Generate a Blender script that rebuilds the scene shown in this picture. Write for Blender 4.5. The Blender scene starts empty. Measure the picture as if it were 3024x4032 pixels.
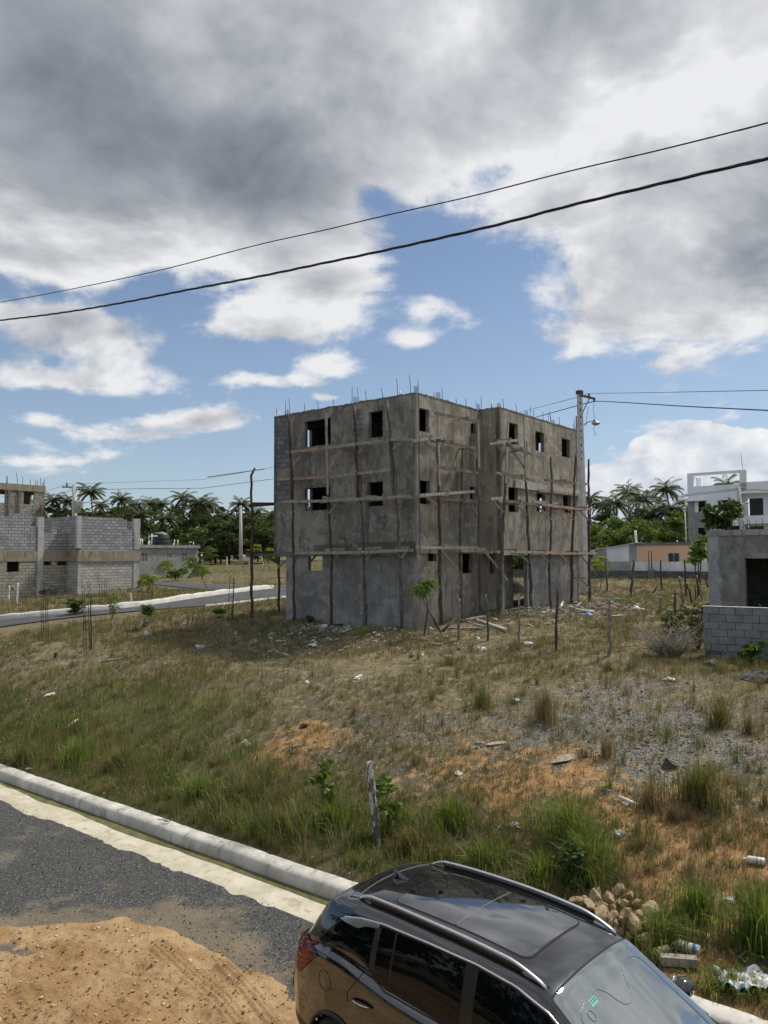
import bpy, math, random
import numpy as np
from mathutils import Vector, Matrix, noise as mnoise

R = math.radians
random.seed(11)
rng = np.random.default_rng(11)
scene = bpy.context.scene
col = scene.collection

# ---------------------------------------------------------------- camera
PITCH, ROLL, FPX, ZC = 0.0572, 0.0045, 2938.9, 5.15
cam_d = bpy.data.cameras.new("camera")
cam = bpy.data.objects.new("camera", cam_d)
col.objects.link(cam)
scene.camera = cam
cam_d.sensor_fit = 'VERTICAL'
cam_d.sensor_height = 24.0
cam_d.lens = 24.0 * FPX / 4032.0
cam_d.clip_start = 0.1
cam_d.clip_end = 4000
cam.matrix_world = (Matrix.Translation((0, 0, ZC)) @ Matrix.Rotation(math.pi / 2 + PITCH, 4, 'X')
                    @ Matrix.Rotation(-ROLL, 4, 'Z'))
scene.render.resolution_x, scene.render.resolution_y = 768, 1024

# ---------------------------------------------------------------- light and exposure
SUN_AZ, SUN_EL = R(57), R(55)
SUN_DIR = Vector((math.sin(SUN_AZ) * math.cos(SUN_EL), math.cos(SUN_AZ) * math.cos(SUN_EL), math.sin(SUN_EL)))
sun_d = bpy.data.lights.new("sun", 'SUN')
sun_d.energy = 4.0
sun_d.angle = R(5)
sun_d.color = (1.0, 0.94, 0.84)
sun = bpy.data.objects.new("sun", sun_d)
col.objects.link(sun)
sun.rotation_euler = SUN_DIR.to_track_quat('Z', 'Y').to_euler()
sun.location = (30, 20, 60)
scene.cycles.max_bounces = 6
scene.cycles.diffuse_bounces = 3
scene.cycles.glossy_bounces = 3
scene.cycles.transmission_bounces = 4
scene.cycles.use_adaptive_sampling = True
scene.cycles.adaptive_threshold = 0.02
scene.view_settings.view_transform = 'Standard'
scene.view_settings.look = 'None'
scene.view_settings.exposure = 0.0
scene.view_settings.gamma = 1.0
scene.view_settings.use_curve_mapping = False


def ray(px, py):
    """direction through a point of the 3024 x 4032 photograph"""
    u2, v2 = (px - 1512) / FPX, (2016 - py) / FPX
    cr, sr = math.cos(ROLL), math.sin(ROLL)
    u, v = u2 * cr + v2 * sr, -u2 * sr + v2 * cr
    c, s = math.cos(PITCH), math.sin(PITCH)
    return Vector((u, c - v * s, s + v * c))


EYE = Vector((0, 0, ZC))


def at(px, py, y):
    r = ray(px, py)
    return EYE + r * (y / r.y)


def atz(px, py, z):
    r = ray(px, py)
    return EYE + r * ((z - ZC) / r.z)


def onplane(px, py, o, n):
    r = ray(px, py)
    return EYE + r * ((Vector(o) - EYE).dot(n) / r.dot(n))


# ---------------------------------------------------------------- node helpers
class NT:
    def __init__(self, tree):
        self.t = tree
        self.n = tree.nodes
        self.l = tree.links

    def add(self, typ, **kw):
        nd = self.n.new(typ)
        for k, v in kw.items():
            setattr(nd, k, v)
        return nd

    def link(self, a, b):
        self.l.new(a, b)

    def put(self, sock, v):
        if isinstance(v, bpy.types.NodeSocket):
            self.l.new(v, sock)
        elif v is not None:
            sock.default_value = v

    def m(self, op, a, b=None, c=None, clamp=False):
        nd = self.add('ShaderNodeMath', operation=op, use_clamp=clamp)
        self.put(nd.inputs[0], a)
        if b is not None:
            self.put(nd.inputs[1], b)
        if c is not None:
            self.put(nd.inputs[2], c)
        return nd.outputs[0]

    def vm(self, op, a, b=None):
        nd = self.add('ShaderNodeVectorMath', operation=op)
        self.put(nd.inputs[0], a)
        if b is not None:
            self.put(nd.inputs[1], b)
        return nd.outputs[0]

    def noise(self, vec, scale, detail=4, rough=0.55, dist=0.0, out='Fac'):
        nd = self.add('ShaderNodeTexNoise')
        if vec is not None:
            self.link(vec, nd.inputs['Vector'])
        nd.inputs['Scale'].default_value = scale
        nd.inputs['Detail'].default_value = detail
        nd.inputs['Roughness'].default_value = rough
        nd.inputs['Distortion'].default_value = dist
        return nd.outputs[out]

    def voro(self, vec, scale, feature='F1', out='Distance', rand=1.0):
        nd = self.add('ShaderNodeTexVoronoi', feature=feature)
        self.link(vec, nd.inputs['Vector'])
        nd.inputs['Scale'].default_value = scale
        nd.inputs['Randomness'].default_value = rand
        return nd.outputs[out]

    def step(self, x, lo, hi):
        nd = self.add('ShaderNodeMapRange', interpolation_type='SMOOTHSTEP')
        self.put(nd.inputs['Value'], x)
        nd.inputs['From Min'].default_value = lo
        nd.inputs['From Max'].default_value = hi
        return nd.outputs['Result']

    def rng(self, x, lo, hi, a=0.0, b=1.0):
        nd = self.add('ShaderNodeMapRange')
        self.put(nd.inputs['Value'], x)
        for k, v in zip(('From Min', 'From Max', 'To Min', 'To Max'), (lo, hi, a, b)):
            nd.inputs[k].default_value = v
        return nd.outputs['Result']

    def mix(self, f, a, b, blend='MIX'):
        nd = self.add('ShaderNodeMix', data_type='RGBA', blend_type=blend)
        self.put(nd.inputs['Factor'], f)
        for s, v in ((nd.inputs[6], a), (nd.inputs[7], b)):
            if isinstance(v, (tuple, list)):
                v = (*v[:3], 1.0)
            self.put(s, v)
        return nd.outputs[2]

    def scalevec(self, vec, s):
        nd = self.add('ShaderNodeMapping')
        self.link(vec, nd.inputs['Vector'])
        nd.inputs['Scale'].default_value = s
        return nd.outputs[0]

    def bump(self, h, strength, dist, normal=None):
        nd = self.add('ShaderNodeBump')
        nd.inputs['Strength'].default_value = strength
        nd.inputs['Distance'].default_value = dist
        self.link(h, nd.inputs['Height'])
        if normal is not None:
            self.link(normal, nd.inputs['Normal'])
        return nd.outputs[0]


def new_mat(name):
    m = bpy.data.materials.new(name)
    m.use_nodes = True
    m.node_tree.nodes.clear()
    t = NT(m.node_tree)
    out = t.add('ShaderNodeOutputMaterial')
    p = t.add('ShaderNodeBsdfPrincipled')
    t.link(p.outputs[0], out.inputs[0])
    return m, t, p, out


# ---------------------------------------------------------------- world: sky with clouds
STR = 0.1
world = bpy.data.worlds.new("World")
scene.world = world
world.use_nodes = True
world.node_tree.nodes.clear()
w = NT(world.node_tree)
wout = w.add('ShaderNodeOutputWorld')
bg = w.add('ShaderNodeBackground')
bg.inputs['Strength'].default_value = STR
w.link(bg.outputs[0], wout.inputs[0])
sky = w.add('ShaderNodeTexSky', sky_type='NISHITA')
sky.sun_disc = False
sky.sun_elevation = SUN_EL
sky.sun_rotation = SUN_AZ
sky.air_density = 1.0
sky.dust_density = 0.6
sky.ozone_density = 2.0
gen = w.add('ShaderNodeTexCoord').outputs['Generated']
sep = w.add('ShaderNodeSeparateXYZ')
w.link(w.vm('NORMALIZE', gen), sep.inputs[0])
dx, dy, dz = sep.outputs
az = w.m('MULTIPLY', w.m('ARCTAN2', dx, dy), 57.2958)
el = w.m('MULTIPLY', w.m('ARCSINE', dz), 57.2958)


azel = w.add('ShaderNodeCombineXYZ')
w.link(az, azel.inputs[0])
w.link(el, azel.inputs[1])


def blobs(items):
    """sum of soft patches, each (px, py, half width, half height, amount) given on the sky"""
    tot = None
    for (px, py, sx, sy, a) in items:
        r = ray(px, py).normalized()
        ca, ce = math.degrees(math.atan2(r.x, r.y)), math.degrees(math.asin(r.z))
        kx, ky = 1 / (sx / 49.0), 1 / (sy / 49.0)
        nd = w.add('ShaderNodeVectorMath', operation='MULTIPLY_ADD')
        w.link(azel.outputs[0], nd.inputs[0])
        nd.inputs[1].default_value = (kx, ky, 0)
        nd.inputs[2].default_value = (-ca * kx, -ce * ky, 0)
        q = w.add('ShaderNodeVectorMath', operation='DOT_PRODUCT')
        w.link(nd.outputs[0], q.inputs[0])
        w.link(nd.outputs[0], q.inputs[1])
        g = w.m('POWER', 0.36788, q.outputs['Value'])
        tot = w.m('MULTIPLY', g, a) if tot is None else w.m('MULTIPLY_ADD', g, a, tot)
    return tot


zc_ = w.m('ADD', w.m('MAXIMUM', dz, 0.0), 0.38)
comb = w.add('ShaderNodeCombineXYZ')
w.link(w.m('DIVIDE', dx, zc_), comb.inputs[0])
w.link(w.m('DIVIDE', dy, zc_), comb.inputs[1])
comb.inputs[2].default_value = 3.7
cp = comb.outputs[0]
warp = w.vm('MULTIPLY', w.vm('SUBTRACT', w.noise(cp, 2.2, 1, 0.5, out='Color'), (0.5, 0.5, 0.5)), (0.22, 0.22, 0.0))
cpw = w.vm('ADD', cp, warp)
n_big = w.noise(cpw, 2.6, 8, 0.57)
sunshift = w.vm('ADD', cpw, (0.035, -0.05, 0.0))
n_shift = w.noise(sunshift, 2.6, 5, 0.60)
n_fine = w.noise(cpw, 13.0, 5, 0.6)
deck = w.m('MULTIPLY', w.step(w.m('ADD', el, w.rng(w.noise(cp, 1.1, 1, 0.5), 0.3, 0.7, -5, 5)), 18, 27), 0.62)
bias = w.m('ADD', deck, -0.28)
bias = w.m('ADD', bias, blobs([
    (500, 560, 520, 330, 0.42), (1050, 560, 300, 300, 0.2), (2750, 480, 300, 260, 0.3), (100, 300, 300, 300, 0.3),
    (1850, 1080, 300, 190, -0.34), (1990, 680, 150, 70, -0.42), (1640, 890, 70, 60, -0.22), (1480, 770, 90, 60, -0.3),
    (2700, 1080, 520, 290, 0.50), (2300, 1330, 200, 80, 0.2), (2150, 930, 120, 150, 0.1), (240, 930, 420, 150, 0.40), (40, 1090, 190, 90, -0.50),
    (640, 1130, 200, 80, -0.40), (330, 1180, 260, 50, -0.25), (560, 1600, 330, 50, -0.2), (1230, 960, 300, 180, 0.36), (1330, 1150, 160, 70, 0.22), (1100, 1240, 270, 66, 0.5), (1060, 1320, 240, 52, 0.42),
    (1690, 1205, 150, 52, 0.5), (1640, 1335, 110, 44, 0.46), (1860, 1270, 120, 52, 0.5),
    (1100, 1500, 230, 36, 0.52), (1260, 1430, 150, 40, 0.5), (850, 1655, 190, 42, 0.56), (960, 1610, 70, 40, 0.3),
    (330, 1520, 330, 60, 0.50), (80, 1450, 220, 70, 0.45), (520, 1400, 170, 80, 0.48), (330, 1260, 240, 60, 0.40), (180, 1350, 160, 50, 0.30), (330, 1660, 200, 36, .24),
    (160, 1655, 70, 30, 0.34), (480, 1715, 240, 24, 0.26), (1285, 1566, 60, 20, 0.5), (680, 1832, 60, 16, 0.36), (770, 1818, 50, 14, 0.36)]))
dens = w.m('ADD', w.m('MULTIPLY_ADD', n_big, 2.1, -0.55), bias)
dens = w.m('ADD', dens, w.m('MULTIPLY_ADD', n_fine, 0.5, -0.25))
cov1 = w.step(dens, 0.40, 0.70)
# towering cumulus low on the right
cu_uv = w.add('ShaderNodeCombineXYZ')
w.link(w.m('MULTIPLY', az, 0.10), cu_uv.inputs[0])
w.link(w.m('MULTIPLY', el, 0.125), cu_uv.inputs[1])
cu_n = w.noise(cu_uv.outputs[0], 3.2, 7, 0.60)
cu_v = w.voro(w.vm('ADD', cu_uv.outputs[0], w.vm('MULTIPLY', w.noise(cu_uv.outputs[0], 4.0, 2, 0.6, out='Color'), (0.3, 0.3, 0.0))), 5.0, 'SMOOTH_F1')
cu_b = blobs([(2610, 1800, 150, 100, 0.62), (2730, 1735, 120, 84, 0.66), (2970, 1830, 150, 105, 0.75), (2440, 1900, 150, 80, 0.62),
              (2720, 1960, 420, 95, 0.9), (2360, 1990, 120, 70, 0.5), (3250, 1850, 250, 120, 0.7)])
cu_d = w.m('ADD', w.m('ADD', cu_b, w.m('MULTIPLY', cu_n, 0.5)), w.m('MULTIPLY', cu_v, -0.22))
cov2 = w.step(cu_d, 0.52, 0.58)
# shading
lit = w.m('SUBTRACT', n_big, n_shift)
thick = w.step(dens, 0.55, 1.25)
dark = w.m('ADD', w.m('MULTIPLY', thick, 0.34), blobs([
    (200, 250, 800, 420, 0.20), (1150, 420, 560, 300, 0.14), (900, 760, 420, 160, 0.22), (2700, 900, 300, 160, -0.10), (2850, 650, 260, 160, 0.14), (2250, 170, 260, 120, 0.16),
    (1780, 90, 170, 130, -0.40), (2350, 400, 330, 200, -0.26), (2800, 330, 260, 130, -0.26), (2150, 640, 280, 110, -0.24),
    (300, 960, 330, 110, -0.32), (2600, 1330, 500, 110, -0.12), (1080, 1220, 330, 60, -0.30), (1750, 1250, 260, 80, -0.3),
    (1080, 1345, 250, 36, 0.16), (1150, 1480, 250, 60, -0.15), (330, 1480, 380, 100, -0.12)]))
dark = w.m('ADD', dark, w.m('MULTIPLY', lit, -1.6))
str_uv = w.add('ShaderNodeMapping')
w.link(cpw, str_uv.inputs[0])
str_uv.inputs['Rotation'].default_value = (0, 0, 0.6)
str_uv.inputs['Scale'].default_value = (1.0, 1.25, 1.0)
dark = w.m('ADD', dark, w.rng(w.noise(str_uv.outputs[0], 4.2, 5, 0.55), 0.3, 0.7, -0.24, 0.24))
dark = w.m('ADD', dark, w.rng(n_fine, 0.3, 0.7, 0.10, -0.10))
dark = w.m('ADD', dark, 0.10, clamp=True)
ramp = w.add('ShaderNodeValToRGB')
w.link(dark, ramp.inputs[0])
e = ramp.color_ramp.elements
e[0].position, e[0].color = 0.0, (0.86, 0.86, 0.87, 1)
e[1].position, e[1].color = 1.0, (0.175, 0.195, 0.225, 1)
for ps, c in ((0.20, (0.62, 0.63, 0.655)), (0.48, (0.385, 0.405, 0.44)), (0.76, (0.255, 0.275, 0.31))):
    k = e.new(ps)
    k.color = (*c, 1)
cu_dark = w.m('ADD', w.m('MULTIPLY', cu_v, 0.8), w.m('MULTIPLY', w.m('SUBTRACT', cu_n, 0.52), -1.7))
cu_dark = w.m('ADD', cu_dark, w.rng(el, 2.0, 8.5, 0.34, 0.0), clamp=True)
cu_col = w.mix(cu_dark, (0.95, 0.95, 0.95), (0.42, 0.50, 0.62))
k10 = (1 / STR, 1 / STR, 1 / STR)
skyc = w.mix(1.0, sky.outputs[0], (1.0, 1.0, 1.0), 'MULTIPLY')
skyc = w.mix(w.rng(el, 0.0, 22.0, 0.36, 0.05), skyc, (4.8, 6.0, 7.8))
c1 = w.mix(w.m('MULTIPLY', cov2, 0.97), skyc, w.vm('MULTIPLY', cu_col, k10))
c2 = w.mix(w.m('MULTIPLY', cov1, 0.96), c1, w.vm('MULTIPLY', ramp.outputs[0], k10))
w.link(c2, bg.inputs['Color'])
world.cycles.sampling_method = 'MANUAL'
world.cycles.sample_map_resolution = 512

# ---------------------------------------------------------------- mesh helpers
def tag(o, label=None, cat=None, group=None, kind=None):
    for k, v in (('label', label), ('category', cat), ('group', group), ('kind', kind)):
        if v:
            o[k] = v
    return o


def thing(name, label, cat, loc=(0, 0, 0), rz=0.0, group=None):
    o = bpy.data.objects.new(name, None)
    o.empty_display_size = 0.2
    col.objects.link(o)
    o.location = loc
    o.rotation_euler = (0, 0, rz)
    return tag(o, label, cat, group)


def copy_tree(o, parent=None):
    c = o.copy()
    col.objects.link(c)
    if parent is not None:
        c.parent = parent
    for ch in list(o.children):
        copy_tree(ch, c)
    return c


class MB:
    """collects shapes; build() links them as one mesh object"""

    def __init__(self):
        self.v, self.f, self.mi, self.uv, self.sm = [], [], [], [], []

    def quad(self, pts, mi=0, uv=None, sm=False):
        b = len(self.v)
        self.v += [tuple(p) for p in pts]
        self.f.append(tuple(range(b, b + len(pts))))
        self.mi.append(mi)
        self.sm.append(sm)
        self.uv.append(uv if uv else [(0, 0)] * len(pts))

    def box(self, c, s, rot=None, mi=0, jit=0.0):
        """box of size s about centre c; rot is a 3x3 Matrix or an angle about z"""
        if rot is None:
            rot = Matrix.Identity(3)
        elif isinstance(rot, (int, float)):
            rot = Matrix.Rotation(rot, 3, 'Z')
        c = Vector(c)
        P = []
        for sx in (-.5, .5):
            for sy in (-.5, .5):
                for sz in (-.5, .5):
                    q = Vector((sx * s[0], sy * s[1], sz * s[2]))
                    if jit:
                        q += Vector([random.uniform(-jit, jit) for _ in range(3)])
                    P.append(c + rot @ q)
        dims = {0: (1, 2), 1: (0, 2), 2: (0, 1)}
        for idx, ax in (((0, 1, 3, 2), 0), ((4, 6, 7, 5), 0), ((0, 4, 5, 1), 1), ((2, 3, 7, 6), 1), ((0, 2, 6, 4), 2), ((1, 5, 7, 3), 2)):
            a, b_ = dims[ax]
            uv = []
            for i in idx:
                q = ((i >> 2 & 1) * s[0], (i >> 1 & 1) * s[1], (i & 1) * s[2])
                uv.append((q[a], q[b_]))
            self.quad([P[i] for i in idx], mi, uv)

    def beam(self, a, b, w, h, up=(0, 0, 1), mi=0):
        a, b = Vector(a), Vector(b)
        d = b - a
        x = d.normalized()
        y = Vector(up).cross(x)
        if y.length < 1e-4:
            y = Vector((1, 0, 0)).cross(x)
        y.normalize()
        z = x.cross(y)
        self.box((a + b) / 2, (d.length, w, h), Matrix((x, y, z)).transposed(), mi)

    def tube(self, pts, r, n=8, mi=0, cap=True, jit=0.0, sm=True):
        pts = [Vector(p) for p in pts]
        if not isinstance(r, (list, tuple)):
            r = [r] * len(pts)
        rings = []
        side = None
        for i, p in enumerate(pts):
            t = (pts[min(i + 1, len(pts) - 1)] - pts[max(i - 1, 0)]).normalized()
            if side is None:
                side = t.cross(Vector((0, 0, 1)))
                if side.length < 1e-3:
                    side = t.cross(Vector((1, 0, 0)))
            side = (side - t * side.dot(t)).normalized()
            up = t.cross(side)
            ring = []
            for k in range(n):
                a = 2 * math.pi * k / n
                rr = r[i] * (1 + (random.uniform(-jit, jit) if jit else 0))
                ring.append(len(self.v))
                self.v.append(tuple(p + side * math.cos(a) * rr + up * math.sin(a) * rr))
            rings.append(ring)
        L = 0
        for i in range(len(rings) - 1):
            seg = (pts[i + 1] - pts[i]).length
            for k in range(n):
                k2 = (k + 1) % n
                self.f.append((rings[i][k], rings[i][k2], rings[i + 1][k2], rings[i + 1][k]))
                self.mi.append(mi)
                self.sm.append(sm)
                u0, u1 = k / n, (k + 1) / n
                self.uv.append([(u0, L), (u1, L), (u1, L + seg), (u0, L + seg)])
            L += seg
        if cap:
            for ring in (list(reversed(rings[0])), rings[-1]):
                self.f.append(tuple(ring))
                self.mi.append(mi)
                self.sm.append(False)
                self.uv.append([(0, 0)] * n)

    def lathe(self, prof, c=(0, 0, 0), n=20, mi=0, axis=None):
        """prof: list of (radius, height)"""
        c = Vector(c)
        M = Matrix.Identity(3)
        if axis is not None:
            M = Vector((0, 0, 1)).rotation_difference(Vector(axis)).to_matrix()
        rings = []
        for (r, z) in prof:
            ring = []
            for k in range(n):
                a = 2 * math.pi * k / n
                ring.append(len(self.v))
                self.v.append(tuple(c + M @ Vector((r * math.cos(a), r * math.sin(a), z))))
            rings.append(ring)
        for i in range(len(rings) - 1):
            for k in range(n):
                k2 = (k + 1) % n
                self.f.append((rings[i][k], rings[i][k2], rings[i + 1][k2], rings[i + 1][k]))
                self.mi.append(mi)
                self.sm.append(True)
                self.uv.append([(0, 0)] * 4)
        for ring in (list(reversed(rings[0])), rings[-1]):
            self.f.append(tuple(ring))
            self.mi.append(mi)
            self.sm.append(False)
            self.uv.append([(0, 0)] * n)

    def build(self, name, mats, parent=None, bevel=0.0, world_coords=False):
        me = bpy.data.meshes.new(name)
        me.from_pydata(self.v, [], self.f)
        if not isinstance(mats, (list, tuple)):
            mats = [mats]
        for m in mats:
            me.materials.append(m)
        me.polygons.foreach_set('material_index', self.mi)
        me.polygons.foreach_set('use_smooth', self.sm)
        ul = me.uv_layers.new(name='UVMap')
        flat = [x for f in self.uv for p in f for x in p]
        ul.data.foreach_set('uv', flat)
        me.update()
        o = bpy.data.objects.new(name, me)
        col.objects.link(o)
        if parent is not None:
            o.parent = parent
            if world_coords:
                M = Matrix.LocRotScale(parent.location, parent.rotation_euler, None)
                o.matrix_parent_inverse = Matrix.Identity(4)
                me.transform(M.inverted())
        if bevel:
            md = o.modifiers.new('bevel', 'BEVEL')
            md.width = bevel
            md.segments = 2
            md.limit_method = 'ANGLE'
        return o


def mesh_np(name, V, faces, mats, parent=None, colr=None, smooth=True, uv=None):
    """faces: list of (M,k) int arrays"""
    me = bpy.data.meshes.new(name)
    V = np.asarray(V, dtype=np.float32)
    me.vertices.add(len(V))
    me.vertices.foreach_set('co', V.ravel())
    tot = np.concatenate([np.full(len(f), f.shape[1], dtype=np.int32) for f in faces])
    idx = np.concatenate([np.asarray(f, dtype=np.int32).ravel() for f in faces])
    me.loops.add(len(idx))
    me.loops.foreach_set('vertex_index', idx)
    me.polygons.add(len(tot))
    start = np.concatenate([[0], np.cumsum(tot)[:-1]]).astype(np.int32)
    me.polygons.foreach_set('loop_start', start)
    me.polygons.foreach_set('loop_total', tot)
    me.polygons.foreach_set('use_smooth', np.full(len(tot), smooth, dtype=bool))
    if not isinstance(mats, (list, tuple)):
        mats = [mats]
    for m in mats:
        me.materials.append(m)
    if colr is not None:
        ca = me.color_attributes.new('Col', 'FLOAT_COLOR', 'POINT')
        c4 = np.ones((len(V), 4), dtype=np.float32)
        c4[:, :3] = colr
        ca.data.foreach_set('color', c4.ravel())
    me.update(calc_edges=True)
    me.validate()
    o = bpy.data.objects.new(name, me)
    col.objects.link(o)
    if parent is not None:
        o.parent = parent
    return o


def vnoise(x, y, seed=0):
    """smooth value noise on numpy arrays, about -1..1"""
    x = np.asarray(x, dtype=float)
    y = np.asarray(y, dtype=float)
    xi, yi = np.floor(x).astype(np.int64), np.floor(y).astype(np.int64)
    fx, fy = x - xi, y - yi
    fx, fy = fx * fx * (3 - 2 * fx), fy * fy * (3 - 2 * fy)

    def h(i, j):
        n = (i * 374761393 + j * 668265263 + seed * 974711) & 0x7fffffff
        n = ((n ^ (n >> 13)) * 1274126177) & 0x7fffffff
        return ((n ^ (n >> 16)) & 0xffff) / 32767.5 - 1
    a, b, c, d = h(xi, yi), h(xi + 1, yi), h(xi, yi + 1), h(xi + 1, yi + 1)
    return (a * (1 - fx) + b * fx) * (1 - fy) + (c * (1 - fx) + d * fx) * fy


def fbm(x, y, seed=0, o=4):
    t, a = 0, 0.5
    for i in range(o):
        t = t + a * vnoise(x * 2 ** i, y * 2 ** i, seed + i)
        a *= 0.5
    return t


# ---------------------------------------------------------------- terrain shape
KX, KY = -0.82, 11.45                      # a point on the foot of the near kerb
KD = Vector((0.8, -0.6, 0))                # along the kerb
KN = Vector((0.6, 0.8, 0))                 # away from the road
SK = [-300, 0.0, 0.33, 0.36, 0.7, 1.5, 3, 5, 7, 10, 14, 20, 27, 45, 70, 130, 300, 700]
ZK = [-0.06, -0.06, -0.06, 0.19, 0.24, 0.34, 0.66, 1.18, 1.60, 2.02, 2.37, 2.62, 2.80, 2.86, 3.02, 3.2, 3.35, 3.6]


def smooth01(t):
    t = np.clip(t, 0, 1)
    return t * t * (3 - 2 * t)


def sdist(x, y):
    return (np.asarray(x) - KX) * 0.6 + (np.asarray(y) - KY) * 0.8


def tdist(x, y):
    return (np.asarray(x) - KX) * 0.8 - (np.asarray(y) - KY) * 0.6


ROADS = []                                  # centre lines of the far roads, filled below
MOUNDS = []                                 # (x, y, radius, height)


def road_near(x, y):
    """distance to the far roads' centre lines"""
    d = np.full(np.shape(x), 1e3)
    for (pts, half) in ROADS:
        for (ax, ay), (bx, by) in zip(pts[:-1], pts[1:]):
            L2 = (bx - ax) ** 2 + (by - ay) ** 2
            t = np.clip(((x - ax) * (bx - ax) + (y - ay) * (by - ay)) / L2, 0, 1)
            d = np.minimum(d, np.hypot(x - ax - t * (bx - ax), y - ay - t * (by - ay)) - half)
    return d


def h_base(x, y):
    s = sdist(x, y)
    z = 0
    for k, wt in ((-0.5, .25), (0, .5), (0.5, .25)):
        off = np.where(s > 1.2, k, 0.0) * np.clip((s - 1.2) / 2, 0, 1)
        z = z + wt * np.interp(s + off, SK, ZK)
    return z


def h_ground(x, y):
    x = np.asarray(x, dtype=float)
    y = np.asarray(y, dtype=float)
    s = sdist(x, y)
    z = h_base(x, y)
    amp = np.clip((s - 0.5) / 2.0, 0, 1)
    if ROADS:
        amp = amp * np.clip(road_near(x, y) / 2.0, 0, 1)
    amp = amp * (1 + np.clip((s - 60) / 60, 0, 3))
    z = z + amp * (0.16 * vnoise(x / 3.1, y / 3.1, 3) + 0.07 * vnoise(x / 1.1, y / 1.1, 5) + 0.028 * vnoise(x / 0.42, y / 0.42, 9))
    for (mx, my, r, h) in MOUNDS:
        q = ((x - mx) ** 2 + (y - my) ** 2) / (r * r)
        z = z + h * np.exp(-q) * (1 + 0.25 * vnoise(x / 0.6, y / 0.6, 17))
    return z


def gz(x, y):
    return float(h_ground(np.array([x]), np.array([y]))[0])


def on(px, py, smooth=False):
    """the point of the ground seen at a place of the photograph"""
    r = ray(px, py)
    t = np.concatenate([np.arange(4, 80, 0.06), np.arange(80, 500, 0.5)])
    X, Y, Z = r.x * t, r.y * t, ZC + r.z * t
    H = (h_base if smooth else h_ground)(X, Y)
    i = int(np.argmax(Z < H))
    if Z[i] >= H[i]:
        i = len(t) - 1
    if i > 0:
        a, b = Z[i - 1] - H[i - 1], Z[i] - H[i]
        f = a / (a - b) if a != b else 0
        tt = t[i - 1] + f * (t[i] - t[i - 1])
    else:
        tt = t[0]
    return Vector((r.x * tt, r.y * tt, ZC + r.z * tt))


near_edge = [on(*p, smooth=True) for p in ((-260, 2522), (-150, 2503), (0, 2471), (150, 2451), (300, 2432), (560, 2407), (799, 2389), (962, 2371), (1124, 2352), (1300, 2335))]
far_edge = [on(*p, smooth=True) for p in ((-260, 2478), (-150, 2462), (0, 2446), (130, 2433), (260, 2420), (472, 2400), (600, 2385), (745, 2362), (896, 2340), (1010, 2327), (1124, 2316), (1300, 2303))]
up_far = [on(*p, smooth=True) for p in ((470, 2291), (560, 2292), (640, 2293), (830, 2302), (1000, 2309), (1124, 2309), (1290, 2300))]
up_near = [on(*p, smooth=True) for p in ((470, 2297), (560, 2300), (640, 2307), (760, 2320), (900, 2334), (1010, 2326), (1124, 2316), (1290, 2302))]


def resample(pts, n):
    pts = [Vector(p) for p in pts]
    L = [0]
    for a, b in zip(pts[:-1], pts[1:]):
        L.append(L[-1] + (b - a).length)
    out = []
    for i in range(n):
        d = L[-1] * i / (n - 1)
        k = max(j for j in range(len(L)) if L[j] <= d + 1e-9)
        k = min(k, len(pts) - 2)
        f = (d - L[k]) / max(L[k + 1] - L[k], 1e-9)
        out.append(pts[k].lerp(pts[k + 1], f))
    return out


RA, RB = resample(near_edge, 26), resample(far_edge, 26)
UA, UB = resample(up_near, 20), resample(up_far, 20)
for a_, b_ in ((RA, RB), (UA, UB)):
    ROADS.append(([((p.x + q.x) / 2, (p.y + q.y) / 2) for p, q in zip(a_, b_)],
                  float(np.mean([(p - q).length / 2 for p, q in zip(a_, b_)]))))
for px, py, r, h in ((130, 2580, 2.2, 0.30), (560, 2480, 1.6, 0.15), (700, 2440, 2.0, 0.2), (1420, 2510, 1.0, 0.16), (2460, 2312, 2.6, .5), (2400, 2345, 1.6, .35), (1990, 2420, 2.2, .22), (2180, 2370, 2.2, .25)):
    p = on(px, py)
    MOUNDS.append((p.x, p.y, r, h))

# ---------------------------------------------------------------- surface materials
def attr(t, name='Col'):
    nd = t.add('ShaderNodeAttribute')
    nd.attribute_name = name
    return nd


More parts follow.
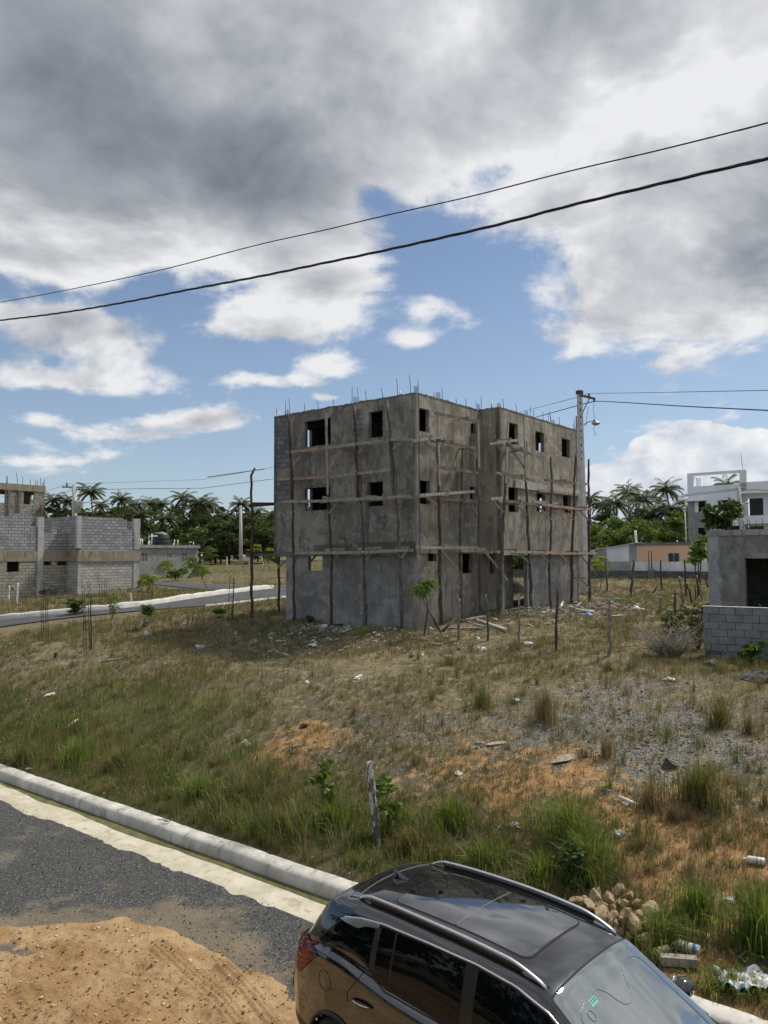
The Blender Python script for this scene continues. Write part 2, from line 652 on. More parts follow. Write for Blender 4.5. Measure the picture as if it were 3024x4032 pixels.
def mat_ground():
    m, t, p, out = new_mat("ground_soil")
    pos = t.add('ShaderNodeNewGeometry').outputs['Position']
    a = attr(t)
    sp = t.add('ShaderNodeSeparateColor')
    t.link(a.outputs['Color'], sp.inputs[0])
    orange, grey, green = sp.outputs
    n1 = t.noise(pos, 0.9, 8, 0.6)
    n2 = t.noise(pos, 4.5, 8, 0.65)
    n3 = t.noise(pos, 22, 6, 0.7)
    soil = t.mix(t.step(n1, 0.38, 0.62), (0.120, 0.098, 0.062), (0.205, 0.167, 0.104))
    soil = t.mix(t.m('MULTIPLY', t.step(n2, 0.50, 0.62), 0.8), soil, (0.33, 0.27, 0.17))
    soil = t.mix(t.m('MULTIPLY', t.step(t.noise(pos, 2.3, 6, 0.65, 0.8), 0.50, 0.60), 0.75), soil, (0.090, 0.090, 0.044))
    soil = t.mix(t.m('MULTIPLY', t.step(n3, 0.48, 0.62), 0.7), soil, (0.070, 0.058, 0.040))
    org = t.mix(t.step(n2, 0.40, 0.6), (0.235, 0.125, 0.050), (0.37, 0.235, 0.115))
    org = t.mix(t.m('MULTIPLY', t.step(n3, 0.5, 0.75), 0.5), org, (0.16, 0.085, 0.035))
    wob = t.m('ADD', t.m('MULTIPLY_ADD', n2, 2.8, -1.4), t.m('MULTIPLY_ADD', n1, 3.0, -1.5))
    fo = t.step(t.m('ADD', orange, wob), 0.45, 0.95)
    c = t.mix(fo, soil, org)
    gr = t.mix(t.step(n3, 0.42, 0.58), (0.055, 0.054, 0.052), (0.25, 0.24, 0.215))
    fg = t.m('MULTIPLY', t.step(t.m('ADD', grey, t.m('MULTIPLY', wob, -0.9)), 0.40, 0.9), 0.85)
    c = t.mix(fg, c, gr)
    gn = t.mix(t.step(n3, 0.3, 0.7), (0.055, 0.066, 0.022), (0.13, 0.13, 0.05))
    fgn = t.step(t.m('ADD', green, t.m('MULTIPLY', wob, 0.8)), 0.35, 0.9)
    c = t.mix(t.m('MULTIPLY', fgn, 0.9), c, gn)
    v = t.voro(pos, 16, 'F1', 'Color')
    vs = t.add('ShaderNodeSeparateColor')
    t.link(v, vs.inputs[0])
    peb = t.m('MULTIPLY', t.m('GREATER_THAN', vs.outputs[0], 0.93), t.m('LESS_THAN', t.voro(pos, 16), 0.3))
    c = t.mix(t.m('MULTIPLY', peb, 0.8), c, (0.42, 0.40, 0.36))
    t.link(c, p.inputs['Base Color'])
    p.inputs['Roughness'].default_value = 0.95
    p.inputs['Specular IOR Level'].default_value = 0.1
    hh = t.m('ADD', t.m('MULTIPLY', n2, 0.6), t.m('ADD', t.m('MULTIPLY', n3, 0.4), t.m('MULTIPLY', peb, 0.5)))
    t.link(t.bump(hh, 0.9, 0.06), p.inputs['Normal'])
    return m


def mat_asphalt():
    m, t, p, out = new_mat("asphalt")
    pos = t.add('ShaderNodeNewGeometry').outputs['Position']
    n1 = t.noise(pos, 0.8, 6, 0.6)
    vc = t.voro(pos, 70, 'F1', 'Color')
    sp = t.add('ShaderNodeSeparateColor')
    t.link(vc, sp.inputs[0])
    vd = t.voro(pos, 70)
    c = t.mix(sp.outputs[0], (0.020, 0.021, 0.022), (0.092, 0.093, 0.093))
    c = t.mix(t.m('GREATER_THAN', sp.outputs[1], 0.945), c, (0.26, 0.25, 0.225))
    c = t.mix(t.m('MULTIPLY', t.step(n1, 0.53, 0.68), 0.55), c, (0.23, 0.195, 0.14))
    # sandy dust spread where the soil has been driven across the surface
    a = attr(t)
    sd = t.add('ShaderNodeSeparateColor')
    t.link(a.outputs['Color'], sd.inputs[0])
    n2 = t.noise(pos, 2.4, 8, 0.7)
    dust = t.step(t.m('ADD', sd.outputs[0], t.m('MULTIPLY_ADD', n2, 2.4, -1.2)), 0.40, 0.95)
    c = t.mix(t.m('MULTIPLY', dust, 0.6), c, (0.24, 0.19, 0.12))
    t.link(c, p.inputs['Base Color'])
    p.inputs['Roughness'].default_value = 0.9
    t.link(t.bump(t.m('SUBTRACT', 1.0, vd), 0.8, 0.02), p.inputs['Normal'])
    return m


def mat_dirt():
    m, t, p, out = new_mat("orange_dirt")
    pos = t.add('ShaderNodeNewGeometry').outputs['Position']
    n1 = t.noise(pos, 1.1, 6, 0.6)
    n2 = t.noise(pos, 6, 8, 0.7)
    n3 = t.noise(pos, 30, 5, 0.7)
    c = t.mix(t.step(n1, 0.35, 0.65), (0.29, 0.178, 0.085), (0.43, 0.30, 0.165))
    c = t.mix(t.m('MULTIPLY', t.step(n2, 0.42, 0.68), 0.45), c, (0.21, 0.13, 0.07))
    c = t.mix(t.m('MULTIPLY', t.step(n3, 0.52, 0.72), 0.6), c, (0.50, 0.36, 0.20))
    t.link(c, p.inputs['Base Color'])
    p.inputs['Roughness'].default_value = 0.95
    p.inputs['Specular IOR Level'].default_value = 0.1
    t.link(t.bump(t.m('ADD', n2, t.m('MULTIPLY', n3, 0.5)), 0.9, 0.045), p.inputs['Normal'])
    return m


def mat_concrete(name, a, b, scale=1.0, stain=(0.12, 0.115, 0.10), stain_amt=0.6, bump=0.25, streak=False):
    m, t, p, out = new_mat(name)
    pos = t.add('ShaderNodeNewGeometry').outputs['Position']
    n1 = t.noise(pos, 1.3 * scale, 6, 0.6)
    n2 = t.noise(pos, 9 * scale, 6, 0.65)
    n3 = t.noise(t.scalevec(pos, (5, 5, 0.7)) if streak else pos, 1.1 if streak else 3.4 * scale, 6, 0.6, 0.6)
    c = t.mix(t.step(n1, 0.3, 0.7), a, b)
    c = t.mix(t.m('MULTIPLY', t.step(n3, 0.52, 0.72), stain_amt), c, stain)
    c = t.mix(0.35, c, t.mix(n2, (0.1, 0.1, 0.1), (0.75, 0.75, 0.75)), 'SOFT_LIGHT')
    t.link(c, p.inputs['Base Color'])
    p.inputs['Roughness'].default_value = 0.9
    p.inputs['Specular IOR Level'].default_value = 0.2
    t.link(t.bump(n2, bump, 0.02), p.inputs['Normal'])
    return m


def mat_plain(name, c, rough=0.7, metal=0.0, var=0.25, scale=8.0):
    m, t, p, out = new_mat(name)
    tc = t.add('ShaderNodeTexCoord').outputs['Object']
    n = t.noise(tc, scale, 5, 0.6)
    lo = tuple(x * (1 - var) for x in c)
    hi = tuple(min(1, x * (1 + var)) for x in c)
    t.link(t.mix(t.step(n, 0.3, 0.7), lo, hi), p.inputs['Base Color'])
    p.inputs['Roughness'].default_value = rough
    p.inputs['Metallic'].default_value = metal
    return m


def mat_wood(name, a, b, patch=None, patch_amt=0.5):
    m, t, p, out = new_mat(name)
    tc = t.add('ShaderNodeTexCoord').outputs['Object']
    n = t.noise(t.scalevec(tc, (14, 14, 2.0)), 1.5, 6, 0.65)
    n2 = t.noise(tc, 2.6, 5, 0.6)
    c = t.mix(t.step(n, 0.3, 0.7), a, b)
    if patch:
        c = t.mix(t.m('MULTIPLY', t.step(n2, 0.5, 0.6), patch_amt), c, patch)
    t.link(c, p.inputs['Base Color'])
    p.inputs['Roughness'].default_value = 0.85
    t.link(t.bump(n, 0.6, 0.02), p.inputs['Normal'])
    return m


def mat_leaf(name, c=None, trans=0.35, rough=0.55):
    """leaf or blade; colour from the mesh's own Col attribute unless c is given"""
    m, t, p, out = new_mat(name)
    if c is None:
        base = attr(t).outputs['Color']
    else:
        oi = t.add('ShaderNodeTexCoord').outputs['Object']
        base = t.mix(t.noise(oi, 3.0, 3), tuple(x * .75 for x in c), tuple(x * 1.25 for x in c))
    t.link(base, p.inputs['Base Color'])
    p.inputs['Roughness'].default_value = rough
    p.inputs['Specular IOR Level'].default_value = 0.25
    tr = t.add('ShaderNodeBsdfTranslucent')
    t.link(t.mix(1.0, base, (1.2, 1.25, 0.7), 'MULTIPLY'), tr.inputs[0])
    ms = t.add('ShaderNodeMixShader')
    ms.inputs[0].default_value = trans
    t.link(p.outputs[0], ms.inputs[1])
    t.link(tr.outputs[0], ms.inputs[2])
    t.link(ms.outputs[0], out.inputs[0])
    return m


def mat_plaster(name, lo, hi, pale, dark, blocks=0.0, rects=(), block_c=((0.17, 0.175, 0.18), (0.27, 0.27, 0.265)), streak=0.8, seed=0.0, bands=()):
    """cement render over block work; uv in metres along and up the wall.
    rects: (u0, u1, v0, v1) where the bare blocks show"""
    m, t, p, out = new_mat(name)
    uvn = t.add('ShaderNodeUVMap')
    mp = t.add('ShaderNodeMapping')
    t.link(uvn.outputs[0], mp.inputs[0])
    mp.inputs['Location'].default_value = (seed, seed * 0.37, seed)
    uv = mp.outputs[0]
    n1 = t.noise(uv, 0.55, 7, 0.6, 0.4)
    n2 = t.noise(uv, 2.1, 8, 0.66, 0.7)
    n3 = t.noise(uv, 11, 6, 0.7)
    ns = t.noise(t.scalevec(uv, (3.2, 0.34, 1)), 1.0, 7, 0.62, 0.5)
    c = t.mix(t.step(n1, 0.40, 0.60), lo, hi)
    n4 = t.noise(uv, 1.15, 7, 0.62, 1.3)
    n5 = t.noise(t.scalevec(uv, (.5, .28, 1)), 1.0, 5, 0.6, 0.8)
    c = t.mix(t.m('MULTIPLY', t.step(n5, 0.50, 0.58), 0.45), c, tuple(a * .7 + b * .3 for a, b in zip(dark, lo)))
    c = t.mix(t.m('MULTIPLY', t.step(n4, 0.52, 0.585), 0.58), c, tuple(a * .62 + b * .38 for a, b in zip(dark, lo)))
    c = t.mix(t.m('MULTIPLY', t.step(n2, 0.535, 0.62), 0.50), c, pale)
    c = t.mix(t.m('MULTIPLY', t.step(ns, 0.51, 0.66), streak * .75), c, dark)
    ns2 = t.noise(t.scalevec(uv, (5.5, 0.5, 1)), 1.0, 6, 0.6, 0.3)
    c = t.mix(t.m('MULTIPLY', t.step(ns2, 0.56, 0.68), 0.35), c, pale)
    br = t.add('ShaderNodeTexBrick')
    t.link(uvn.outputs[0], br.inputs['Vector'])
    br.inputs['Scale'].default_value = 1.0
    br.inputs['Brick Width'].default_value = 0.41
    br.inputs['Row Height'].default_value = 0.2
    br.inputs['Mortar Size'].default_value = 0.012
    br.inputs['Mortar Smooth'].default_value = 0.3
    br.inputs['Bias'].default_value = 0.1
    br.inputs['Color1'].default_value = (*block_c[0], 1)
    br.inputs['Color2'].default_value = (*block_c[1], 1)
    br.inputs['Mortar'].default_value = (0.075, 0.075, 0.075, 1)
    bc = t.mix(0.5, br.outputs['Color'], t.mix(n2, (0.2, 0.2, 0.2), (0.8, 0.8, 0.8)), 'SOFT_LIGHT')
    mask = None
    s2 = t.add('ShaderNodeSeparateXYZ')
    t.link(uvn.outputs[0], s2.inputs[0])
    wob = t.m('MULTIPLY_ADD', n2, 0.7, -0.35)
    for (u0, u1, v0, v1) in rects:
        uu = t.m('ADD', s2.outputs[0], wob)
        vv = t.m('ADD', s2.outputs[1], t.m('MULTIPLY', wob, 0.6))
        k = t.m('MULTIPLY', t.m('MULTIPLY', t.step(uu, u0 - .04, u0 + .04), t.step(uu, u1 + .04, u1 - .04)),
                t.m('MULTIPLY', t.step(vv, v0 - .04, v0 + .04), t.step(vv, v1 + .04, v1 - .04)))
        mask = k if mask is None else t.m('MAXIMUM', mask, k)
    if blocks > 0:
        nb = t.m('MULTIPLY', t.step(t.noise(uv, 0.8, 6, 0.6), 0.64 - blocks * 0.2, 0.70 - blocks * 0.2), 0.5)
        mask = nb if mask is None else t.m('MAXIMUM', mask, nb)
    if mask is not None:
        c = t.mix(mask, c, bc)
    for (v0, v1, cc, amt, u0, u1) in bands:
        vv = t.m('ADD', s2.outputs[1], t.m('MULTIPLY', wob, 0.12))
        k = t.m('MULTIPLY', t.step(vv, v0 - .02, v0 + .02), t.step(vv, v1 + .02, v1 - .02))
        k = t.m('MULTIPLY', k, t.m('MULTIPLY', t.step(s2.outputs[0], u0, u0 + .06), t.step(s2.outputs[0], u1, u1 - .06)))
        c = t.mix(t.m('MULTIPLY', k, amt), c, cc)
    c = t.mix(0.4, c, t.mix(n3, (0.12, 0.12, 0.12), (0.88, 0.88, 0.88)), 'SOFT_LIGHT')
    t.link(c, p.inputs['Base Color'])
    p.inputs['Roughness'].default_value = 0.92
    p.inputs['Specular IOR Level'].default_value = 0.15
    h = t.m('ADD', t.m('MULTIPLY', n2, 0.6), t.m('MULTIPLY', n3, 0.3))
    if mask is not None:
        h = t.m('SUBTRACT', h, t.m('MULTIPLY', t.m('MULTIPLY', br.outputs['Fac'], mask), 0.8))
        h = t.m('SUBTRACT', h, t.m('MULTIPLY', mask, 0.3))
    t.link(t.bump(h, 0.7, 0.03), p.inputs['Normal'])
    return m


def mat_blocks(name, c1, c2, mortar, stain, amt=0.6, lit=None):
    """bare concrete block work, uv in metres"""
    m, t, p, out = new_mat(name)
    uvn = t.add('ShaderNodeUVMap')
    uv = uvn.outputs[0]
    br = t.add('ShaderNodeTexBrick')
    t.link(uv, br.inputs['Vector'])
    br.inputs['Scale'].default_value = 1.0
    br.inputs['Brick Width'].default_value = 0.41
    br.inputs['Row Height'].default_value = 0.2
    br.inputs['Mortar Size'].default_value = 0.016
    br.inputs['Mortar Smooth'].default_value = 0.2
    br.inputs['Color1'].default_value = (*c1, 1)
    br.inputs['Color2'].default_value = (*c2, 1)
    br.inputs['Mortar'].default_value = (*mortar, 1)
    n1 = t.noise(uv, 0.9, 7, 0.65, 0.5)
    n2 = t.noise(uv, 6, 6, 0.65)
    ns = t.noise(t.scalevec(uv, (3.5, 0.4, 1)), 1.0, 6, 0.6)
    c = t.mix(t.m('MULTIPLY', t.step(n1, 0.5, 0.68), amt), br.outputs['Color'], stain)
    c = t.mix(t.m('MULTIPLY', t.step(ns, 0.55, 0.7), amt * 0.8), c, stain)
    c = t.mix(0.4, c, t.mix(n2, (0.15, 0.15, 0.15), (0.85, 0.85, 0.85)), 'SOFT_LIGHT')
    t.link(c, p.inputs['Base Color'])
    p.inputs['Roughness'].default_value = 0.95
    p.inputs['Specular IOR Level'].default_value = 0.1
    t.link(t.bump(t.m('SUBTRACT', t.m('MULTIPLY', n2, 0.3), br.outputs['Fac']), 0.8, 0.02), p.inputs['Normal'])
    return m


M = {}
M['ground'] = mat_ground()
M['asphalt'] = mat_asphalt()
M['dirt'] = mat_dirt()
M['kerb'] = mat_concrete("kerb_concrete", (0.40, 0.39, 0.36), (0.58, 0.565, 0.52), 1.5, (0.16, 0.15, 0.125), 0.75, bump=.5, streak=True)
M['apron'] = mat_concrete("apron_concrete", (0.42, 0.385, 0.295), (0.57, 0.53, 0.43), 1.2, (0.27, 0.235, 0.16), 0.7)
M['slime'] = mat_concrete("green_gutter_silt", (0.075, 0.08, 0.035), (0.16, 0.15, 0.07), 2.5, (0.04, 0.05, 0.018), 0.6)
M['concrete'] = mat_concrete("bare_concrete", (0.25, 0.245, 0.23), (0.37, 0.36, 0.335), 1.0, (0.12, 0.115, 0.105), 0.6, streak=True)
M['concrete_pale'] = mat_concrete("pale_concrete", (0.38, 0.38, 0.36), (0.52, 0.51, 0.48), 1.0, (0.2, 0.195, 0.18), 0.5, streak=True)
M['concrete_dark'] = mat_concrete("weathered_concrete", (0.14, 0.138, 0.13), (0.22, 0.215, 0.2), 1.0, (0.07, 0.068, 0.06), 0.6, streak=True)
M['pole_concrete'] = mat_concrete("pole_concrete", (0.42, 0.42, 0.41), (0.55, 0.55, 0.53), 2.0, (0.27, 0.26, 0.25), 0.5)
M['steel'] = mat_plain("rusty_rebar", (0.075, 0.052, 0.042), 0.8, 0.3)
M['galv'] = mat_plain("grey_steel", (0.38, 0.39, 0.40), 0.45, 0.8)
M['redwood'] = mat_wood("red_brown_pole", (0.046, 0.023, 0.018), (0.105, 0.055, 0.040), (0.17, 0.14, 0.115), 0.3)
M['greywood'] = mat_wood("grey_board", (0.20, 0.185, 0.16), (0.40, 0.375, 0.33), (0.14, 0.115, 0.095), 0.4)
M['tanwood'] = mat_wood("tan_board", (0.27, 0.20, 0.135), (0.42, 0.33, 0.24), (0.27, 0.10, 0.07), 0.55)
M['bark'] = mat_wood("bark", (0.055, 0.046, 0.038), (0.13, 0.11, 0.093), (0.28, 0.27, 0.25), 0.3)
M['postwood'] = mat_wood("weathered_post", (0.11, 0.095, 0.08), (0.24, 0.215, 0.185), (0.5, 0.49, 0.46), 0.5)
M['whitepost'] = mat_plain("white_painted_post", (0.66, 0.65, 0.62), 0.7, 0, 0.12)
M['pvc'] = mat_plain("white_pvc", (0.72, 0.72, 0.70), 0.4, 0, 0.06)
M['cable'] = mat_plain("black_cable", (0.02, 0.02, 0.022), 0.6)
M['leaf'] = mat_leaf("foliage")
M['grass'] = mat_leaf("grass_blades", None, 0.35, 0.6)
M['black'] = mat_plain("black_plastic", (0.018, 0.018, 0.02), 0.5)

# ---------------------------------------------------------------- ground sheet
def axis(lo, hi, dense_lo, dense_hi, fine, grow=1.12):
    a = list(np.arange(dense_lo, dense_hi + 1e-6, fine))
    stp, v = fine, a[-1]
    while v < hi:
        stp *= grow
        v += stp
        a.append(v)
    stp, v = fine, a[0]
    while v > lo:
        stp *= grow
        v -= stp
        a.insert(0, v)
    return np.array(a)


gx = axis(-900, 900, -22, 20, 0.17)
gy = axis(-200, 1500, 4, 46, 0.17)
GX, GY = np.meshgrid(gx, gy)
GZ = h_ground(GX, GY)
PATCH = [  # px, py, radius in metres, what (0 orange soil, 1 grey stones, 2 green ground), amount
    (1140, 2960, 1.6, 0, .8), (1010, 3020, 1.0, 0, .7), (1200, 2900, .9, 0, .55), (1870, 2970, .9, 0, .9), (1650, 3080, 1.0, 0, .6), (2000, 3130, 1.3, 0, .8), (2230, 3020, 1.1, 0, .5),
    (2350, 3260, 1.3, 0, .75), (2620, 3260, 1.5, 0, .9), (2870, 3330, 1.6, 0, .9), (2500, 3420, 1.1, 0, .7), (2850, 3500, 1.2, 0, .7), (2760, 3720, 1.0, 0, 1.), (2900, 3900, .9, 0, .8),
    (2050, 3020, 1.0, 0, .5), (1550, 3160, .7, 0, .4), (2130, 3200, .9, 0, .7), (150, 2570, .8, 0, .7), (410, 2510, .5, 0, .7), (620, 2480, .7, 0, .5), (2480, 2300, 3., 0, .8), (2700, 2290, 4., 0, .5),
    (1550, 2850, 1.6, 1, .6), (1750, 2900, 1.4, 1, .6), (1300, 2880, 1.2, 1, .4), (2100, 2880, 1.8, 1, .75), (2300, 2760, 1.8, 1, .7), (2500, 2700, 1.8, 1, .7), (2480, 2960, 1.6, 1, .75), (2750, 2900, 1.8, 1, .7), (2960, 2950, 1.8, 1, .7), (2850, 2700, 1.6, 1, .6),
    (2600, 2840, 1.4, 1, .5), (1200, 2470, 2.0, 1, .7), (1350, 2460, 1.5, 1, .7), (2150, 2400, 2.6, 1, .8), (2350, 2400, 2.6, 1, .7), (1900, 2430, 1.8, 1, .6), (2550, 3000, .8, 1, .8),
    (150, 2860, 4., 2, .6), (400, 2950, 3.5, 2, .6), (700, 2980, 2.5, 2, .5), (100, 3000, 3., 2, .8), (900, 2720, 2.5, 2, .35), (500, 2780, 2.5, 2, .4), (300, 2480, 5., 2, .45), (1050, 2490, 2.2, 2, .7), (700, 2420, 3., 2, .35),
    (2600, 2330, 4., 2, .4), (2750, 2640, 1.4, 2, .5), (2950, 2660, 1.4, 2, .7), (2600, 2460, 3., 2, .2), (1900, 2780, 2., 2, .2), (1500, 2700, 1.8, 2, .2), (900, 2250, 14., 2, .4), (300, 2360, 8., 2, .5), (2250, 2650, 1.5, 2, .2)]
gm = np.zeros(GX.shape + (3,))
S_ = sdist(GX, GY)
for px, py, r, k, a in PATCH:
    p = on(px, py, smooth=True)
    gm[..., k] += (.66, .56, .72)[k] * a * np.exp(-((GX - p.x) ** 2 + (GY - p.y) ** 2) / (r * r))
gm[..., 2] += 0.7 * np.exp(-((S_ - 1.2) / 1.6) ** 2) * np.clip(1.15 - (tdist(GX, GY) + 2) / 9, 0.25, 1.1)
gm[..., 2] += np.clip((S_ - 45) / 40, 0, 0.6)
gm[..., 1] *= (1 - np.clip(gm[..., 2], 0, .8) * .5)
ny, nx = GX.shape
ii = (np.arange(ny - 1)[:, None] * nx + np.arange(nx - 1)[None, :]).ravel()
gfaces = np.stack([ii, ii + 1, ii + nx + 1, ii + nx], 1)
ground = mesh_np('ground', np.stack([GX, GY, GZ], -1).reshape(-1, 3), [gfaces], M['ground'], colr=np.clip(gm, 0, 1).reshape(-1, 3))
tag(ground, kind='structure')


def kp(t, s, z=0.0):
    """point t metres along the kerb foot and s metres beyond it"""
    return Vector((KX + 0.8 * t + 0.6 * s, KY - 0.6 * t + 0.8 * s, z))


# near road: asphalt sheet, concrete apron, gutter silt and kerb
def strip(name, rows, mat, colr=None, kind='structure', smooth=True):
    V = [p for r in rows for p in r]
    n = len(rows[0])
    F = []
    for i in range(len(rows) - 1):
        for j in range(n - 1):
            F.append((i * n + j, i * n + j + 1, (i + 1) * n + j + 1, (i + 1) * n + j))
    o = mesh_np(name, np.array([tuple(v) for v in V]), [np.array(F)], mat, colr=colr, smooth=smooth)
    return tag(o, kind=kind)


# where the orange dirt ends on the asphalt
edge_pts = [(-300, 3655), (0, 3640), (200, 3628), (380, 3632), (480, 3610), (600, 3640), (700, 3665), (800, 3720), (870, 3745), (960, 3790), (1060, 3850), (1140, 3900), (1230, 3960), (1300, 4032), (1380, 4150)]
ep = [atz(px, py, 0) for px, py in edge_pts]
ee = [(tdist(p.x, p.y), sdist(p.x, p.y)) for p in ep]
ee.sort()
et, es = np.array([float(a) for a, b in ee]), np.array([float(b) for a, b in ee])
rows, cc = [], []
for t in np.arange(-40, 30, 0.09):
    r_ = []
    for s in [-9.5] + list(np.arange(-7.0, -0.59, 0.2)):
        q = kp(t, s, 0.006)
        if s > -0.7:
            q = kp(t, -0.68 + 0.06 * float(fbm(np.array([t * 1.4]), np.array([3.]), 4)) * 2 + 0.10 * float(fbm(np.array([t * 5.3]), np.array([7.]), 6)), 0.006)
        r_.append(q)
        d = 0.0
        for (px, py, rad, a) in ((300, 3600, 1.1, .6), (650, 3560, .6, .5), (850, 3600, .7, .8), (600, 3720, 0.8, 1.0), (900, 3700, .6, .6), (1080, 3780, .6, .6), (420, 3480, .5, .35), (1000, 3560, .4, .4), (1250, 3650, .5, .4), (150, 3600, 0.8, .5)):
            g = atz(px, py, 0)
            d += a * math.exp(-((q.x - g.x) ** 2 + (q.y - g.y) ** 2) / rad ** 2)
        gap = s - float(np.interp(t, et, es))
        if -16 < t < 3:
            d = .6 * d + .62 * math.exp(-(max(gap, 0) / .38) ** 2)
        cc.append((d, 0, 0))
    rows.append(r_)
strip('road', rows, M['asphalt'], np.clip(np.array(cc), 0, 1))
rows = []
for t in np.arange(-40, 30, 0.5):
    rows.append([kp(t, s, z + 0.004 * random.uniform(-1, 1)) for s, z in ((-0.80, -0.03), (-0.62, 0.016), (-0.45, 0.018), (-0.2, 0.009), (-0.02, 0.009))])
strip('gutter_apron', rows, M['apron'])
rows = []
for t in np.arange(-40, 30, 0.3):
    e0 = -0.20 + 0.05 * float(fbm(np.array([t * 0.9]), np.array([1.]), 8)) * 2
    rows.append([kp(t, s, z) for s, z in ((e0, 0.012), (-0.1, 0.016), (-0.006, 0.018))])
strip('gutter_silt', rows, M['slime'])
rows = []
for t in np.arange(-40, 30, 0.1):
    j = 0.016 * float(fbm(np.array([t * 0.9]), np.array([5.]), 12)) * 2
    # joints between the cast lengths
    q = (0.012 if round((t + 120) / .1) % 37 == 0 else 0.0) + .016 * abs(float(fbm(np.array([t * 3.1]), np.array([9.]), 15)))
    rows.append([kp(t, s + j, z) for s, z in ((0.0, -0.04), (0.006, 0.12 - q), (0.03, 0.185 - q), (0.075, 0.215 - q), (0.14, 0.222 - q), (0.30, 0.225 - q), (0.315, 0.21 - q), (0.32, 0.05))])
strip('kerb', rows, M['kerb'])

# orange dirt driven over the near half of the road
DS = 0.021
dxs, dys = np.arange(-8, 1.8, DS), np.arange(3.6, 11.3, DS)
DX, DY = np.meshgrid(dxs, dys)
TT, SS = tdist(DX, DY), sdist(DX, DY)
inside = np.interp(TT, et, es) - SS + 0.10 * fbm(DX * 1.6, DY * 1.6, 21) * 2 + 0.05 * fbm(DX * 7, DY * 7, 23)
DZ = -0.016 + 0.042 * smooth01(inside / 0.42 + 0.35) + 0.055 * smooth01((inside - 0.1) / 2.2)
rough_ = np.clip((inside - .12) / 0.7, 0, 1)
DZ = DZ + rough_ * (0.035 * fbm(DX * 2.2, DY * 2.2, 31) * 2 + 0.022 * np.maximum(fbm(DX * 7, DY * 7, 41) * 2, -0.2) + 0.010 * vnoise(DX * 17, DY * 17, 51))
# tyre tracks: two ribbed ruts curving towards the car
for (pts, wd) in (([(640, 3740), (760, 3850), (880, 3950), (960, 4050)], 0.19), ([(880, 3810), (960, 3890), (1020, 3960), (1080, 4040)], 0.14)):
    P = resample([atz(px, py, 0) for px, py in pts], 60)
    d = np.full(DX.shape, 9.0)
    for q in P:
        d = np.minimum(d, np.hypot(DX - q.x, DY - q.y))
    k = np.clip(1 - (d / wd) ** 2, 0, 1)
    DZ = DZ * (1 - 0.55 * k) + k * (0.060 + 0.020 * np.cos(d * 2 * 3.14159 / .072))
ny, nx = DX.shape
ii = (np.arange(ny - 1)[:, None] * nx + np.arange(nx - 1)[None, :]).ravel()
df = np.stack([ii, ii + 1, ii + nx + 1, ii + nx], 1)
keep = (inside.reshape(-1)[df].max(1) > -0.4)
dirt = mesh_np('dirt_mound', np.stack([DX, DY, DZ], -1).reshape(-1, 3), [df[keep]], M['dirt'])
tag(dirt, kind='structure')

# far roads and their white kerb
def drape(name, A, B, mat, lift, n=5):
    rows = []
    for p, q in zip(A, B):
        r_ = []
        for k in range(n):
            v = p.lerp(q, k / (n - 1))
            r_.append(Vector((v.x, v.y, float(h_base(np.array([v.x]), np.array([v.y]))[0]) + lift)))
        rows.append(r_)
    return strip(name, rows, mat, colr=np.zeros((len(rows) * n, 3)))


M['faraphalt'] = mat_concrete("worn_asphalt", (0.060, 0.063, 0.068), (0.095, 0.098, 0.102), 1.2, (0.13, 0.12, 0.10), .35)
drape('far_road', RA, RB, M['faraphalt'], 0.05)
drape('side_road', UA, UB, M['faraphalt'], 0.058)
M['whitekerb'] = mat_concrete("pale_kerb", (0.55, 0.54, 0.50), (0.68, 0.67, 0.63), 1.5, (0.30, 0.28, 0.24), 0.5)


def low_kerb(name, pts, width, height, outward):
    rows = []
    P = resample(pts, 60)
    for i, p in enumerate(P):
        t = (P[min(i + 1, 59)] - P[max(i - 1, 0)])
        t.z = 0
        nrm = Vector((-t.y, t.x, 0)).normalized() * outward
        z0 = float(h_base(np.array([p.x]), np.array([p.y]))[0])
        hh = height * (1 + 0.12 * vnoise(np.array(i * .7), np.array(2.), 3))
        rows.append([Vector((p.x + nrm.x * a, p.y + nrm.y * a, z0 + b)) for a, b in ((0, -0.1), (0.02, hh * .85), (0.07, hh), (width, hh), (width + .03, -0.1))])
    return strip(name, rows, M['whitekerb'])


low_kerb('far_kerb', RB[:20], 0.32, 0.30, 1)
low_kerb('far_kerb_edge', RA[14:22], 0.14, 0.10, -1)

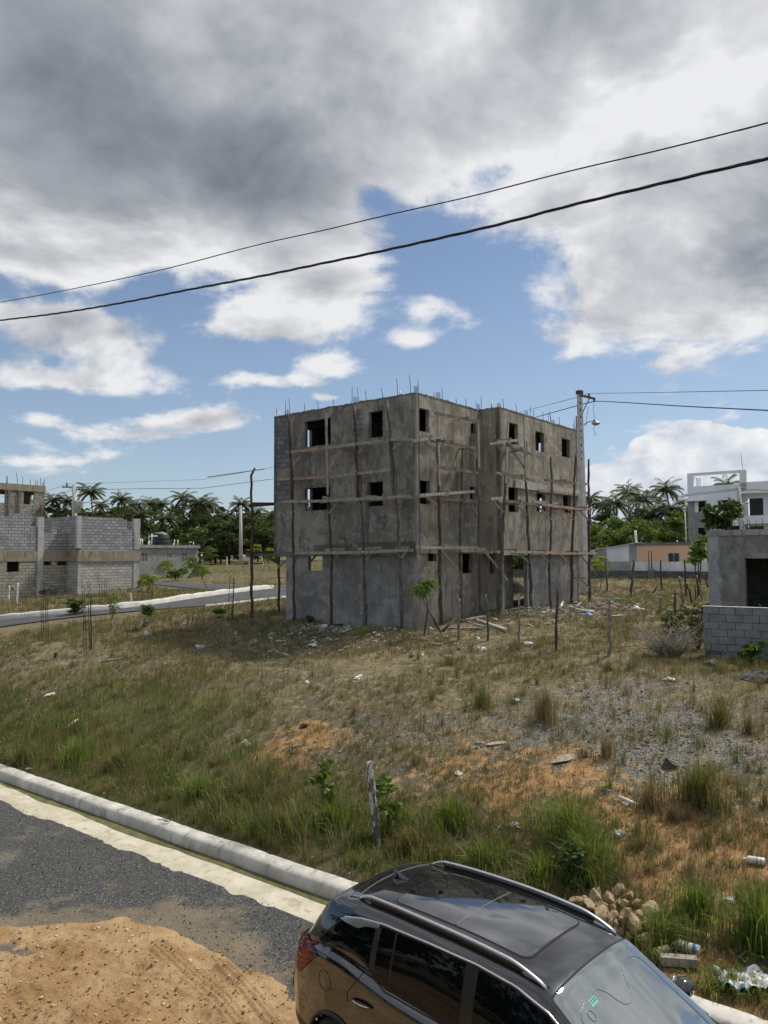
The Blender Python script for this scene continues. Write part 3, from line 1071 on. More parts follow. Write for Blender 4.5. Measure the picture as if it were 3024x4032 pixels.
# ---------------------------------------------------------------- walls with openings
def wall_mesh(mb, o, ux, length, z0, z1, thick, inward, holes=(), mi=0, uv0=(0, 0), sub=0.0, back=True):
    """a wall from o along ux; thick goes along inward; holes (u0,u1,z0,z1) cut right through"""
    o, ux, inward = Vector(o), Vector(ux), Vector(inward)
    us = sorted({0.0, length} | {min(max(h[k], 0), length) for h in holes for k in (0, 1)})
    zs = sorted({z0, z1} | {min(max(h[k], z0), z1) for h in holes for k in (2, 3)})

    def solid(i, j):
        if i < 0 or j < 0 or i >= len(us) - 1 or j >= len(zs) - 1:
            return False
        uc, zc = (us[i] + us[i + 1]) / 2, (zs[j] + zs[j + 1]) / 2
        return not any(h[0] < uc < h[1] and h[2] < zc < h[3] for h in holes)

    def P(u, z, d):
        q = o + ux * u + inward * (d * thick)
        return (q.x, q.y, z)
    flip = ux.cross(Vector((0, 0, 1))).dot(inward) > 0
    for i in range(len(us) - 1):
        for j in range(len(zs) - 1):
            if not solid(i, j):
                continue
            a, b, c, d = us[i], us[i + 1], zs[j], zs[j + 1]
            uvq = [(a + uv0[0], c + uv0[1]), (b + uv0[0], c + uv0[1]), (b + uv0[0], d + uv0[1]), (a + uv0[0], d + uv0[1])]
            f = [P(a, c, 0), P(b, c, 0), P(b, d, 0), P(a, d, 0)]
            g = [P(a, c, 1), P(b, c, 1), P(b, d, 1), P(a, d, 1)]
            if flip:
                mb.quad(f[::-1], mi, uvq[::-1])
                mb.quad(g, mi, uvq)
            else:
                mb.quad(f, mi, uvq)
                mb.quad(g[::-1], mi, uvq[::-1])
            for (di, dj, k0, k1) in ((-1, 0, 0, 3), (1, 0, 1, 2), (0, -1, 0, 1), (0, 1, 3, 2)):
                if not solid(i + di, j + dj):
                    q0, q1 = uvq[k0], uvq[k1]
                    sh = (thick, 0) if di else (0, thick)
                    mb.quad([f[k0], f[k1], g[k1], g[k0]], mi, [q0, q1, (q1[0] + sh[0], q1[1] + sh[1]), (q0[0] + sh[0], q0[1] + sh[1])])


AR = Vector((math.sin(0.672), math.cos(0.672), 0))      # street grid: away to the right
AL = Vector((-math.cos(0.672), math.sin(0.672), 0))     # street grid: away to the left
A0 = Vector((1.244, 27.912, 0))
TOP, SLAB, SLAB2, GR = ZC + 6.10, ZC + 0.40, ZC + 3.26, 2.37
L1, R1, PJ, R2 = 7.78, 4.56, 0.96, 7.72
Z1 = lambda x, y: (950 + x / 2.0107, 1450 + y / 2.0107)
Z2 = lambda x, y: (1600 + x / 2.0113, 1450 + y / 2.0113)
Z3 = lambda x, y: (x / 2.07375, 1850 + y / 2.07375)


def uz(px, o, ux):
    """coordinates along and up a wall of a point of the photograph"""
    nrm = Vector((-ux.y, ux.x, 0))
    p = onplane(*px, o, nrm)
    return (p - Vector(o)).dot(ux), p.z


def hole(fz, o, ux, x0, y0, x1, y1):
    a, za = uz(fz(x0, y0), o, ux)
    b, zb = uz(fz(x1, y1), o, ux)
    return (min(a, b), max(a, b), min(za, zb), max(za, zb))


W0 = A0 + AR * R1 - AL * PJ                    # wing's near corner
E0 = A0 + AR * R1                              # re-entrant corner
GL = -AL                                       # for the left face, u runs right to left along AL
left_holes = [hole(Z1, A0, AL, 503, 424, 708, 600), hole(Z1, A0, AL, 1008, 350, 1118, 540),
              hole(Z1, A0, AL, 503, 952, 706, 1118), hole(Z1, A0, AL, 1000, 905, 1122, 1088)]
left_low = [hole(Z1, A0, AL, 527, 1418, 640, 1604)]
face_holes = [hole(Z2, A0, AR, 97, 310, 183, 512), hole(Z2, A0, AR, 510, 430, 556, 520),
              hole(Z2, A0, AR, 108, 885, 189, 1080), hole(Z2, A0, AR, 503, 933, 553, 1040)]
face_low = [hole(Z2, A0, AR, 175, 1438, 244, 1528), hole(Z2, A0, AR, 418, 1455, 528, 1622)]
wing_holes = [hole(Z2, W0, AR, 808, 425, 888, 610), hole(Z2, W0, AR, 1021, 495, 1092, 665), hole(Z2, W0, AR, 1229, 550, 1298, 712),
              hole(Z2, W0, AR, 808, 938, 888, 1143), hole(Z2, W0, AR, 1031, 985, 1101, 1138), hole(Z2, W0, AR, 1239, 1005, 1306, 1150)]
B0 = A0 + AL * L1                              # far left corner
RT = R1 + R2
# openings in the rear walls that let the sky and garden show through the rooms
def through(fz, x, y, o, ux, w=0.5, h=0.6):
    u, z = uz(fz(x, y), o, ux)
    return (u - w, u + w, z - h, z + h)


OB = A0 + AL * L1
back_holes = []
side_holes = []
OE = A0 + AR * RT - AL * PJ
for (fz, x, y, w_, h_) in ((Z2, 1056, 662, .5, .45), (Z2, 1060, 1100, .55, .45)):
    side_holes.append(through(fz, x, y, OE, AL, w_, h_))
for (fz, x, y, w_, h_) in ((Z1, 519, 570, .16, .5), (Z1, 523, 1060, .16, .6)):
    back_holes.append(through(fz, x, y, OB, AR, w_, h_))
back_low = [through(Z1, 585, 1510, OB, AR, 0.62, 1.1), through(Z2, 900, 1620, OB, AR, 1.15, 1.35)]
back_holes = [(max(a, .3), min(b, RT - .3), max(c, SLAB + .15), min(d, TOP - .3)) for a, b, c, d in back_holes if b > .4 and a < RT - .4]
back_low = [(max(a, .3), min(b, RT - .3), max(c, GR + .0), min(d, SLAB - .3)) for a, b, c, d in back_low]

P_left = mat_plaster("plaster_shade_in_colour", (0.190, 0.174, 0.146), (0.300, 0.280, 0.242), (0.40, 0.388, 0.36), (0.085, 0.080, 0.070), rects=[(6.72, 7.9, 2.86 + 3.7, 2.86 + 6.35), (6.5, 7.9, 2.86 + 2.2, 2.86 + 3.2), (2.7, 3.15, 7.5, 8.6), (1.55, 1.95, 7.2, 8.6), (1.5, 2.0, 3.8, 4.3), (2.5, 2.75, 0.2, 3.0)], streak=0.75, seed=1.3, blocks=0.3,  # left face render, its shade put into the darker colour
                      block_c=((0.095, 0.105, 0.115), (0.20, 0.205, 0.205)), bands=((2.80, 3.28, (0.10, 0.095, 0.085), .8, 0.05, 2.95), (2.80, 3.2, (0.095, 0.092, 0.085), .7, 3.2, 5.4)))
P_low = mat_plaster("plaster_ground_storey", (0.205, 0.203, 0.192), (0.300, 0.297, 0.283), (0.37, 0.365, 0.35), (0.12, 0.117, 0.108), rects=[(2.45, 2.85, -0.2, 1.1), (2.55, 2.75, 1.1, 2.8)], streak=0.55, seed=4.1)
P_right = mat_plaster("plaster_sun_in_colour", (0.27, 0.240, 0.190), (0.40, 0.362, 0.298), (0.50, 0.475, 0.42), (0.13, 0.112, 0.088), streak=0.85, seed=7.7, bands=((2.82, 3.24, (0.36, 0.315, 0.24), .6, -1, 30),))  # street face render, sunlight put into the paler, warmer colour
P_in = mat_concrete("interior_render", (0.17, 0.168, 0.16), (0.25, 0.245, 0.235), 1.0)

bld = thing('unfinished_building', 'unfinished grey three storey concrete building wrapped in pole scaffolding, rusty rods on its roof', 'building', (A0.x, A0.y, GR))
TH = 0.18


def part(mb, name, mats, parent, **kw):
    return mb.build(name, mats, parent, world_coords=True, **kw)


# upper storeys
mb = MB()
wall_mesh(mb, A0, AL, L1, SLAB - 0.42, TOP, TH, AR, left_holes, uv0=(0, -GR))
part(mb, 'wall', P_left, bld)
mb = MB()
wall_mesh(mb, A0 + AR * 0.001 + AL * 0.0, AR, R1, SLAB - 0.36, TOP, TH, AL, face_holes, uv0=(0, -GR))
part(mb, 'wall', P_right, bld)
mb = MB()
wall_mesh(mb, E0, -AL, PJ, SLAB - 0.36, TOP + 0.02, TH, AR, [], uv0=(20, -GR))
wall_mesh(mb, W0, AR, R2, SLAB - 0.40, TOP + 0.02, TH, AL, wing_holes, uv0=(9, -GR))
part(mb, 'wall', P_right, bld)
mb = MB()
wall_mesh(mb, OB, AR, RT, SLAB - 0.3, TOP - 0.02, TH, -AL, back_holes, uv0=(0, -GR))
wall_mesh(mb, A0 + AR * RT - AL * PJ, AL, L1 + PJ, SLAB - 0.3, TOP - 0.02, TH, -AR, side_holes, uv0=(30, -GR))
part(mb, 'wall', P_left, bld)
# ground storey, set back under the overhang on the left
GLEN = uz(Z1(352, 1700), A0, AL)[0]
mb = MB()
wall_mesh(mb, A0 + AR * 0.02, AL, GLEN, GR - 0.6, SLAB - 0.42, TH, AR, left_low, uv0=(0, -GR))
part(mb, 'ground_storey_wall', P_low, bld)
PORCH = uz(Z2(846, 1700), E0 + AL * 0.02, AR)[0]
WSTART = uz(Z2(957, 1600), W0 + AL * 0.06, AR)[0]
mb = MB()
wall_mesh(mb, A0 + AL * 0.02, AR, R1 + PORCH, GR - 0.6, SLAB - 0.36, TH, AL, face_low + [hole(Z2, A0, AR, 664, 1466, 706, 1622)], uv0=(0, -GR))
part(mb, 'ground_storey_wall', P_right, bld)
mb = MB()
wall_mesh(mb, W0 + AL * 0.06 + AR * WSTART, AR, R2 - WSTART, GR - 0.6, SLAB - 0.40, TH, AL, [], uv0=(9 + WSTART, -GR))
part(mb, 'ground_storey_wall', P_low, bld)
mb = MB()
OG = A0 + AL * GLEN
wall_mesh(mb, OG + AR * (TH + .02), AR, RT - TH - .04, GR - 0.6, SLAB - 0.3, TH, -AL, [(max(a_, .05), b_, c_, d_) for a_, b_, c_, d_ in (through(Z1, 585, 1510, OG + AR * (TH + .02), AR, 0.75, 1.1), through(Z2, 900, 1640, OG + AR * (TH + .02), AR, 1.5, 1.5))], uv0=(0, -GR))
wall_mesh(mb, A0 + AR * (RT - .02) - AL * (PJ - .06), AL, GLEN + PJ - .1, GR - 0.6, SLAB - 0.3, TH, -AR, [through(Z2, 900, 1650, A0 + AR * (RT - .02) - AL * (PJ - .06), AL, .95, 1.6)], uv0=(30, -GR))
part(mb, 'ground_storey_wall', P_low, bld)
# floor plates and roof
def slab(z0, z1, r0, r1, l0, l1, mb):
    c = A0 + AR * (r0 + r1) / 2 + AL * (l0 + l1) / 2
    mb.box((c.x, c.y, (z0 + z1) / 2), (r1 - r0, l1 - l0, z1 - z0), Matrix((AR, AL, Vector((0, 0, 1)))).transposed())


for (z0, z1, pr) in ((SLAB - 0.16, SLAB - 0.02, 0.0), (SLAB2 - 0.15, SLAB2, 0.0), (TOP - 0.20, TOP - 0.06, 0.0)):
    mb = MB()
    i_ = TH + 0.004
    slab(z0, z1, i_, R1, i_, L1 - i_, mb)
    slab(z0, z1, R1 + 0.001, RT - i_, -PJ + i_, L1 - i_, mb)
    part(mb, 'floor_slab', P_in, bld)
# slab edges standing proud of the render
mb = MB()
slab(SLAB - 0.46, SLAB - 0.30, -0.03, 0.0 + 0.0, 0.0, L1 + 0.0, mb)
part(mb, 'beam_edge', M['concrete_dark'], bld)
mb = MB()
slab(SLAB - 0.44, SLAB - 0.37, R1 - 0.02, RT + 0.04, -PJ - 0.05, -PJ - 0.001, mb)
slab(SLAB2 - 0.42, SLAB2 - 0.10, R1 + 1.2, RT + 0.05, -PJ - 0.07, -PJ - 0.001, mb)
part(mb, 'beam_edge', M['concrete_pale'], bld)
mb = MB()
slab(SLAB - 0.39, SLAB - 0.15, R1 + 0.2, RT - 0.2, -PJ + 0.2, 0.0, mb)
part(mb, 'porch_ceiling', P_in, bld)
# porch column and column strips
mb = MB()
c = W0 + AL * 0.16 + AR * 0.16
mb.box((c.x, c.y, (GR - .6 + SLAB - .4) / 2), (0.26, 0.26, SLAB - .4 - GR + .6), Matrix((AR, AL, Vector((0, 0, 1)))).transposed())
part(mb, 'porch_column', M['concrete_dark'], bld)
mb = MB()
slab(GR - .6, TOP + 0.01, -0.008, 0.085, -0.008, 0.07, mb)
part(mb, 'corner_column', M['concrete'], bld)
# rooms: partitions keep the interior dark
mb = MB()
for (z0, z1) in ((SLAB - .01, SLAB2 - .16), (SLAB2 + .01, TOP - .21)):
    wall_mesh(mb, A0 + AR * 4.9 + AL * 0.3, AL, L1 - 2.2, z0, z1, 0.12, AR, [])
    wall_mesh(mb, A0 + AR * 8.9 - AL * 0.5, AL, 3.0, z0, z1, 0.12, AR, [])
    wall_mesh(mb, A0 + AR * 0.3 + AL * 3.4, AR, 3.3, z0, z1, 0.12, AL, [])
part(mb, 'partition', P_in, bld)
# rough cast top of the walls
def rough_cap(pts, width, name='wall_cap'):
    P = resample(pts, max(10, int(sum((b - a).length for a, b in zip(pts[:-1], pts[1:])) / 0.12)))
    V, F = [], []
    for i, p in enumerate(P):
        t = (P[min(i + 1, len(P) - 1)] - P[max(i - 1, 0)]).normalized()
        nrm = Vector((-t.y, t.x, 0))
        h = 0.03 + abs(random.gauss(0, 0.025))
        for d, z in ((-width / 2 - .012, -.02), (-width / 2 - .006 + random.uniform(-.02, .01), h * .8), (width / 2, h), (width / 2 + .012, -.02)):
            V.append((p.x + nrm.x * d, p.y + nrm.y * d, p.z + z))
        if i:
            for k in range(3):
                a = (i - 1) * 4 + k
                F.append((a, a + 1, a + 5, a + 4))
    o = mesh_np(name, np.array(V) - np.array(bld.location), [np.array(F)], M['concrete_dark'], parent=bld, smooth=False)
    return o


h_ = TH / 2
rough_cap([A0 + AL * L1 + AR * h_ + Vector((0, 0, TOP)), A0 + AR * h_ + AL * h_ + Vector((0, 0, TOP)), E0 + AL * h_ + Vector((0, 0, TOP))], TH)
rough_cap([E0 + AR * h_ + Vector((0, 0, TOP + .02)), W0 + AR * h_ + AL * h_ + Vector((0, 0, TOP + .02)), W0 + AR * R2 + AL * h_ + Vector((0, 0, TOP + .02))], TH)
# reinforcement rods
def rods(fz, items, o, ux, base):
    """items: (x_bottom, y_bottom, x_top, y_top) in zoom pixels; the rod stands on the wall"""
    for (x0, y0, x1, y1) in items:
        u0, z0 = uz(fz(x0, y0), o, ux)
        u1, z1 = uz(fz(x1, y1), o, ux)
        b = Vector(o) + ux * u0
        t = Vector(o) + ux * u1
        mb = MB()
        mb.tube([(b.x, b.y, base - 0.02), ((b.x + t.x) / 2 + .01, (b.y + t.y) / 2, (base + z1) / 2), (t.x, t.y, z1)], 0.012, 5)
        part(mb, 'rebar', M['steel'], bld)


oL, oR, oW = A0 + AR * h_, A0 + AL * h_, W0 + AL * h_
rods(Z1, [(278, 385, 277, 315), (347, 360, 352, 262), (350, 362, 350, 320), (361, 360, 361, 325), (367, 360, 368, 330), (376, 358, 376, 332), (386, 360, 376, 242), (500, 345, 502, 275), (612, 325, 599, 255), (726, 305, 727, 240),
          (874, 280, 878, 147), (886, 278, 886, 228), (896, 276, 897, 223), (906, 274, 907, 224), (915, 272, 916, 226), (929, 270, 917, 150), (987, 262, 984, 177), (1124, 235, 1107, 157), (1237, 210, 1230, 86), (1340, 190, 1332, 55)], oL, AL, TOP)
rods(Z2, [(60, 190, 61, 142), (68, 190, 69, 140), (76, 190, 77, 140), (84, 190, 85, 142), (93, 190, 92, 97), (219, 232, 219, 193), (236, 238, 236, 190), (246, 240, 246, 190), (255, 243, 255, 188), (264, 246, 264, 190), (283, 250, 281, 153), (394, 285, 393, 237), (472, 305, 470, 240), (551, 328, 551, 264), (562, 330, 562, 284), (569, 331, 569, 283), (575, 333, 575, 284), (590, 336, 592, 222)], oR, AR, TOP)
rods(Z2, [(718, 310, 718, 278), (727, 310, 727, 276), (735, 312, 735, 276), (743, 313, 743, 278), (771, 320, 762, 240), (874, 348, 865, 276), (940, 368, 940, 336), (949, 370, 949, 338), (957, 372, 957, 338), (977, 378, 984, 302), (1004, 385, 1007, 330), (1083, 410, 1081, 343), (1122, 422, 1123, 358), (1145, 428, 1132, 342), (1155, 432, 1155, 410), (1163, 434, 1163, 408), (1170, 436, 1170, 410), (1210, 448, 1210, 386), (1322, 482, 1322, 440), (1330, 484, 1330, 402), (1338, 486, 1344, 420), (1150, 430, 1133, 350)], oW, AR, TOP + .02)
for (fz, x, y, o, ux) in ((Z1, 1254, 190, oL, AL), (Z1, 300, 372, oL, AL), (Z2, 674, 292, oW, AR), (Z2, 1113, 408, oW, AR)):
    u, z = uz(fz(x, y), o, ux)
    q = Vector(o) + ux * u
    mb = MB()
    mb.tube([(q.x, q.y, TOP - .05), (q.x + .01, q.y, TOP + .22)], 0.03, 8)
    part(mb, 'vent_pipe', M['pvc'], bld)
# black gravel heap seen through the porch
# ---------------------------------------------------------------- scaffolding
M['brownboard'] = mat_wood("brown_board", (0.075, 0.055, 0.043), (0.17, 0.128, 0.098), (0.33, 0.29, 0.24), .35)
def wobble(pts, amp=0.025):
    P = resample(pts, max(len(pts), int(sum((b - a).length for a, b in zip(pts[:-1], pts[1:])) / 0.35)))
    return [p + Vector((random.uniform(-amp, amp), random.uniform(-amp, amp), 0)) for p in P]


def scaffold(name, label, fz, o, ux, off, poles, boards, braces, first=0):
    """off: horizontal vector from the wall plane to the plane of the poles"""
    o2 = Vector(o) + off
    root_p = onplane(*fz(*poles[first][1][-1]), o2, Vector((-ux.y, ux.x, 0)))
    root = thing(name, label, 'scaffolding', (root_p.x, root_p.y, gz(root_p.x, root_p.y)))
    nrm = Vector((-ux.y, ux.x, 0))
    for (kind, pts, r0, r1, d) in poles:
        P = [onplane(*fz(*p), o2 + off.normalized() * d, nrm) for p in pts]
        ground_foot = pts[-1][1] > 1700
        if ground_foot:
            P[-1].z = min(P[-1].z, gz(P[-1].x, P[-1].y)) - 0.15
        P.reverse()
        mb = MB()
        if kind == 'board':
            for a, b in zip(P[:-1], P[1:]):
                mb.beam(a, b, 0.05, 0.10, up=ux)
            part(mb, 'pole', M['greywood'], root)
        else:
            W = wobble(P)
            rr = [1.18 * (r1 + (r0 - r1) * i / (len(W) - 1)) * random.uniform(0.9, 1.08) for i in range(len(W))]
            mb.tube(W, rr, 7, jit=0.08)
            part(mb, 'pole', M[kind], root)
    for (a, b, kind, d) in boards:
        kind = 'brownboard' if kind == 'redwood' else kind
        pa = onplane(*fz(*a), o2 + off.normalized() * d, nrm)
        pb = onplane(*fz(*b), o2 + off.normalized() * d, nrm)
        mb = MB()
        mb.beam(pa, pb, 0.04, 0.11)
        part(mb, 'ledger_board', M[kind], root, bevel=0.004)
        if (pb - pa).length > 1.7 and d > 0:      # second rail on the wall side, with short cross pieces
            sh = off * -.62 + Vector((0, 0, random.uniform(-.03, .05)))
            mb = MB()
            mb.beam(pa.lerp(pb, .06) + sh, pb + sh, 0.04, 0.10)
            part(mb, 'ledger_board', M['greywood'], root)
            mb = MB()
            q_ = pa.lerp(pb, random.uniform(.3, .7)) + Vector((0, 0, .08))
            mb.beam(q_ + off * .22, q_ - off * .85, 0.05, 0.08)
            part(mb, 'putlog', M['greywood'], root)
    for (a, b, kind) in braces:
        # braces run from a pole in to the putlog end at the wall
        pa = onplane(*fz(*a), o2 + off.normalized() * 0.02, nrm)
        pb = onplane(*fz(*b), o2 - off * 0.35, nrm)
        mb = MB()
        mb.beam(pa, pb, 0.035, 0.08)
        part(mb, 'brace', M[kind], root)
        # putlog from the ledger in to the wall
        mb = MB()
        mb.beam(pb + off * 0.45, pb - off * 0.62, 0.05, 0.09)
        part(mb, 'putlog', M['greywood'], root)
    return root


scaffold('scaffolding', 'crooked pole scaffolding nailed along the shaded left face of the unfinished building', Z1, A0, AL, AR * -0.62, [
    ('redwood', [(373, 365), (385, 520), (395, 780), (400, 1015)], .045, .05, .05), ('redwood', [(393, 870), (408, 1150), (412, 1450), (417, 2010)], .042, .055, 0),
    ('board', [(671, 355), (678, 620), (686, 1000)], .04, .04, .05), ('redwood', [(690, 860), (690, 1150), (705, 1350), (717, 1560), (712, 1800), (714, 2015)], .04, .058, 0),
    ('redwood', [(893, 300), (908, 500), (912, 800), (925, 1020)], .05, .052, .05), ('bark', [(935, 790), (945, 1050), (965, 1250), (970, 1500), (978, 1800), (988, 2015)], .042, .062, 0),
    ('bark', [(1155, 250), (1165, 400), (1180, 600), (1206, 1010)], .045, .05, .05), ('bark', [(1190, 540), (1200, 750), (1222, 850), (1222, 1000), (1240, 1250), (1250, 1450), (1262, 1700), (1278, 2060)], .04, .066, 0)],
    [((363, 667), (825, 612), 'tanwood', .07), ((818, 610), (1300, 553), 'greywood', .07), ((290, 881), (742, 860), 'tanwood', -.3), ((738, 856), (1187, 803), 'greywood', .07),
     ((322, 1054), (556, 1055), 'greywood', .07), ((552, 1054), (938, 1035), 'greywood', .10), ((930, 1035), (1345, 1012), 'greywood', .07), ((645, 1022), (800, 1035), 'greywood', -.2), ((952, 1012), (1080, 1020), 'greywood', -.3),
     ((425, 1461), (556, 1463), 'greywood', .07), ((552, 1462), (945, 1457), 'greywood', .1), ((940, 1457), (1312, 1440), 'greywood', .07), ((370, 1440), (492, 1438), 'greywood', -.4), ((665, 1437), (818, 1434), 'tanwood', -.4), ((920, 1432), (1110, 1422), 'greywood', -.4), ((1225, 1420), (1330, 1418), 'greywood', -.3)],
    [((398, 782), (492, 668), 'greywood'), ((688, 800), (810, 634), 'greywood'), ((930, 672), (975, 610), 'greywood'), ((1200, 642), (1250, 572), 'greywood'), ((415, 1145), (476, 1066), 'greywood'), ((693, 1148), (757, 1062), 'greywood'),
     ((962, 1092), (1008, 1038), 'greywood'), ((1218, 1097), (1278, 1018), 'tanwood'), ((388, 1602), (460, 1475), 'greywood'), ((693, 1602), (766, 1470), 'greywood'), ((958, 1572), (1016, 1468), 'greywood'), ((1266, 1502), (1312, 1438), 'tanwood'), ((538, 1545), (600, 1470), 'redwood')], 7)
scaffold('scaffolding', 'pole scaffolding beside the inner corner of the sunlit street face of the unfinished building', Z2, A0, AR, AL * -0.62, [
    ('board', [(255, 335), (254, 600), (264, 930)], .04, .04, .05), ('redwood', [(252, 560), (253, 800), (258, 1060), (264, 1300), (263, 1600), (282, 2065)], .042, .064, 0),
    ('bark', [(448, 630), (444, 760), (440, 1050), (428, 1150), (430, 1500), (437, 1750), (433, 2065)], .036, .058, 0),
    ('board', [(568, 430), (571, 600), (574, 790)], .04, .04, .05), ('bark', [(562, 700), (564, 850), (574, 1050), (580, 1170), (572, 1250), (582, 1450), (586, 1955)], .04, .066, 0)],
    [((228, 355), (580, 425), 'redwood', .06), ((104, 567), (318, 540), 'greywood', .1), ((236, 568), (556, 636), 'redwood', .06), ((236, 776), (562, 830), 'redwood', .06), ((107, 1006), (538, 976), 'greywood', .1), ((240, 1018), (562, 1062), 'redwood', .06),
     ((112, 1420), (566, 1423), 'greywood', .1), ((560, 1428), (808, 1436), 'greywood', .02), ((430, 1442), (770, 1456), 'tanwood', .09)],
    [((281, 697), (130, 572), 'greywood'), ((560, 715), (480, 636), 'greywood'), ((280, 1105), (150, 1016), 'greywood'), ((581, 1178), (512, 1074), 'greywood'), ((470, 1676), (266, 1424), 'tanwood')], 1)
scaffold('scaffolding', 'pole scaffolding standing along the projecting right wing of the unfinished building', Z2, W0, AR, AL * -0.62, [
    ('board', [(806, 420), (797, 640), (786, 910)], .04, .04, .05), ('bark', [(790, 830), (774, 1100), (766, 1250), (752, 1480), (747, 1700), (733, 1960)], .05, .085, 0),
    ('board', [(932, 385), (941, 640), (948, 900)], .04, .04, .05), ('bark', [(950, 580), (950, 900), (955, 1150), (968, 1400), (980, 1600), (992, 1885)], .04, .072, 0),
    ('bark', [(1145, 700), (1152, 850), (1150, 1000), (1144, 1350), (1136, 1550), (1141, 1860)], .036, .062, 0),
    ('board', [(1348, 380), (1352, 650), (1356, 900)], .04, .04, .05), ('redwood', [(1350, 655), (1332, 850), (1326, 1200), (1311, 1500), (1307, 1825)], .04, .066, 0),
    ('redwood', [(1440, 720), (1443, 900), (1443, 1100), (1450, 1400), (1448, 1790)], .042, .06, 0)],
    [((790, 602), (992, 682), 'redwood', .06), ((716, 588), (890, 568), 'greywood', .1), ((760, 826), (1018, 890), 'redwood', .06), ((1096, 886), (1345, 911), 'redwood', .06), ((1336, 908), (1440, 918), 'greywood', .08), ((780, 1050), (1042, 1082), 'redwood', .06), ((1000, 1055), (1200, 1070), 'greywood', -.1), ((1070, 1076), (1335, 1112), 'tanwood', .06), ((1328, 1114), (1490, 1116), 'tanwood', .09), ((670, 1034), (760, 1028), 'greywood', .06),
     ((764, 1452), (994, 1456), 'greywood', .06), ((1000, 1456), (1205, 1462), 'tanwood', .06), ((1203, 1466), (1512, 1466), 'tanwood', .08), ((1300, 1450), (1490, 1452), 'greywood', -.2), ((1048, 968), (1390, 1006), 'tanwood', -.5)],
    [((956, 817), (845, 656), 'greywood'), ((806, 716), (716, 606), 'greywood'), ((770, 1142), (668, 1030), 'greywood'), ((962, 1172), (858, 1072), 'greywood'), ((1150, 1202), (1033, 1084), 'greywood'), ((1336, 1212), (1222, 1114), 'greywood'), ((1446, 1206), (1370, 1122), 'greywood'), ((803, 1682), (630, 1460), 'greywood'), ((985, 1552), (890, 1464), 'greywood'), ((1140, 1542), (1056, 1464), 'greywood'), ((1356, 1614), (1208, 1466), 'greywood'), ((1476, 1597), (1374, 1476), 'greywood'), ((1450, 1742), (1374, 1660), 'tanwood')], 1)
# free end of the scaffold behind the left corner
q0 = on(*Z1(82, 1975))
q1 = on(*Z1(298, 1925))
root = thing('scaffolding', 'two dark red poles joined by planks, free standing left of the building', 'scaffolding', q0)
dpt = q0.y


def loose(mb, pts, r, y, n=7):
    P = [at(*Z1(*p), y) for p in pts]
    P.reverse()
    W = wobble(P)
    mb.tube(W, [r * (1 - .25 * i / len(W)) for i in range(len(W))], n, jit=.06)


mb = MB(); loose(mb, [(103, 790), (80, 840), (78, 960), (86, 1100), (85, 1500), (80, 1995)], .068, q0.y); part(mb, 'pole', M['redwood'], root)
mb = MB(); loose(mb, [(300, 1400), (299, 1600), (297, 1940)], .064, q1.y); part(mb, 'pole', M['redwood'], root)
for (a, ya, b, yb, k) in (((60, 1092), q0.y - .1, (262, 1076), q1.y, 'redwood'), ((72, 1072), q0.y + .1, (330, 1074), q1.y - .3, 'redwood'), ((30, 1462), q0.y - .1, (405, 1452), q1.y - .6, 'redwood'), ((42, 1482), q0.y + .06, (352, 1476), q1.y, 'greywood'), ((292, 1578), q1.y - .1, (350, 1524), q1.y - .4, 'greywood'), ((-270, 862), q0.y - .1, (186, 797), q0.y + .4, 'thin')):
    mb = MB()
    mb.beam(at(*Z1(*a), ya), at(*Z1(*b), yb), *((.03, .035) if k == 'thin' else (0.05, 0.12 if k == 'redwood' else 0.09)))
    part(mb, 'brace' if a[0] == 292 else 'ledger_board', M.get(k, M['greywood']), root)

# ---------------------------------------------------------------- block house on the left
B_pale = mat_blocks("grey_blocks", (0.40, 0.39, 0.365), (0.54, 0.53, 0.50), (0.19, 0.18, 0.16), (0.24, 0.21, 0.16), 0.4)  # palest of the three block tones
B_new = mat_blocks("new_grey_blocks", (0.27, 0.275, 0.28), (0.41, 0.41, 0.41), (0.12, 0.12, 0.12), (0.17, 0.17, 0.165), 0.35)
B_old = mat_blocks("weathered_blocks", (0.30, 0.28, 0.235), (0.44, 0.415, 0.355), (0.14, 0.13, 0.11), (0.075, 0.066, 0.054), 0.8)
G1 = 2.55
PC = at(306, 2184, 50.0)
PC.z = 0
bh = thing('block_house', 'roofless two storey grey block house with a tan concrete band, beyond the far road', 'house', (PC.x, PC.y, G1))
PQ = PC + AL * 1.27
LEN = 9.0
SB0, SB1 = ZC - 0.35, ZC + 0.36             # slab band
ro = lambda x0, y0, x1, y1, o=PQ: hole(Z3, o, AR, x0, y0, x1, y1)


def zz3(y, depth):
    return at(300, 1850 + y / 2.07375, depth).z


UT = zz3(378, 50)
mb = MB()   # right block, storey below the band
wall_mesh(mb, PC, AR, 4.7, G1 - .6, SB0, .15, AL, [ro(780, 700, 803, 746, PC), ro(849, 700, 859, 746, PC), ro(1008, 700, 1019, 740, PC)], uv0=(0, 0))
wall_mesh(mb, PC + AR * .001 + AL * .151, AL, 1.2, G1 - .6, SB0, .15, AR, [], uv0=(7, 0))
wall_mesh(mb, PC + AR * 4.7 + AL * .15, AL, 6, G1 - .6, SB0, .15, -AR, [], uv0=(9, 0))
part(mb, 'wall', B_pale, bh)
mb = MB()   # upper storey of the right block with its stepped top
N_ = int((UT - SB1) / 0.2)
stepu = ro(1036, 468, 1090, 384, PC)
wall_mesh(mb, PC + AR * .12, AR, 4.46, SB1, UT, .15, AL, [(stepu[0] - .12, 9, UT - .85, UT + 1), (3.2, 9, UT - .12, UT + 1)], uv0=(.12, 0))
wall_mesh(mb, PC + AL * .12, AL, 6.0, SB1, UT + .02, .15, AR, [], uv0=(6, 0))
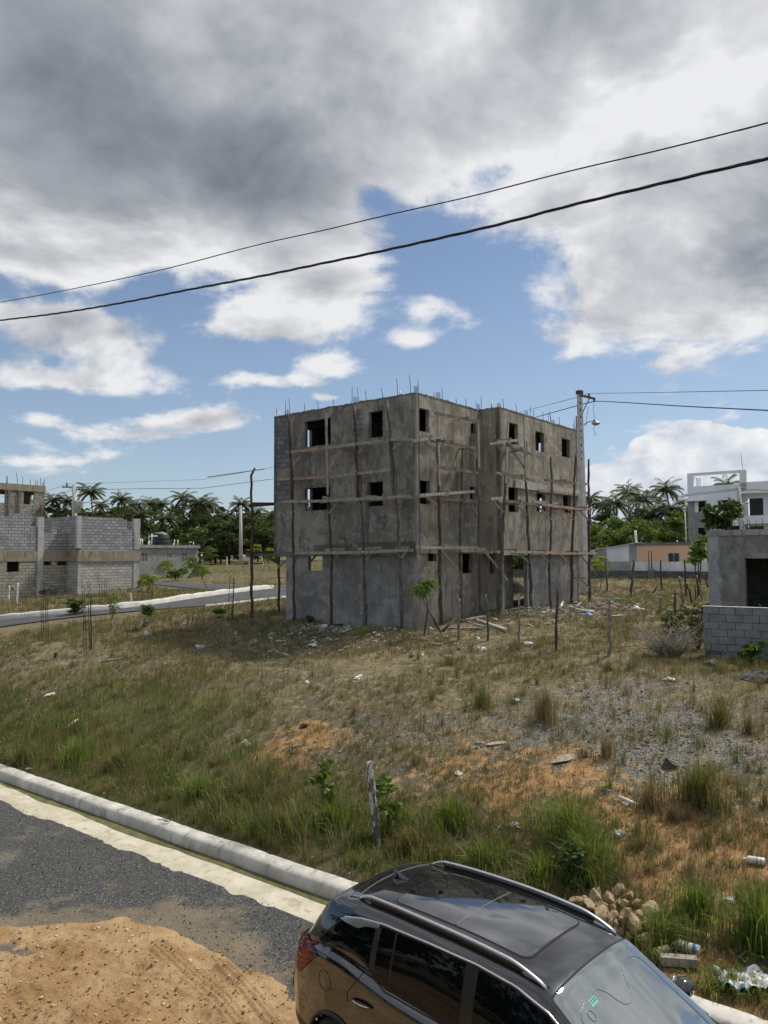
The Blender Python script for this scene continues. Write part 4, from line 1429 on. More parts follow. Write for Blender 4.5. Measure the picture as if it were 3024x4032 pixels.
wall_mesh(mb, PC + AR * 4.7 + AL * 0.2, AL, 6.0, SB1, UT - .15, .15, -AR, [], uv0=(6, 0))
wall_mesh(mb, PC + AL * 6.0 + AR * -8, AR, 12.7, SB1, UT, .15, -AL, [], uv0=(0, 0))
part(mb, 'upper_wall', B_new, bh)
mb = MB()   # recessed wall on the left
o_ = PQ - AR * LEN
rl = lambda x0, y0, x1, y1: (lambda h: (h[0] + LEN, h[1] + LEN, h[2], h[3]))(ro(x0, y0, x1, y1))
wall_mesh(mb, o_, AR, LEN, G1 - .8, SB0, .15, AL, [rl(22, 706, 157, 830), rl(346, 708, 422, 776), rl(467, 706, 552, 776), rl(568, 710, 622, 960)], uv0=(0, .05))
wall_mesh(mb, o_ + AL * 5, AR, LEN + 4, G1 - .8, SB0, .15, AL, [(6.5, 7.3, G1 + 1.2, G1 + 2.2)], uv0=(0, .05))
part(mb, 'wall', B_old, bh)
# the step line of the half built upper wall, read off course by course
mb = MB()
segs = [(-420, 62, 372), (62, 118, 378), (118, 248, 356), (248, 312, 452), (345, 428, 502), (428, 468, 436), (468, 560, 505)]
for (x0, x1, y) in segs:
    u0, z_ = uz(Z3(x0, y), PQ, AR)
    u1, _ = uz(Z3(x1, y), PQ, AR)
    z_ = SB1 + round((z_ - SB1) / .2) * .2
    q = PQ + AR * u0
    wall_mesh(mb, q + AL * .02, AR, u1 - u0, SB1, z_, .15, AL, [], uv0=(u0 + 20, 0))
part(mb, 'upper_wall', B_new, bh)
for (fr, x0, x1, y0, y1, o, d) in (('col', 312, 347, 386, 985, PQ, .02), ('col', 630, 660, 374, 640, PC, .02), ('col', 636, 655, 686, 990, PC, .02), ('col', 1096, 1141, 398, 650, PC, .02), ('col', 1090, 1114, 686, 962, PC, .02), ('col', 160, 196, 130, 640, PQ, .5)):
    if x0 == 160:
        continue
    u0, z1_ = uz(Z3(x0, y0), o, AR)
    u1, z0_ = uz(Z3(x1, y1), o, AR)
    c = Vector(o) + AR * (u0 + u1) / 2 - AL * d + AL * .12
    mb = MB()
    mb.box((c.x, c.y, (z0_ + z1_) / 2 - (.3 if y1 > 900 else 0)), (u1 - u0, .28, z1_ - z0_ + (.6 if y1 > 900 else 0)), Matrix((AR, AL, Vector((0, 0, 1)))).transposed())
    part(mb, 'column', M['concrete_pale'], bh)
M['band'] = mat_concrete("stained_band", (0.27, 0.23, 0.165), (0.39, 0.345, 0.26), 1.4, (0.10, 0.085, 0.06), 0.8, streak=True)


def gbox(mb, o, r0, r1, l0, l1, z0, z1):
    c = Vector(o) + AR * (r0 + r1) / 2 + AL * (l0 + l1) / 2
    mb.box((c.x, c.y, (z0 + z1) / 2), (r1 - r0, l1 - l0, z1 - z0), Matrix((AR, AL, Vector((0, 0, 1)))).transposed())


mb = MB()
gbox(mb, PC, -.03, 4.78, -.05, 6.1, SB0, SB1)
gbox(mb, PQ, -LEN, -.031, -.03, 6.0, SB0 + .02, SB1 - .02)
part(mb, 'floor_slab', M['band'], bh)
mb = MB()
gbox(mb, PC, -.05, 4.80, -.07, 6.1, SB0 - .05, SB0 - .003)
part(mb, 'slab_edge', M['concrete_dark'], bh)

# weathered tower house behind
TC = at(0, 2184, 62.0)
TC.z = 0
G2 = 2.9
tw = thing('block_tower_house', 'weathered three storey block house with dark streaks and rods on top, behind the roofless house', 'house', (TC.x, TC.y, G2))
T3 = zz3(122, 64)
zo = TC - AR * 6
th_ = lambda x0, y0, x1, y1: (lambda h: (h[0] + 6, h[1] + 6, h[2], h[3]))(hole(Z3, TC, AR, x0, y0, x1, y1))
wL = uz(Z3(366, 200), TC, AR)[0] + 6
mb = MB()
h1_, h2_ = th_(-60, 150, 42, 270), th_(196, 158, 278, 284)
wall_mesh(mb, zo, AR, wL, G2, T3 - .55, .15, AL, [h1_, h2_], uv0=(0, 0))
wall_mesh(mb, zo + AR * (wL - .15) + AL * .15, AL, 6, G2, T3 - .55, .15, AR, [(1.0, 2.2, T3 - 1.8, T3 - .7)], uv0=(0, 0))
rear = zo + AL * 5.0
k1, k2 = uz(Z3(12, 190), rear, AR), uz(Z3(216, 200), rear, AR)
wall_mesh(mb, rear, AR, wL - .2, G2, T3 - .55, .15, AL, [(k1[0] - .6, k1[0] + .42, k1[1] - 1.6, k1[1] + .12), (k2[0] - .9, k2[0] + .5, k2[1] - 1.5, k2[1] + .4)], uv0=(0, 0))
part(mb, 'wall', B_old, tw)
mb = MB()
gbox(mb, zo, -.05, wL + .05, -.05, 5.2, T3 - .55, T3)
part(mb, 'roof_beam', M['band'], tw)
for x0, x1 in ((60, 72), (146, 156)):
    u0 = uz(Z3(x0, 250), TC, AR)[0] + 6
    mb = MB()
    gbox(mb, zo, u0, u0 + .16, -.10, -.001, G2 + 3, T3 - .55)
    part(mb, 'downpipe', M['concrete_dark'], tw)
for (x, y, x2, y2) in ((54, 96, 54, 50), (60, 97, 60, 52), (146, 103, 134, 26), (184, 105, 187, 58), (248, 110, 248, 76), (292, 114, 292, 78), (304, 115, 309, 84), (330, 117, 331, 64), (340, 118, 352, 96), (352, 118, 368, 70), (362, 118, 360, 92)):
    a = onplane(*Z3(x, y), TC + AL * .1, AL)
    b = onplane(*Z3(x2, y2), TC + AL * .1, AL)
    mb = MB()
    mb.tube([(a.x, a.y, T3 - .02), (b.x, b.y, b.z)], .022, 5)
    part(mb, 'rebar', M['steel'], tw)
for x in (330, 340, 352, 360):
    a = onplane(*Z3(x, 380), TC - AL * .12, AL)
    b = onplane(*Z3(x, 250 + (x % 7) * 10), TC - AL * .12, AL)
    mb = MB()
    mb.tube([a, b], .03, 5)
    part(mb, 'rebar', M['steel'], tw)

# small rendered house with a water tank
SC = at(545, 2184, 75.0)
SC.z = 0
G3 = 3.3
S_pl = mat_plaster("house_render", (0.27, 0.265, 0.25), (0.35, 0.345, 0.325), (0.42, 0.41, 0.39), (0.17, 0.165, 0.155), streak=0.6, seed=3.3)
sh = thing('small_house', 'small flat roofed rendered house with three barred windows and pipes on its roof', 'house', (SC.x, SC.y, G3))
SZ = zz3(640, 76)
mb = MB()
sw = [hole(Z3, SC, AR, 1130, 676, 1203, 748), hole(Z3, SC, AR, 1366, 676, 1402, 716), hole(Z3, SC, AR, 1484, 676, 1526, 740)]
wall_mesh(mb, SC - AR * 1.5, AR, 8.8, G3 - .6, SZ, .15, AL, [(a + 1.5, b + 1.5, c, d) for a, b, c, d in sw], uv0=(0, 0))
wall_mesh(mb, SC + AR * 7.3 + AL * .15, AL, 5, G3 - .6, SZ, .15, -AR, [], uv0=(0, 0))
wall_mesh(mb, SC - AR * 1.5 + AL * 5.0, AR, 8.8, G3 - .6, SZ, .15, AL, [], uv0=(0, 0))
part(mb, 'wall', S_pl, sh)
mb = MB()
gbox(mb, SC, -1.7, 7.45, -.18, 5.3, SZ, SZ + .30)
part(mb, 'roof', M['concrete'], sh)
M['bars'] = mat_plain("window_bars", (0.55, 0.56, 0.60), 0.5, 0, .1)
M['pane'] = mat_plain("dark_pane", (0.012, 0.014, 0.02), 0.25)
for (a, b, c, d) in sw:
    mb = MB()
    gbox(mb, SC, a, b, .09, .10, c, d)
    wn = part(mb, 'window', M['pane'], sh)
    mb = MB()
    n_ = max(3, int((b - a) / .16))
    for k in range(n_ + 1):
        x = a + (b - a) * k / n_
        gbox(mb, SC, x - .018, x + .018, .012, .045, c, d)
    for z in (c + .02, (c + d) / 2, d - .02):
        gbox(mb, SC, a, b, .046, .07, z - .018, z + .018)
    g = mb.build('bars', M['bars'], wn)
    g.data.transform(Matrix.Translation(-Vector(sh.location)))
for (x, y) in ((1213, 585), (1222, 580), (1352, 605), (1415, 600), (1424, 570), (1452, 572), (1580, 590), (1148, 560), (1163, 565)):
    a = onplane(*Z3(x, 618), SC + AL * 1.5, AL)
    b = onplane(*Z3(x, y), SC + AL * 1.5, AL)
    mb = MB()
    mb.tube([(a.x, a.y, SZ + .25), (b.x, b.y, b.z)], .055, 7)
    part(mb, 'roof_pipe', M['pvc'], sh)
mb = MB()
a = onplane(*Z3(1240, 520), SC + AL * 1.5, AL)
b = onplane(*Z3(1217, 540), SC + AL * 1.5, AL)
mb.tube([(a.x, a.y, SZ + .25), a], .055, 7)
mb.tube([(b.x, b.y, SZ + .25), b, b + AR * 1.0], .05, 7)
part(mb, 'roof_pipe', M['pvc'], sh)
tk = onplane(*Z3(1314, 612), SC + AL * 2.2, AL)
tank = thing('water_tank', 'round black plastic water tank standing on the small flat roof', 'water tank', (tk.x, tk.y, SZ + .30))
mb = MB()
mb.lathe([(0.80, 0), (0.85, .04), (.83, .3), (.86, .34), (.83, .38), (.83, .7), (.86, .74), (.83, .78), (.83, 1.02), (.70, 1.22), (.68, 1.24)], n=24)
mb.build('tank_body', M['black'], tank)
mb = MB()
mb.lathe([(.68, 1.2), (.70, 1.24), (.5, 1.33), (.3, 1.36), (.3, 1.42), (.1, 1.44)], n=24)
mb.build('lid', mat_plain("grey_lid", (.22, .22, .22), .6), tank)

# ---------------------------------------------------------------- houses on the right
# plastered room close by
RC = at(2787, 2184, 25.0)
RC.z = 0
rm = thing('plastered_room', 'flat roofed grey rendered room with a big black doorway, behind the block wall', 'outbuilding', (RC.x, RC.y, 2.4))
P_room = mat_plaster("room_render", (0.185, 0.182, 0.172), (0.265, 0.262, 0.248), (0.35, 0.347, 0.33), (0.105, 0.104, 0.10), streak=0.45, seed=11.3)
P_roomp = mat_plaster("smooth_render_patch", (0.29, 0.30, 0.315), (0.36, 0.365, 0.375), (0.42, 0.425, 0.43), (0.22, 0.22, 0.225), streak=0.3, seed=2.3)
GLd = -AL
RZ = at(2787, 2092, 25.0).z
# u runs to the right along -AL
dh_a, dz1 = uz((2932, 2199), RC, GLd)
mb = MB()
wall_mesh(mb, RC, GLd, 5.6, 1.9, RZ, .18, AR, [(dh_a, dh_a + 2.3, 2.3, dz1)], uv0=(0, -2))
wall_mesh(mb, RC + AR * .18, AR, 4.2, 1.9, RZ, .18, GLd, [], uv0=(8, -2))
wall_mesh(mb, RC + AR * 4.4, GLd, 5.6, 1.9, RZ, .18, -AR, [], uv0=(12, -2))
wall_mesh(mb, RC + GLd * 5.6 + AR * .18, AR, 4.0, 1.9, RZ, .18, -GLd, [], uv0=(12, -2))
part(mb, 'wall', P_room, rm)
mb = MB()
gbox(mb, RC, -.03, 4.4, -5.63, .03, RZ - .16, RZ + .03)
part(mb, 'roof', M['concrete'], rm)
# smoother strip of fresh render down the left edge and round the doorway
mb = MB()
P = []
for i in range(61):
    z = 2.0 + (RZ - .17 - 2.0) * i / 60
    wdt = 0.42 + 0.09 * float(fbm(np.array([i * .16]), np.array([2.]), 3)) * 2 - .08 * (i / 60) + .03 * random.uniform(-1, 1)
    P.append((z, wdt))
for (z0, w0), (z1, w1) in zip(P[:-1], P[1:]):
    q = [RC - AR * .004 + Vector((0, 0, z0)), RC - AR * .004 + GLd * w0 + Vector((0, 0, z0)), RC - AR * .004 + GLd * w1 + Vector((0, 0, z1)), RC - AR * .004 + Vector((0, 0, z1))]
    mb.quad(q, 0, [(0, z0), (w0, z0), (w1, z1), (0, z1)])
for (u0, u1, z0, z1) in ((dh_a - .22, dh_a - .005, 2.2, dz1 + .18), (dh_a - .005, dh_a + 2.4, dz1 + .005, dz1 + .18)):
    q = [RC - AR * .012 + GLd * u + Vector((0, 0, z)) for u, z in ((u0, z0), (u1, z0), (u1, z1), (u0, z1))]
    mb.quad(q, 1, [(u0, z0), (u1, z0), (u1, z1), (u0, z1)])
part(mb, 'render_patch', [P_roomp, P_low], rm)
for (px, py0, py1) in ((2818, 2100, 2025), (2882, 2095, 1990), (2892, 2092, 2060), (2912, 2088, 2035), (2928, 2088, 2050), (2943, 2086, 2040), (2953, 2086, 2045), (2973, 2084, 2050), (3005, 2082, 2040)):
    a = onplane(px, py0, RC + AR * 1.2, AR)
    b = onplane(px + random.uniform(-6, 6), py1, RC + AR * 1.2, AR)
    mb = MB()
    mb.tube([(a.x, a.y, RZ), b], .011, 5)
    part(mb, 'rebar', M['steel'], rm)

# block garden wall in front of it: every block laid
BWc = at(2768, 2390, 20.7)
BWc.z = 0
bw_d = Vector((0.83, -0.557, 0)).normalized()
bw_n = Vector((-bw_d.y, bw_d.x, 0))
wz0 = 1.9
WZ1 = at(2805, 2387, 20.7).z
bwall = thing('block_wall', 'low wall of large grey concrete blocks with dark joints, in front of the plastered room', 'wall', (BWc.x, BWc.y, wz0))
mb = MB()
rot = Matrix((bw_d, bw_n, Vector((0, 0, 1)))).transposed()
nrow = int((WZ1 - wz0) / .2) + 1
for i in range(nrow):
    z = WZ1 - .2 * i - .1
    shift = (.205 if i % 2 else 0) + random.uniform(-.03, .03)
    for k in range(-1, 14):
        u0 = k * .41 + shift
        if u0 + .4 < 0.02:
            continue
        a = max(u0, 0.0 + random.uniform(0, .05))
        c = BWc + bw_d * ((a + u0 + .395) / 2) + bw_n * random.uniform(-.004, .004)
        mb.box((c.x, c.y, z + random.uniform(-.003, .003)), (u0 + .395 - a, .15, .187), rot, jit=.003)
part(mb, 'block_courses', mat_concrete("wall_blocks", (0.185, 0.193, 0.196), (0.265, 0.272, 0.275), 2.2, (0.13, 0.133, 0.133), 0.5), bwall, bevel=.006)
mb = MB()
c = BWc + bw_d * 2.9
mb.box((c.x, c.y, (wz0 + WZ1) / 2 - .02), (5.72, .125, WZ1 - wz0 - .04), rot)
part(mb, 'mortar', mat_plain("dark_mortar", (.07, .068, .064), .95), bwall)
mb = MB()
c = BWc + bw_d * 2.85 
mb.box((c.x, c.y, WZ1 + .010), (5.7, .158, .014), rot)
part(mb, 'coping', mat_plain("pale_mortar_top", (.55, .54, .52), .9), bwall)
# stamped maker's word, upside down on one block of the lowest course
fc = bpy.data.curves.new('block_lettering', 'FONT')
fc.body = 'KHOURY'
fc.size = 0.135
fc.extrude = 0.002
fo_ = bpy.data.objects.new('block_lettering', fc)
dg = bpy.context.evaluated_depsgraph_get()
me_ = bpy.data.meshes.new_from_object(fo_)
txt = bpy.data.objects.new('lettering', me_)
col.objects.link(txt)
bpy.data.objects.remove(fo_)
me_.materials.append(mat_plain("dark_green_paint", (.02, .04, .03), .8))
lc, lz = None, None
lp = onplane(2813, 2568, BWc, bw_n)
Mx = Matrix((-bw_d, -Vector((0, 0, 1)), -bw_n)).transposed().to_4x4()
txt.parent = bwall
lc = BWc + bw_d * ((lp - BWc).dot(bw_d) + 0.30) - bw_n * 0.085
me_.transform(Matrix.Translation(Vector((lc.x, lc.y, lp.z + .05)) - Vector(bwall.location)) @ Mx)

# orange house
OC = at(2720, 2184, 68.0)
OC.z = 0
G4 = 3.05
M['peach'] = mat_concrete("peach_paint", (0.66, 0.43, 0.285), (0.72, 0.48, 0.325), 0.6, (0.54, 0.35, 0.23), 0.35, streak=True)
oh = thing('orange_house', 'low peach painted house with a dark two pane window and bare block parapet', 'house', (OC.x, OC.y, G4))
OZ = at(2720, 2146, 68.0).z
lw = hole(lambda x, y: (x, y), OC, AL, 2630, 2177, 2676, 2212)
rw = hole(lambda x, y: (x, y), OC, AR, 2747, 2175, 2762, 2212)
mb = MB()
wall_mesh(mb, OC, AL, 4.95, G4 - .5, OZ, .15, AR, [lw], uv0=(0, 0))
wall_mesh(mb, OC + AR * .151, AR, 5.0, G4 - .5, OZ, .15, AL, [(rw[0] - .15, rw[1] - .15, rw[2], rw[3])], uv0=(0, 0))
wall_mesh(mb, OC + AL * 4.95 + AR * .16, AR, 5.0, G4 - .5, OZ, .15, -AL, [], uv0=(0, 0))
part(mb, 'wall', M['peach'], oh)
mb = MB()
gbox(mb, OC, -.06, 5.2, -.06, 5.0, OZ, OZ + .26)
part(mb, 'parapet', M['concrete_dark'], oh)
for h, ax in ((lw, AL), (rw, AR)):
    mb = MB()
    if ax is AL:
        gbox(mb, OC, .10, .11, h[0], h[1], h[2], h[3])
    else:
        gbox(mb, OC, h[0], h[1], .10, .11, h[2], h[3])
    wn = part(mb, 'window', M['pane'], oh)
    mb = MB()
    t_ = .05
    for (u0, u1, z0, z1) in ((h[0], h[0] + t_, h[2], h[3]), (h[1] - t_, h[1], h[2], h[3]), (h[0] + t_, h[1] - t_, h[3] - t_, h[3]), ((h[0] + h[1]) / 2 - t_ / 2, (h[0] + h[1]) / 2 + t_ / 2, h[2], h[3] - t_)):
        if ax is AL:
            gbox(mb, OC, .04, .08, u0, u1, z0, z1)
        else:
            gbox(mb, OC, u0, u1, .04, .08, z0, z1)
    g = mb.build('frame', M['galv'] if ax is AL else M['redwood'], wn)
    g.data.transform(Matrix.Translation(-Vector(oh.location)))
for (px, p0, p1, r) in ((2501, 2142, 2089, .12), (2665, 2138, 2127, .05), (2697, 2136, 2018, .05), (2502, 2142, 2137, .05)):
    a = onplane(px + 6, p0, OC + AR * .6, AR)
    b = onplane(px, p1, OC + AR * .6, AR)
    mb = MB()
    mb.tube([(a.x, a.y, OZ + .1), b], r, 8)
    part(mb, 'roof_pipe', M['pvc'], oh)

# corrugated shed and fence
def mat_sheet(name, a, b, rust, amt):
    m, t, p, out = new_mat(name)
    pos = t.add('ShaderNodeNewGeometry').outputs['Position']
    n = t.noise(pos, 0.9, 6, 0.6)
    n2 = t.noise(t.scalevec(pos, (3, 3, .6)), 1.5, 6, 0.6)
    c = t.mix(t.step(n, .35, .65), a, b)
    c = t.mix(t.m('MULTIPLY', t.step(n2, .55, .7), amt), c, rust)
    t.link(c, p.inputs['Base Color'])
    p.inputs['Metallic'].default_value = 0.2
    p.inputs['Roughness'].default_value = 0.45
    return m


M['zinc'] = mat_sheet("zinc_sheet", (0.66, 0.69, 0.71), (0.80, 0.82, 0.83), (0.46, 0.45, 0.43), .4)
M['zinc_old'] = mat_sheet("old_zinc_sheet", (0.30, 0.31, 0.31), (0.44, 0.45, 0.45), (0.22, 0.15, 0.10), .6)


def corrugated(o, ux, u0, u1, zlo, ztop, nrm, pitch=.16, amp=.04):
    """wavy sheet standing on zlo; ztop(u) gives its upper edge"""
    n = int((u1 - u0) / (pitch / 4)) + 1
    V, F = [], []
    for i in range(n):
        u = u0 + (u1 - u0) * i / (n - 1)
        d = amp * math.sin(2 * math.pi * u / pitch)
        q = Vector(o) + ux * u + nrm * d
        for z in (zlo(u), ztop(u)):
            V.append((q.x, q.y, z))
        for z in (ztop(u), zlo(u)):
            V.append((q.x + nrm.x * .004, q.y + nrm.y * .004, z))
        if i:
            a = (i - 1) * 4
            for k in range(4):
                F.append((a + k, a + (k + 1) % 4, a + 4 + (k + 1) % 4, a + 4 + k))
    return V, F


shd = thing('tin_shed', 'lean-to shed of shiny corrugated sheets with a sloping roof, left of the peach house', 'shed', tuple(OC + AL * 7 + Vector((0, 0, 3.0))))
ztp = lambda u: OZ + .22 - (u - 4.95) / 4.5 * (at(2503, 2139, 71).z - at(2329, 2169, 73.5).z)
for (u0, u1, zl, mname) in ((4.96, 5.7, 3.0, 'zinc_old'), (5.7, 7.9, 3.0, 'zinc'), (7.9, 8.25, 3.6, 'zinc_old'), (8.25, 9.3, 4.7, 'zinc_old')):
    V, F = corrugated(OC, AL, u0, u1, (lambda u, zl=zl: zl + .02 * math.sin(u * 9)), ztp, -AR)
    mesh_np('sheet', np.array(V) - np.array(shd.location), [np.array(F)], M[mname], parent=shd, smooth=False)
mb = MB()
gbox(mb, OC, 1.2, 1.3, 4.95, 9.4, 3.0, 4.6)
part(mb, 'rear_wall', M['zinc_old'], shd)
V = [tuple(OC + AL * u + AR * r + Vector((0, 0, ztp(u) + .03 + dz_))) for u in (4.9, 9.5) for r in (-.25, 3.5) for dz_ in (0, .04)]
mesh_np('roof', np.array(V) - np.array(shd.location), [np.array([(0, 2, 6, 4), (1, 5, 7, 3), (0, 4, 5, 1), (2, 3, 7, 6), (0, 1, 3, 2), (4, 6, 7, 5)])], M['zinc'], parent=shd, smooth=False)
for u in (5.0, 8.3, 9.3):
    mb = MB()
    q = OC + AL * u - AR * -.06
    mb.beam((q.x, q.y, 2.9), (q.x, q.y, ztp(u)), .1, .1)
    part(mb, 'post', M['greywood'], shd)

LW0 = at(2420, 2184, 66.0)
LW0.z = 0
wd = Vector((0.783, -0.622, 0))
wn_ = Vector((0.622, 0.783, 0))
zt_ = lambda px, py, y: at(px, py, y).z
lowwall = thing('boundary_wall', 'long low wall of dark weathered blocks under the corrugated fence', 'wall', (LW0.x, LW0.y, 2.8))
WT = zt_(2420, 2247, 66)
mb = MB()
wall_mesh(mb, LW0 - wd * 22, wd, 36, 2.2, WT, .15, wn_, [], uv0=(0, -2.2))
part(mb, 'wall', mat_blocks("dark_blocks", (0.10, 0.098, 0.092), (0.17, 0.168, 0.16), (0.06, 0.058, 0.055), (0.055, 0.053, 0.048), .7), lowwall)
mb = MB()
for u in (3.2, 9.0, -4):
    q = LW0 + wd * u - wn_ * .02
    mb.box((q.x, q.y, 3.0), (.5, .25, 1.6), Matrix((wd, wn_, Vector((0, 0, 1)))).transposed())
part(mb, 'pier', M['concrete_dark'], lowwall)
for u in (3.1, 8.9):
    q = LW0 + wd * u - wn_ * .02
    mb = MB()
    for a in (-.12, .12):
        for b in (0, .12):
            mb.tube([(q.x + wd.x * a + wn_.x * b, q.y + wd.y * a + wn_.y * b, 3.7), (q.x + wd.x * a + wn_.x * b, q.y + wd.y * a + wn_.y * b, 5.4)], .02, 5)
    for z in (4.0, 4.3, 4.6):
        mb.tube([(q.x + wd.x * -.13, q.y + wd.y * -.13, z), (q.x + wd.x * .13, q.y + wd.y * .13, z)], .014, 4)
    part(mb, 'column_rods', M['steel'], lowwall)
fen = thing('corrugated_fence', 'corrugated metal fence standing behind the dark low wall, before the peach house', 'fence', tuple(LW0 + wn_ * .4 + Vector((0, 0, 2.9))))
ft = lambda u: zt_(2500, 2212, 64.5) + (.25 if u < -3.5 else 0)
cuts = [(-5.2, -3.7, 'zinc_old'), (-3.68, 1.3, 'zinc_old'), (1.35, 3.2, 'zinc'), (3.22, 5.3, 'zinc'), (5.32, 7.4, 'zinc'), (7.42, 9.5, 'zinc'), (9.5, 12, 'zinc')]
for i, (a, b, mname) in enumerate(cuts):
    V, F = corrugated(LW0 + wn_ * (.35 + .02 * (i % 2)), wd, a, b, lambda u: 2.9, lambda u, i=i: ft(u) + .03 * math.sin(i * 2.1), wn_, .15, .03)
    mesh_np('sheet', np.array(V) - np.array(fen.location), [np.array(F)], M[mname], parent=fen, smooth=False)

# white three storey house
WC = at(2714, 2184, 79.0)
WC.z = 0
G5 = 3.3
M['white'] = mat_concrete("white_wash", (0.74, 0.77, 0.82), (0.83, 0.86, 0.90), 0.5, (0.62, 0.65, 0.70), .4, streak=True)
M['greywash'] = mat_concrete("unpainted_render", (0.24, 0.245, 0.25), (0.34, 0.345, 0.345), 0.8, (0.17, 0.17, 0.17), .6, streak=True)
wh = thing('white_house', 'tall whitewashed three storey house with an open concrete frame on its roof', 'house', (WC.x, WC.y, G5))
Z8 = lambda x, y: (2600 + x / 3.9127, 1850 + y / 3.9127)
hw = lambda x0, y0, x1, y1: hole(Z8, WC, GLd, x0, y0, x1, y1)
zr = lambda y: at(2714, 1850 + y / 3.9127, 79.0).z
PAR = zr(262)
bal = uz(Z8(1240, 500), WC, GLd)[0]
mb = MB()
wall_mesh(mb, WC, GLd, bal, zr(490), PAR, .18, AR, [hw(518, 490, 692, 650), hw(882, 470, 1060, 634)], uv0=(0, 0))
split = uz(Z8(712, 700), WC, GLd)[0]
h3 = hw(882, 470, 1060, 634)
wall_mesh(mb, WC + GLd * split, GLd, bal - split, G5, zr(490), .18, AR, [(h3[0] - split, h3[1] - split, h3[2], h3[3]), (1.6, 3.3, zr(1040), zr(880))], uv0=(0, 0))
wall_mesh(mb, WC + AR * .18, AR, 8, G5, PAR, .18, GLd, [], uv0=(0, 0))
part(mb, 'wall', M['white'], wh)
mb = MB()
h4 = hw(518, 490, 692, 650)
wall_mesh(mb, WC + AR * .005, GLd, split, G5, zr(490), .18, AR, [h4, hw(580, 895, 706, 1010)], uv0=(0, 0))
part(mb, 'unpainted_wall', M['greywash'], wh)
mb = MB()
gbox(mb, WC, -.5, 0.18, -split - .05, .15, zr(490), zr(474))
part(mb, 'window_hood', M['white'], wh)
# balcony bay on the right: recessed wall, floor, parapet, roof parapet
mb = MB()
bo = WC + GLd * bal
bz = lambda y: onplane(*Z8(1400, y), bo, AR).z
bh_ = lambda x0, y0, x1, y1: hole(Z8, bo + AR * 1.2, GLd, x0, y0, x1, y1)
wall_mesh(mb, bo + AR * 1.2, GLd, 8, G5, bz(300), .18, AR, [bh_(1345, 445, 1590, 700), bh_(1318, 870, 1600, 1000)], uv0=(0, 0))
wall_mesh(mb, bo + AR * .19 - GLd * .18, AR, 1.0, G5, bz(370), .18, GLd, [], uv0=(0, 0))
part(mb, 'balcony_wall', M['white'], wh)
mb = MB()
wall_mesh(mb, bo, GLd, 8, bz(360), bz(185), .18, AR, [], uv0=(0, 0))
wall_mesh(mb, bo, GLd, 8, bz(830), bz(705), .15, AR, [], uv0=(0, 0))
part(mb, 'balcony_parapet', M['white'], wh)
mb = MB()
gbox(mb, bo, .16, 1.19, -8, -.01, bz(838), bz(800))
gbox(mb, bo, .19, 6, -8, -.01, bz(360), bz(335))
gbox(mb, WC, .19, 7.8, -bal, -.19, PAR - .5, PAR - .35)
part(mb, 'balcony_floor', M['white'], wh)
mb = MB()
rail = WC + GLd * (bal + .03)
fz_ = zr(57)
w4 = .85
gbox(mb, WC, 0.0, .5, -w4 + .2, 0, PAR, fz_)
gbox(mb, WC, 3.2, 3.7, -.55, 0, PAR, fz_)
gbox(mb, WC, 0.0, .5, -bal - .6, -bal + .05, PAR - .8, fz_)
gbox(mb, WC, 0.02, .48, -bal + .05, -w4 + .2, fz_ - .30, fz_)
gbox(mb, WC, .5, 3.2, -.5, -.02, fz_ - .30, fz_)
part(mb, 'roof_frame', M['white'], wh)
mb = MB()
a = onplane(*Z8(1272, 0), WC + AR * .3, AR)
b = onplane(2917, 1783, WC + AR * .3, AR)
mb.tube([(a.x, a.y, fz_ - .05), b], .03, 6)
part(mb, 'antenna', M['galv'], wh)
# dark rooms behind the openings
mb = MB()
gbox(mb, WC, 2.5, 2.6, -bal, -.2, G5, PAR - .6)
gbox(mb, bo, 3.2, 3.3, -8, -.1, G5, bz(360))
gbox(mb, WC, .2, 2.5, -bal, -.2, zr(720), zr(700))
part(mb, 'room_back', P_in, wh)
for (u, pz) in ((hw(518, 490, 692, 650), 0),):
    mb = MB()
    gbox(mb, WC, .06, .10, -u[0] - .42, -u[0] - .02, u[2], u[3])
    part(mb, 'shutter', M['white'], wh)

# ---------------------------------------------------------------- car
CARO = (1.30, 6.86, 0.23)
CARA = math.atan2(-0.69, 0.72)
car = thing('parked_car', 'dark grey estate car with silver roof rails and dark glass roof, parked beside the kerb', 'car', CARO, CARA)
car.scale = (.955, .955, .955)


def mat_paint():
    m, t, p, out = new_mat("dark_grey_paint")
    tc = t.add('ShaderNodeTexCoord').outputs['Object']
    n = t.noise(tc, 900, 1, 0.5)
    t.link(t.mix(t.step(n, .45, .75), (0.016, 0.018, 0.024), (0.045, 0.050, 0.060)), p.inputs['Base Color'])
    p.inputs['Metallic'].default_value = 0.9
    # thin dust film on the panels
    d = t.noise(tc, 3.0, 6, 0.65)
    t.link(t.rng(d, .35, .7, .13, .24), p.inputs['Roughness'])
    p.inputs['Coat Weight'].default_value = 1.0
    p.inputs['Coat Roughness'].default_value = 0.03
    p.inputs['Coat IOR'].default_value = 1.85
    return m


def mat_glass(name, c, rough, ior):
    m, t, p, out = new_mat(name)
    tc = t.add('ShaderNodeTexCoord').outputs['Object']
    d = t.noise(tc, 4.0, 5, 0.65)
    t.link(t.mix(d, tuple(x * .9 for x in c), tuple(x * 1.1 for x in c)), p.inputs['Base Color'])
    p.inputs['Roughness'].default_value = rough
    p.inputs['IOR'].default_value = ior
    return m


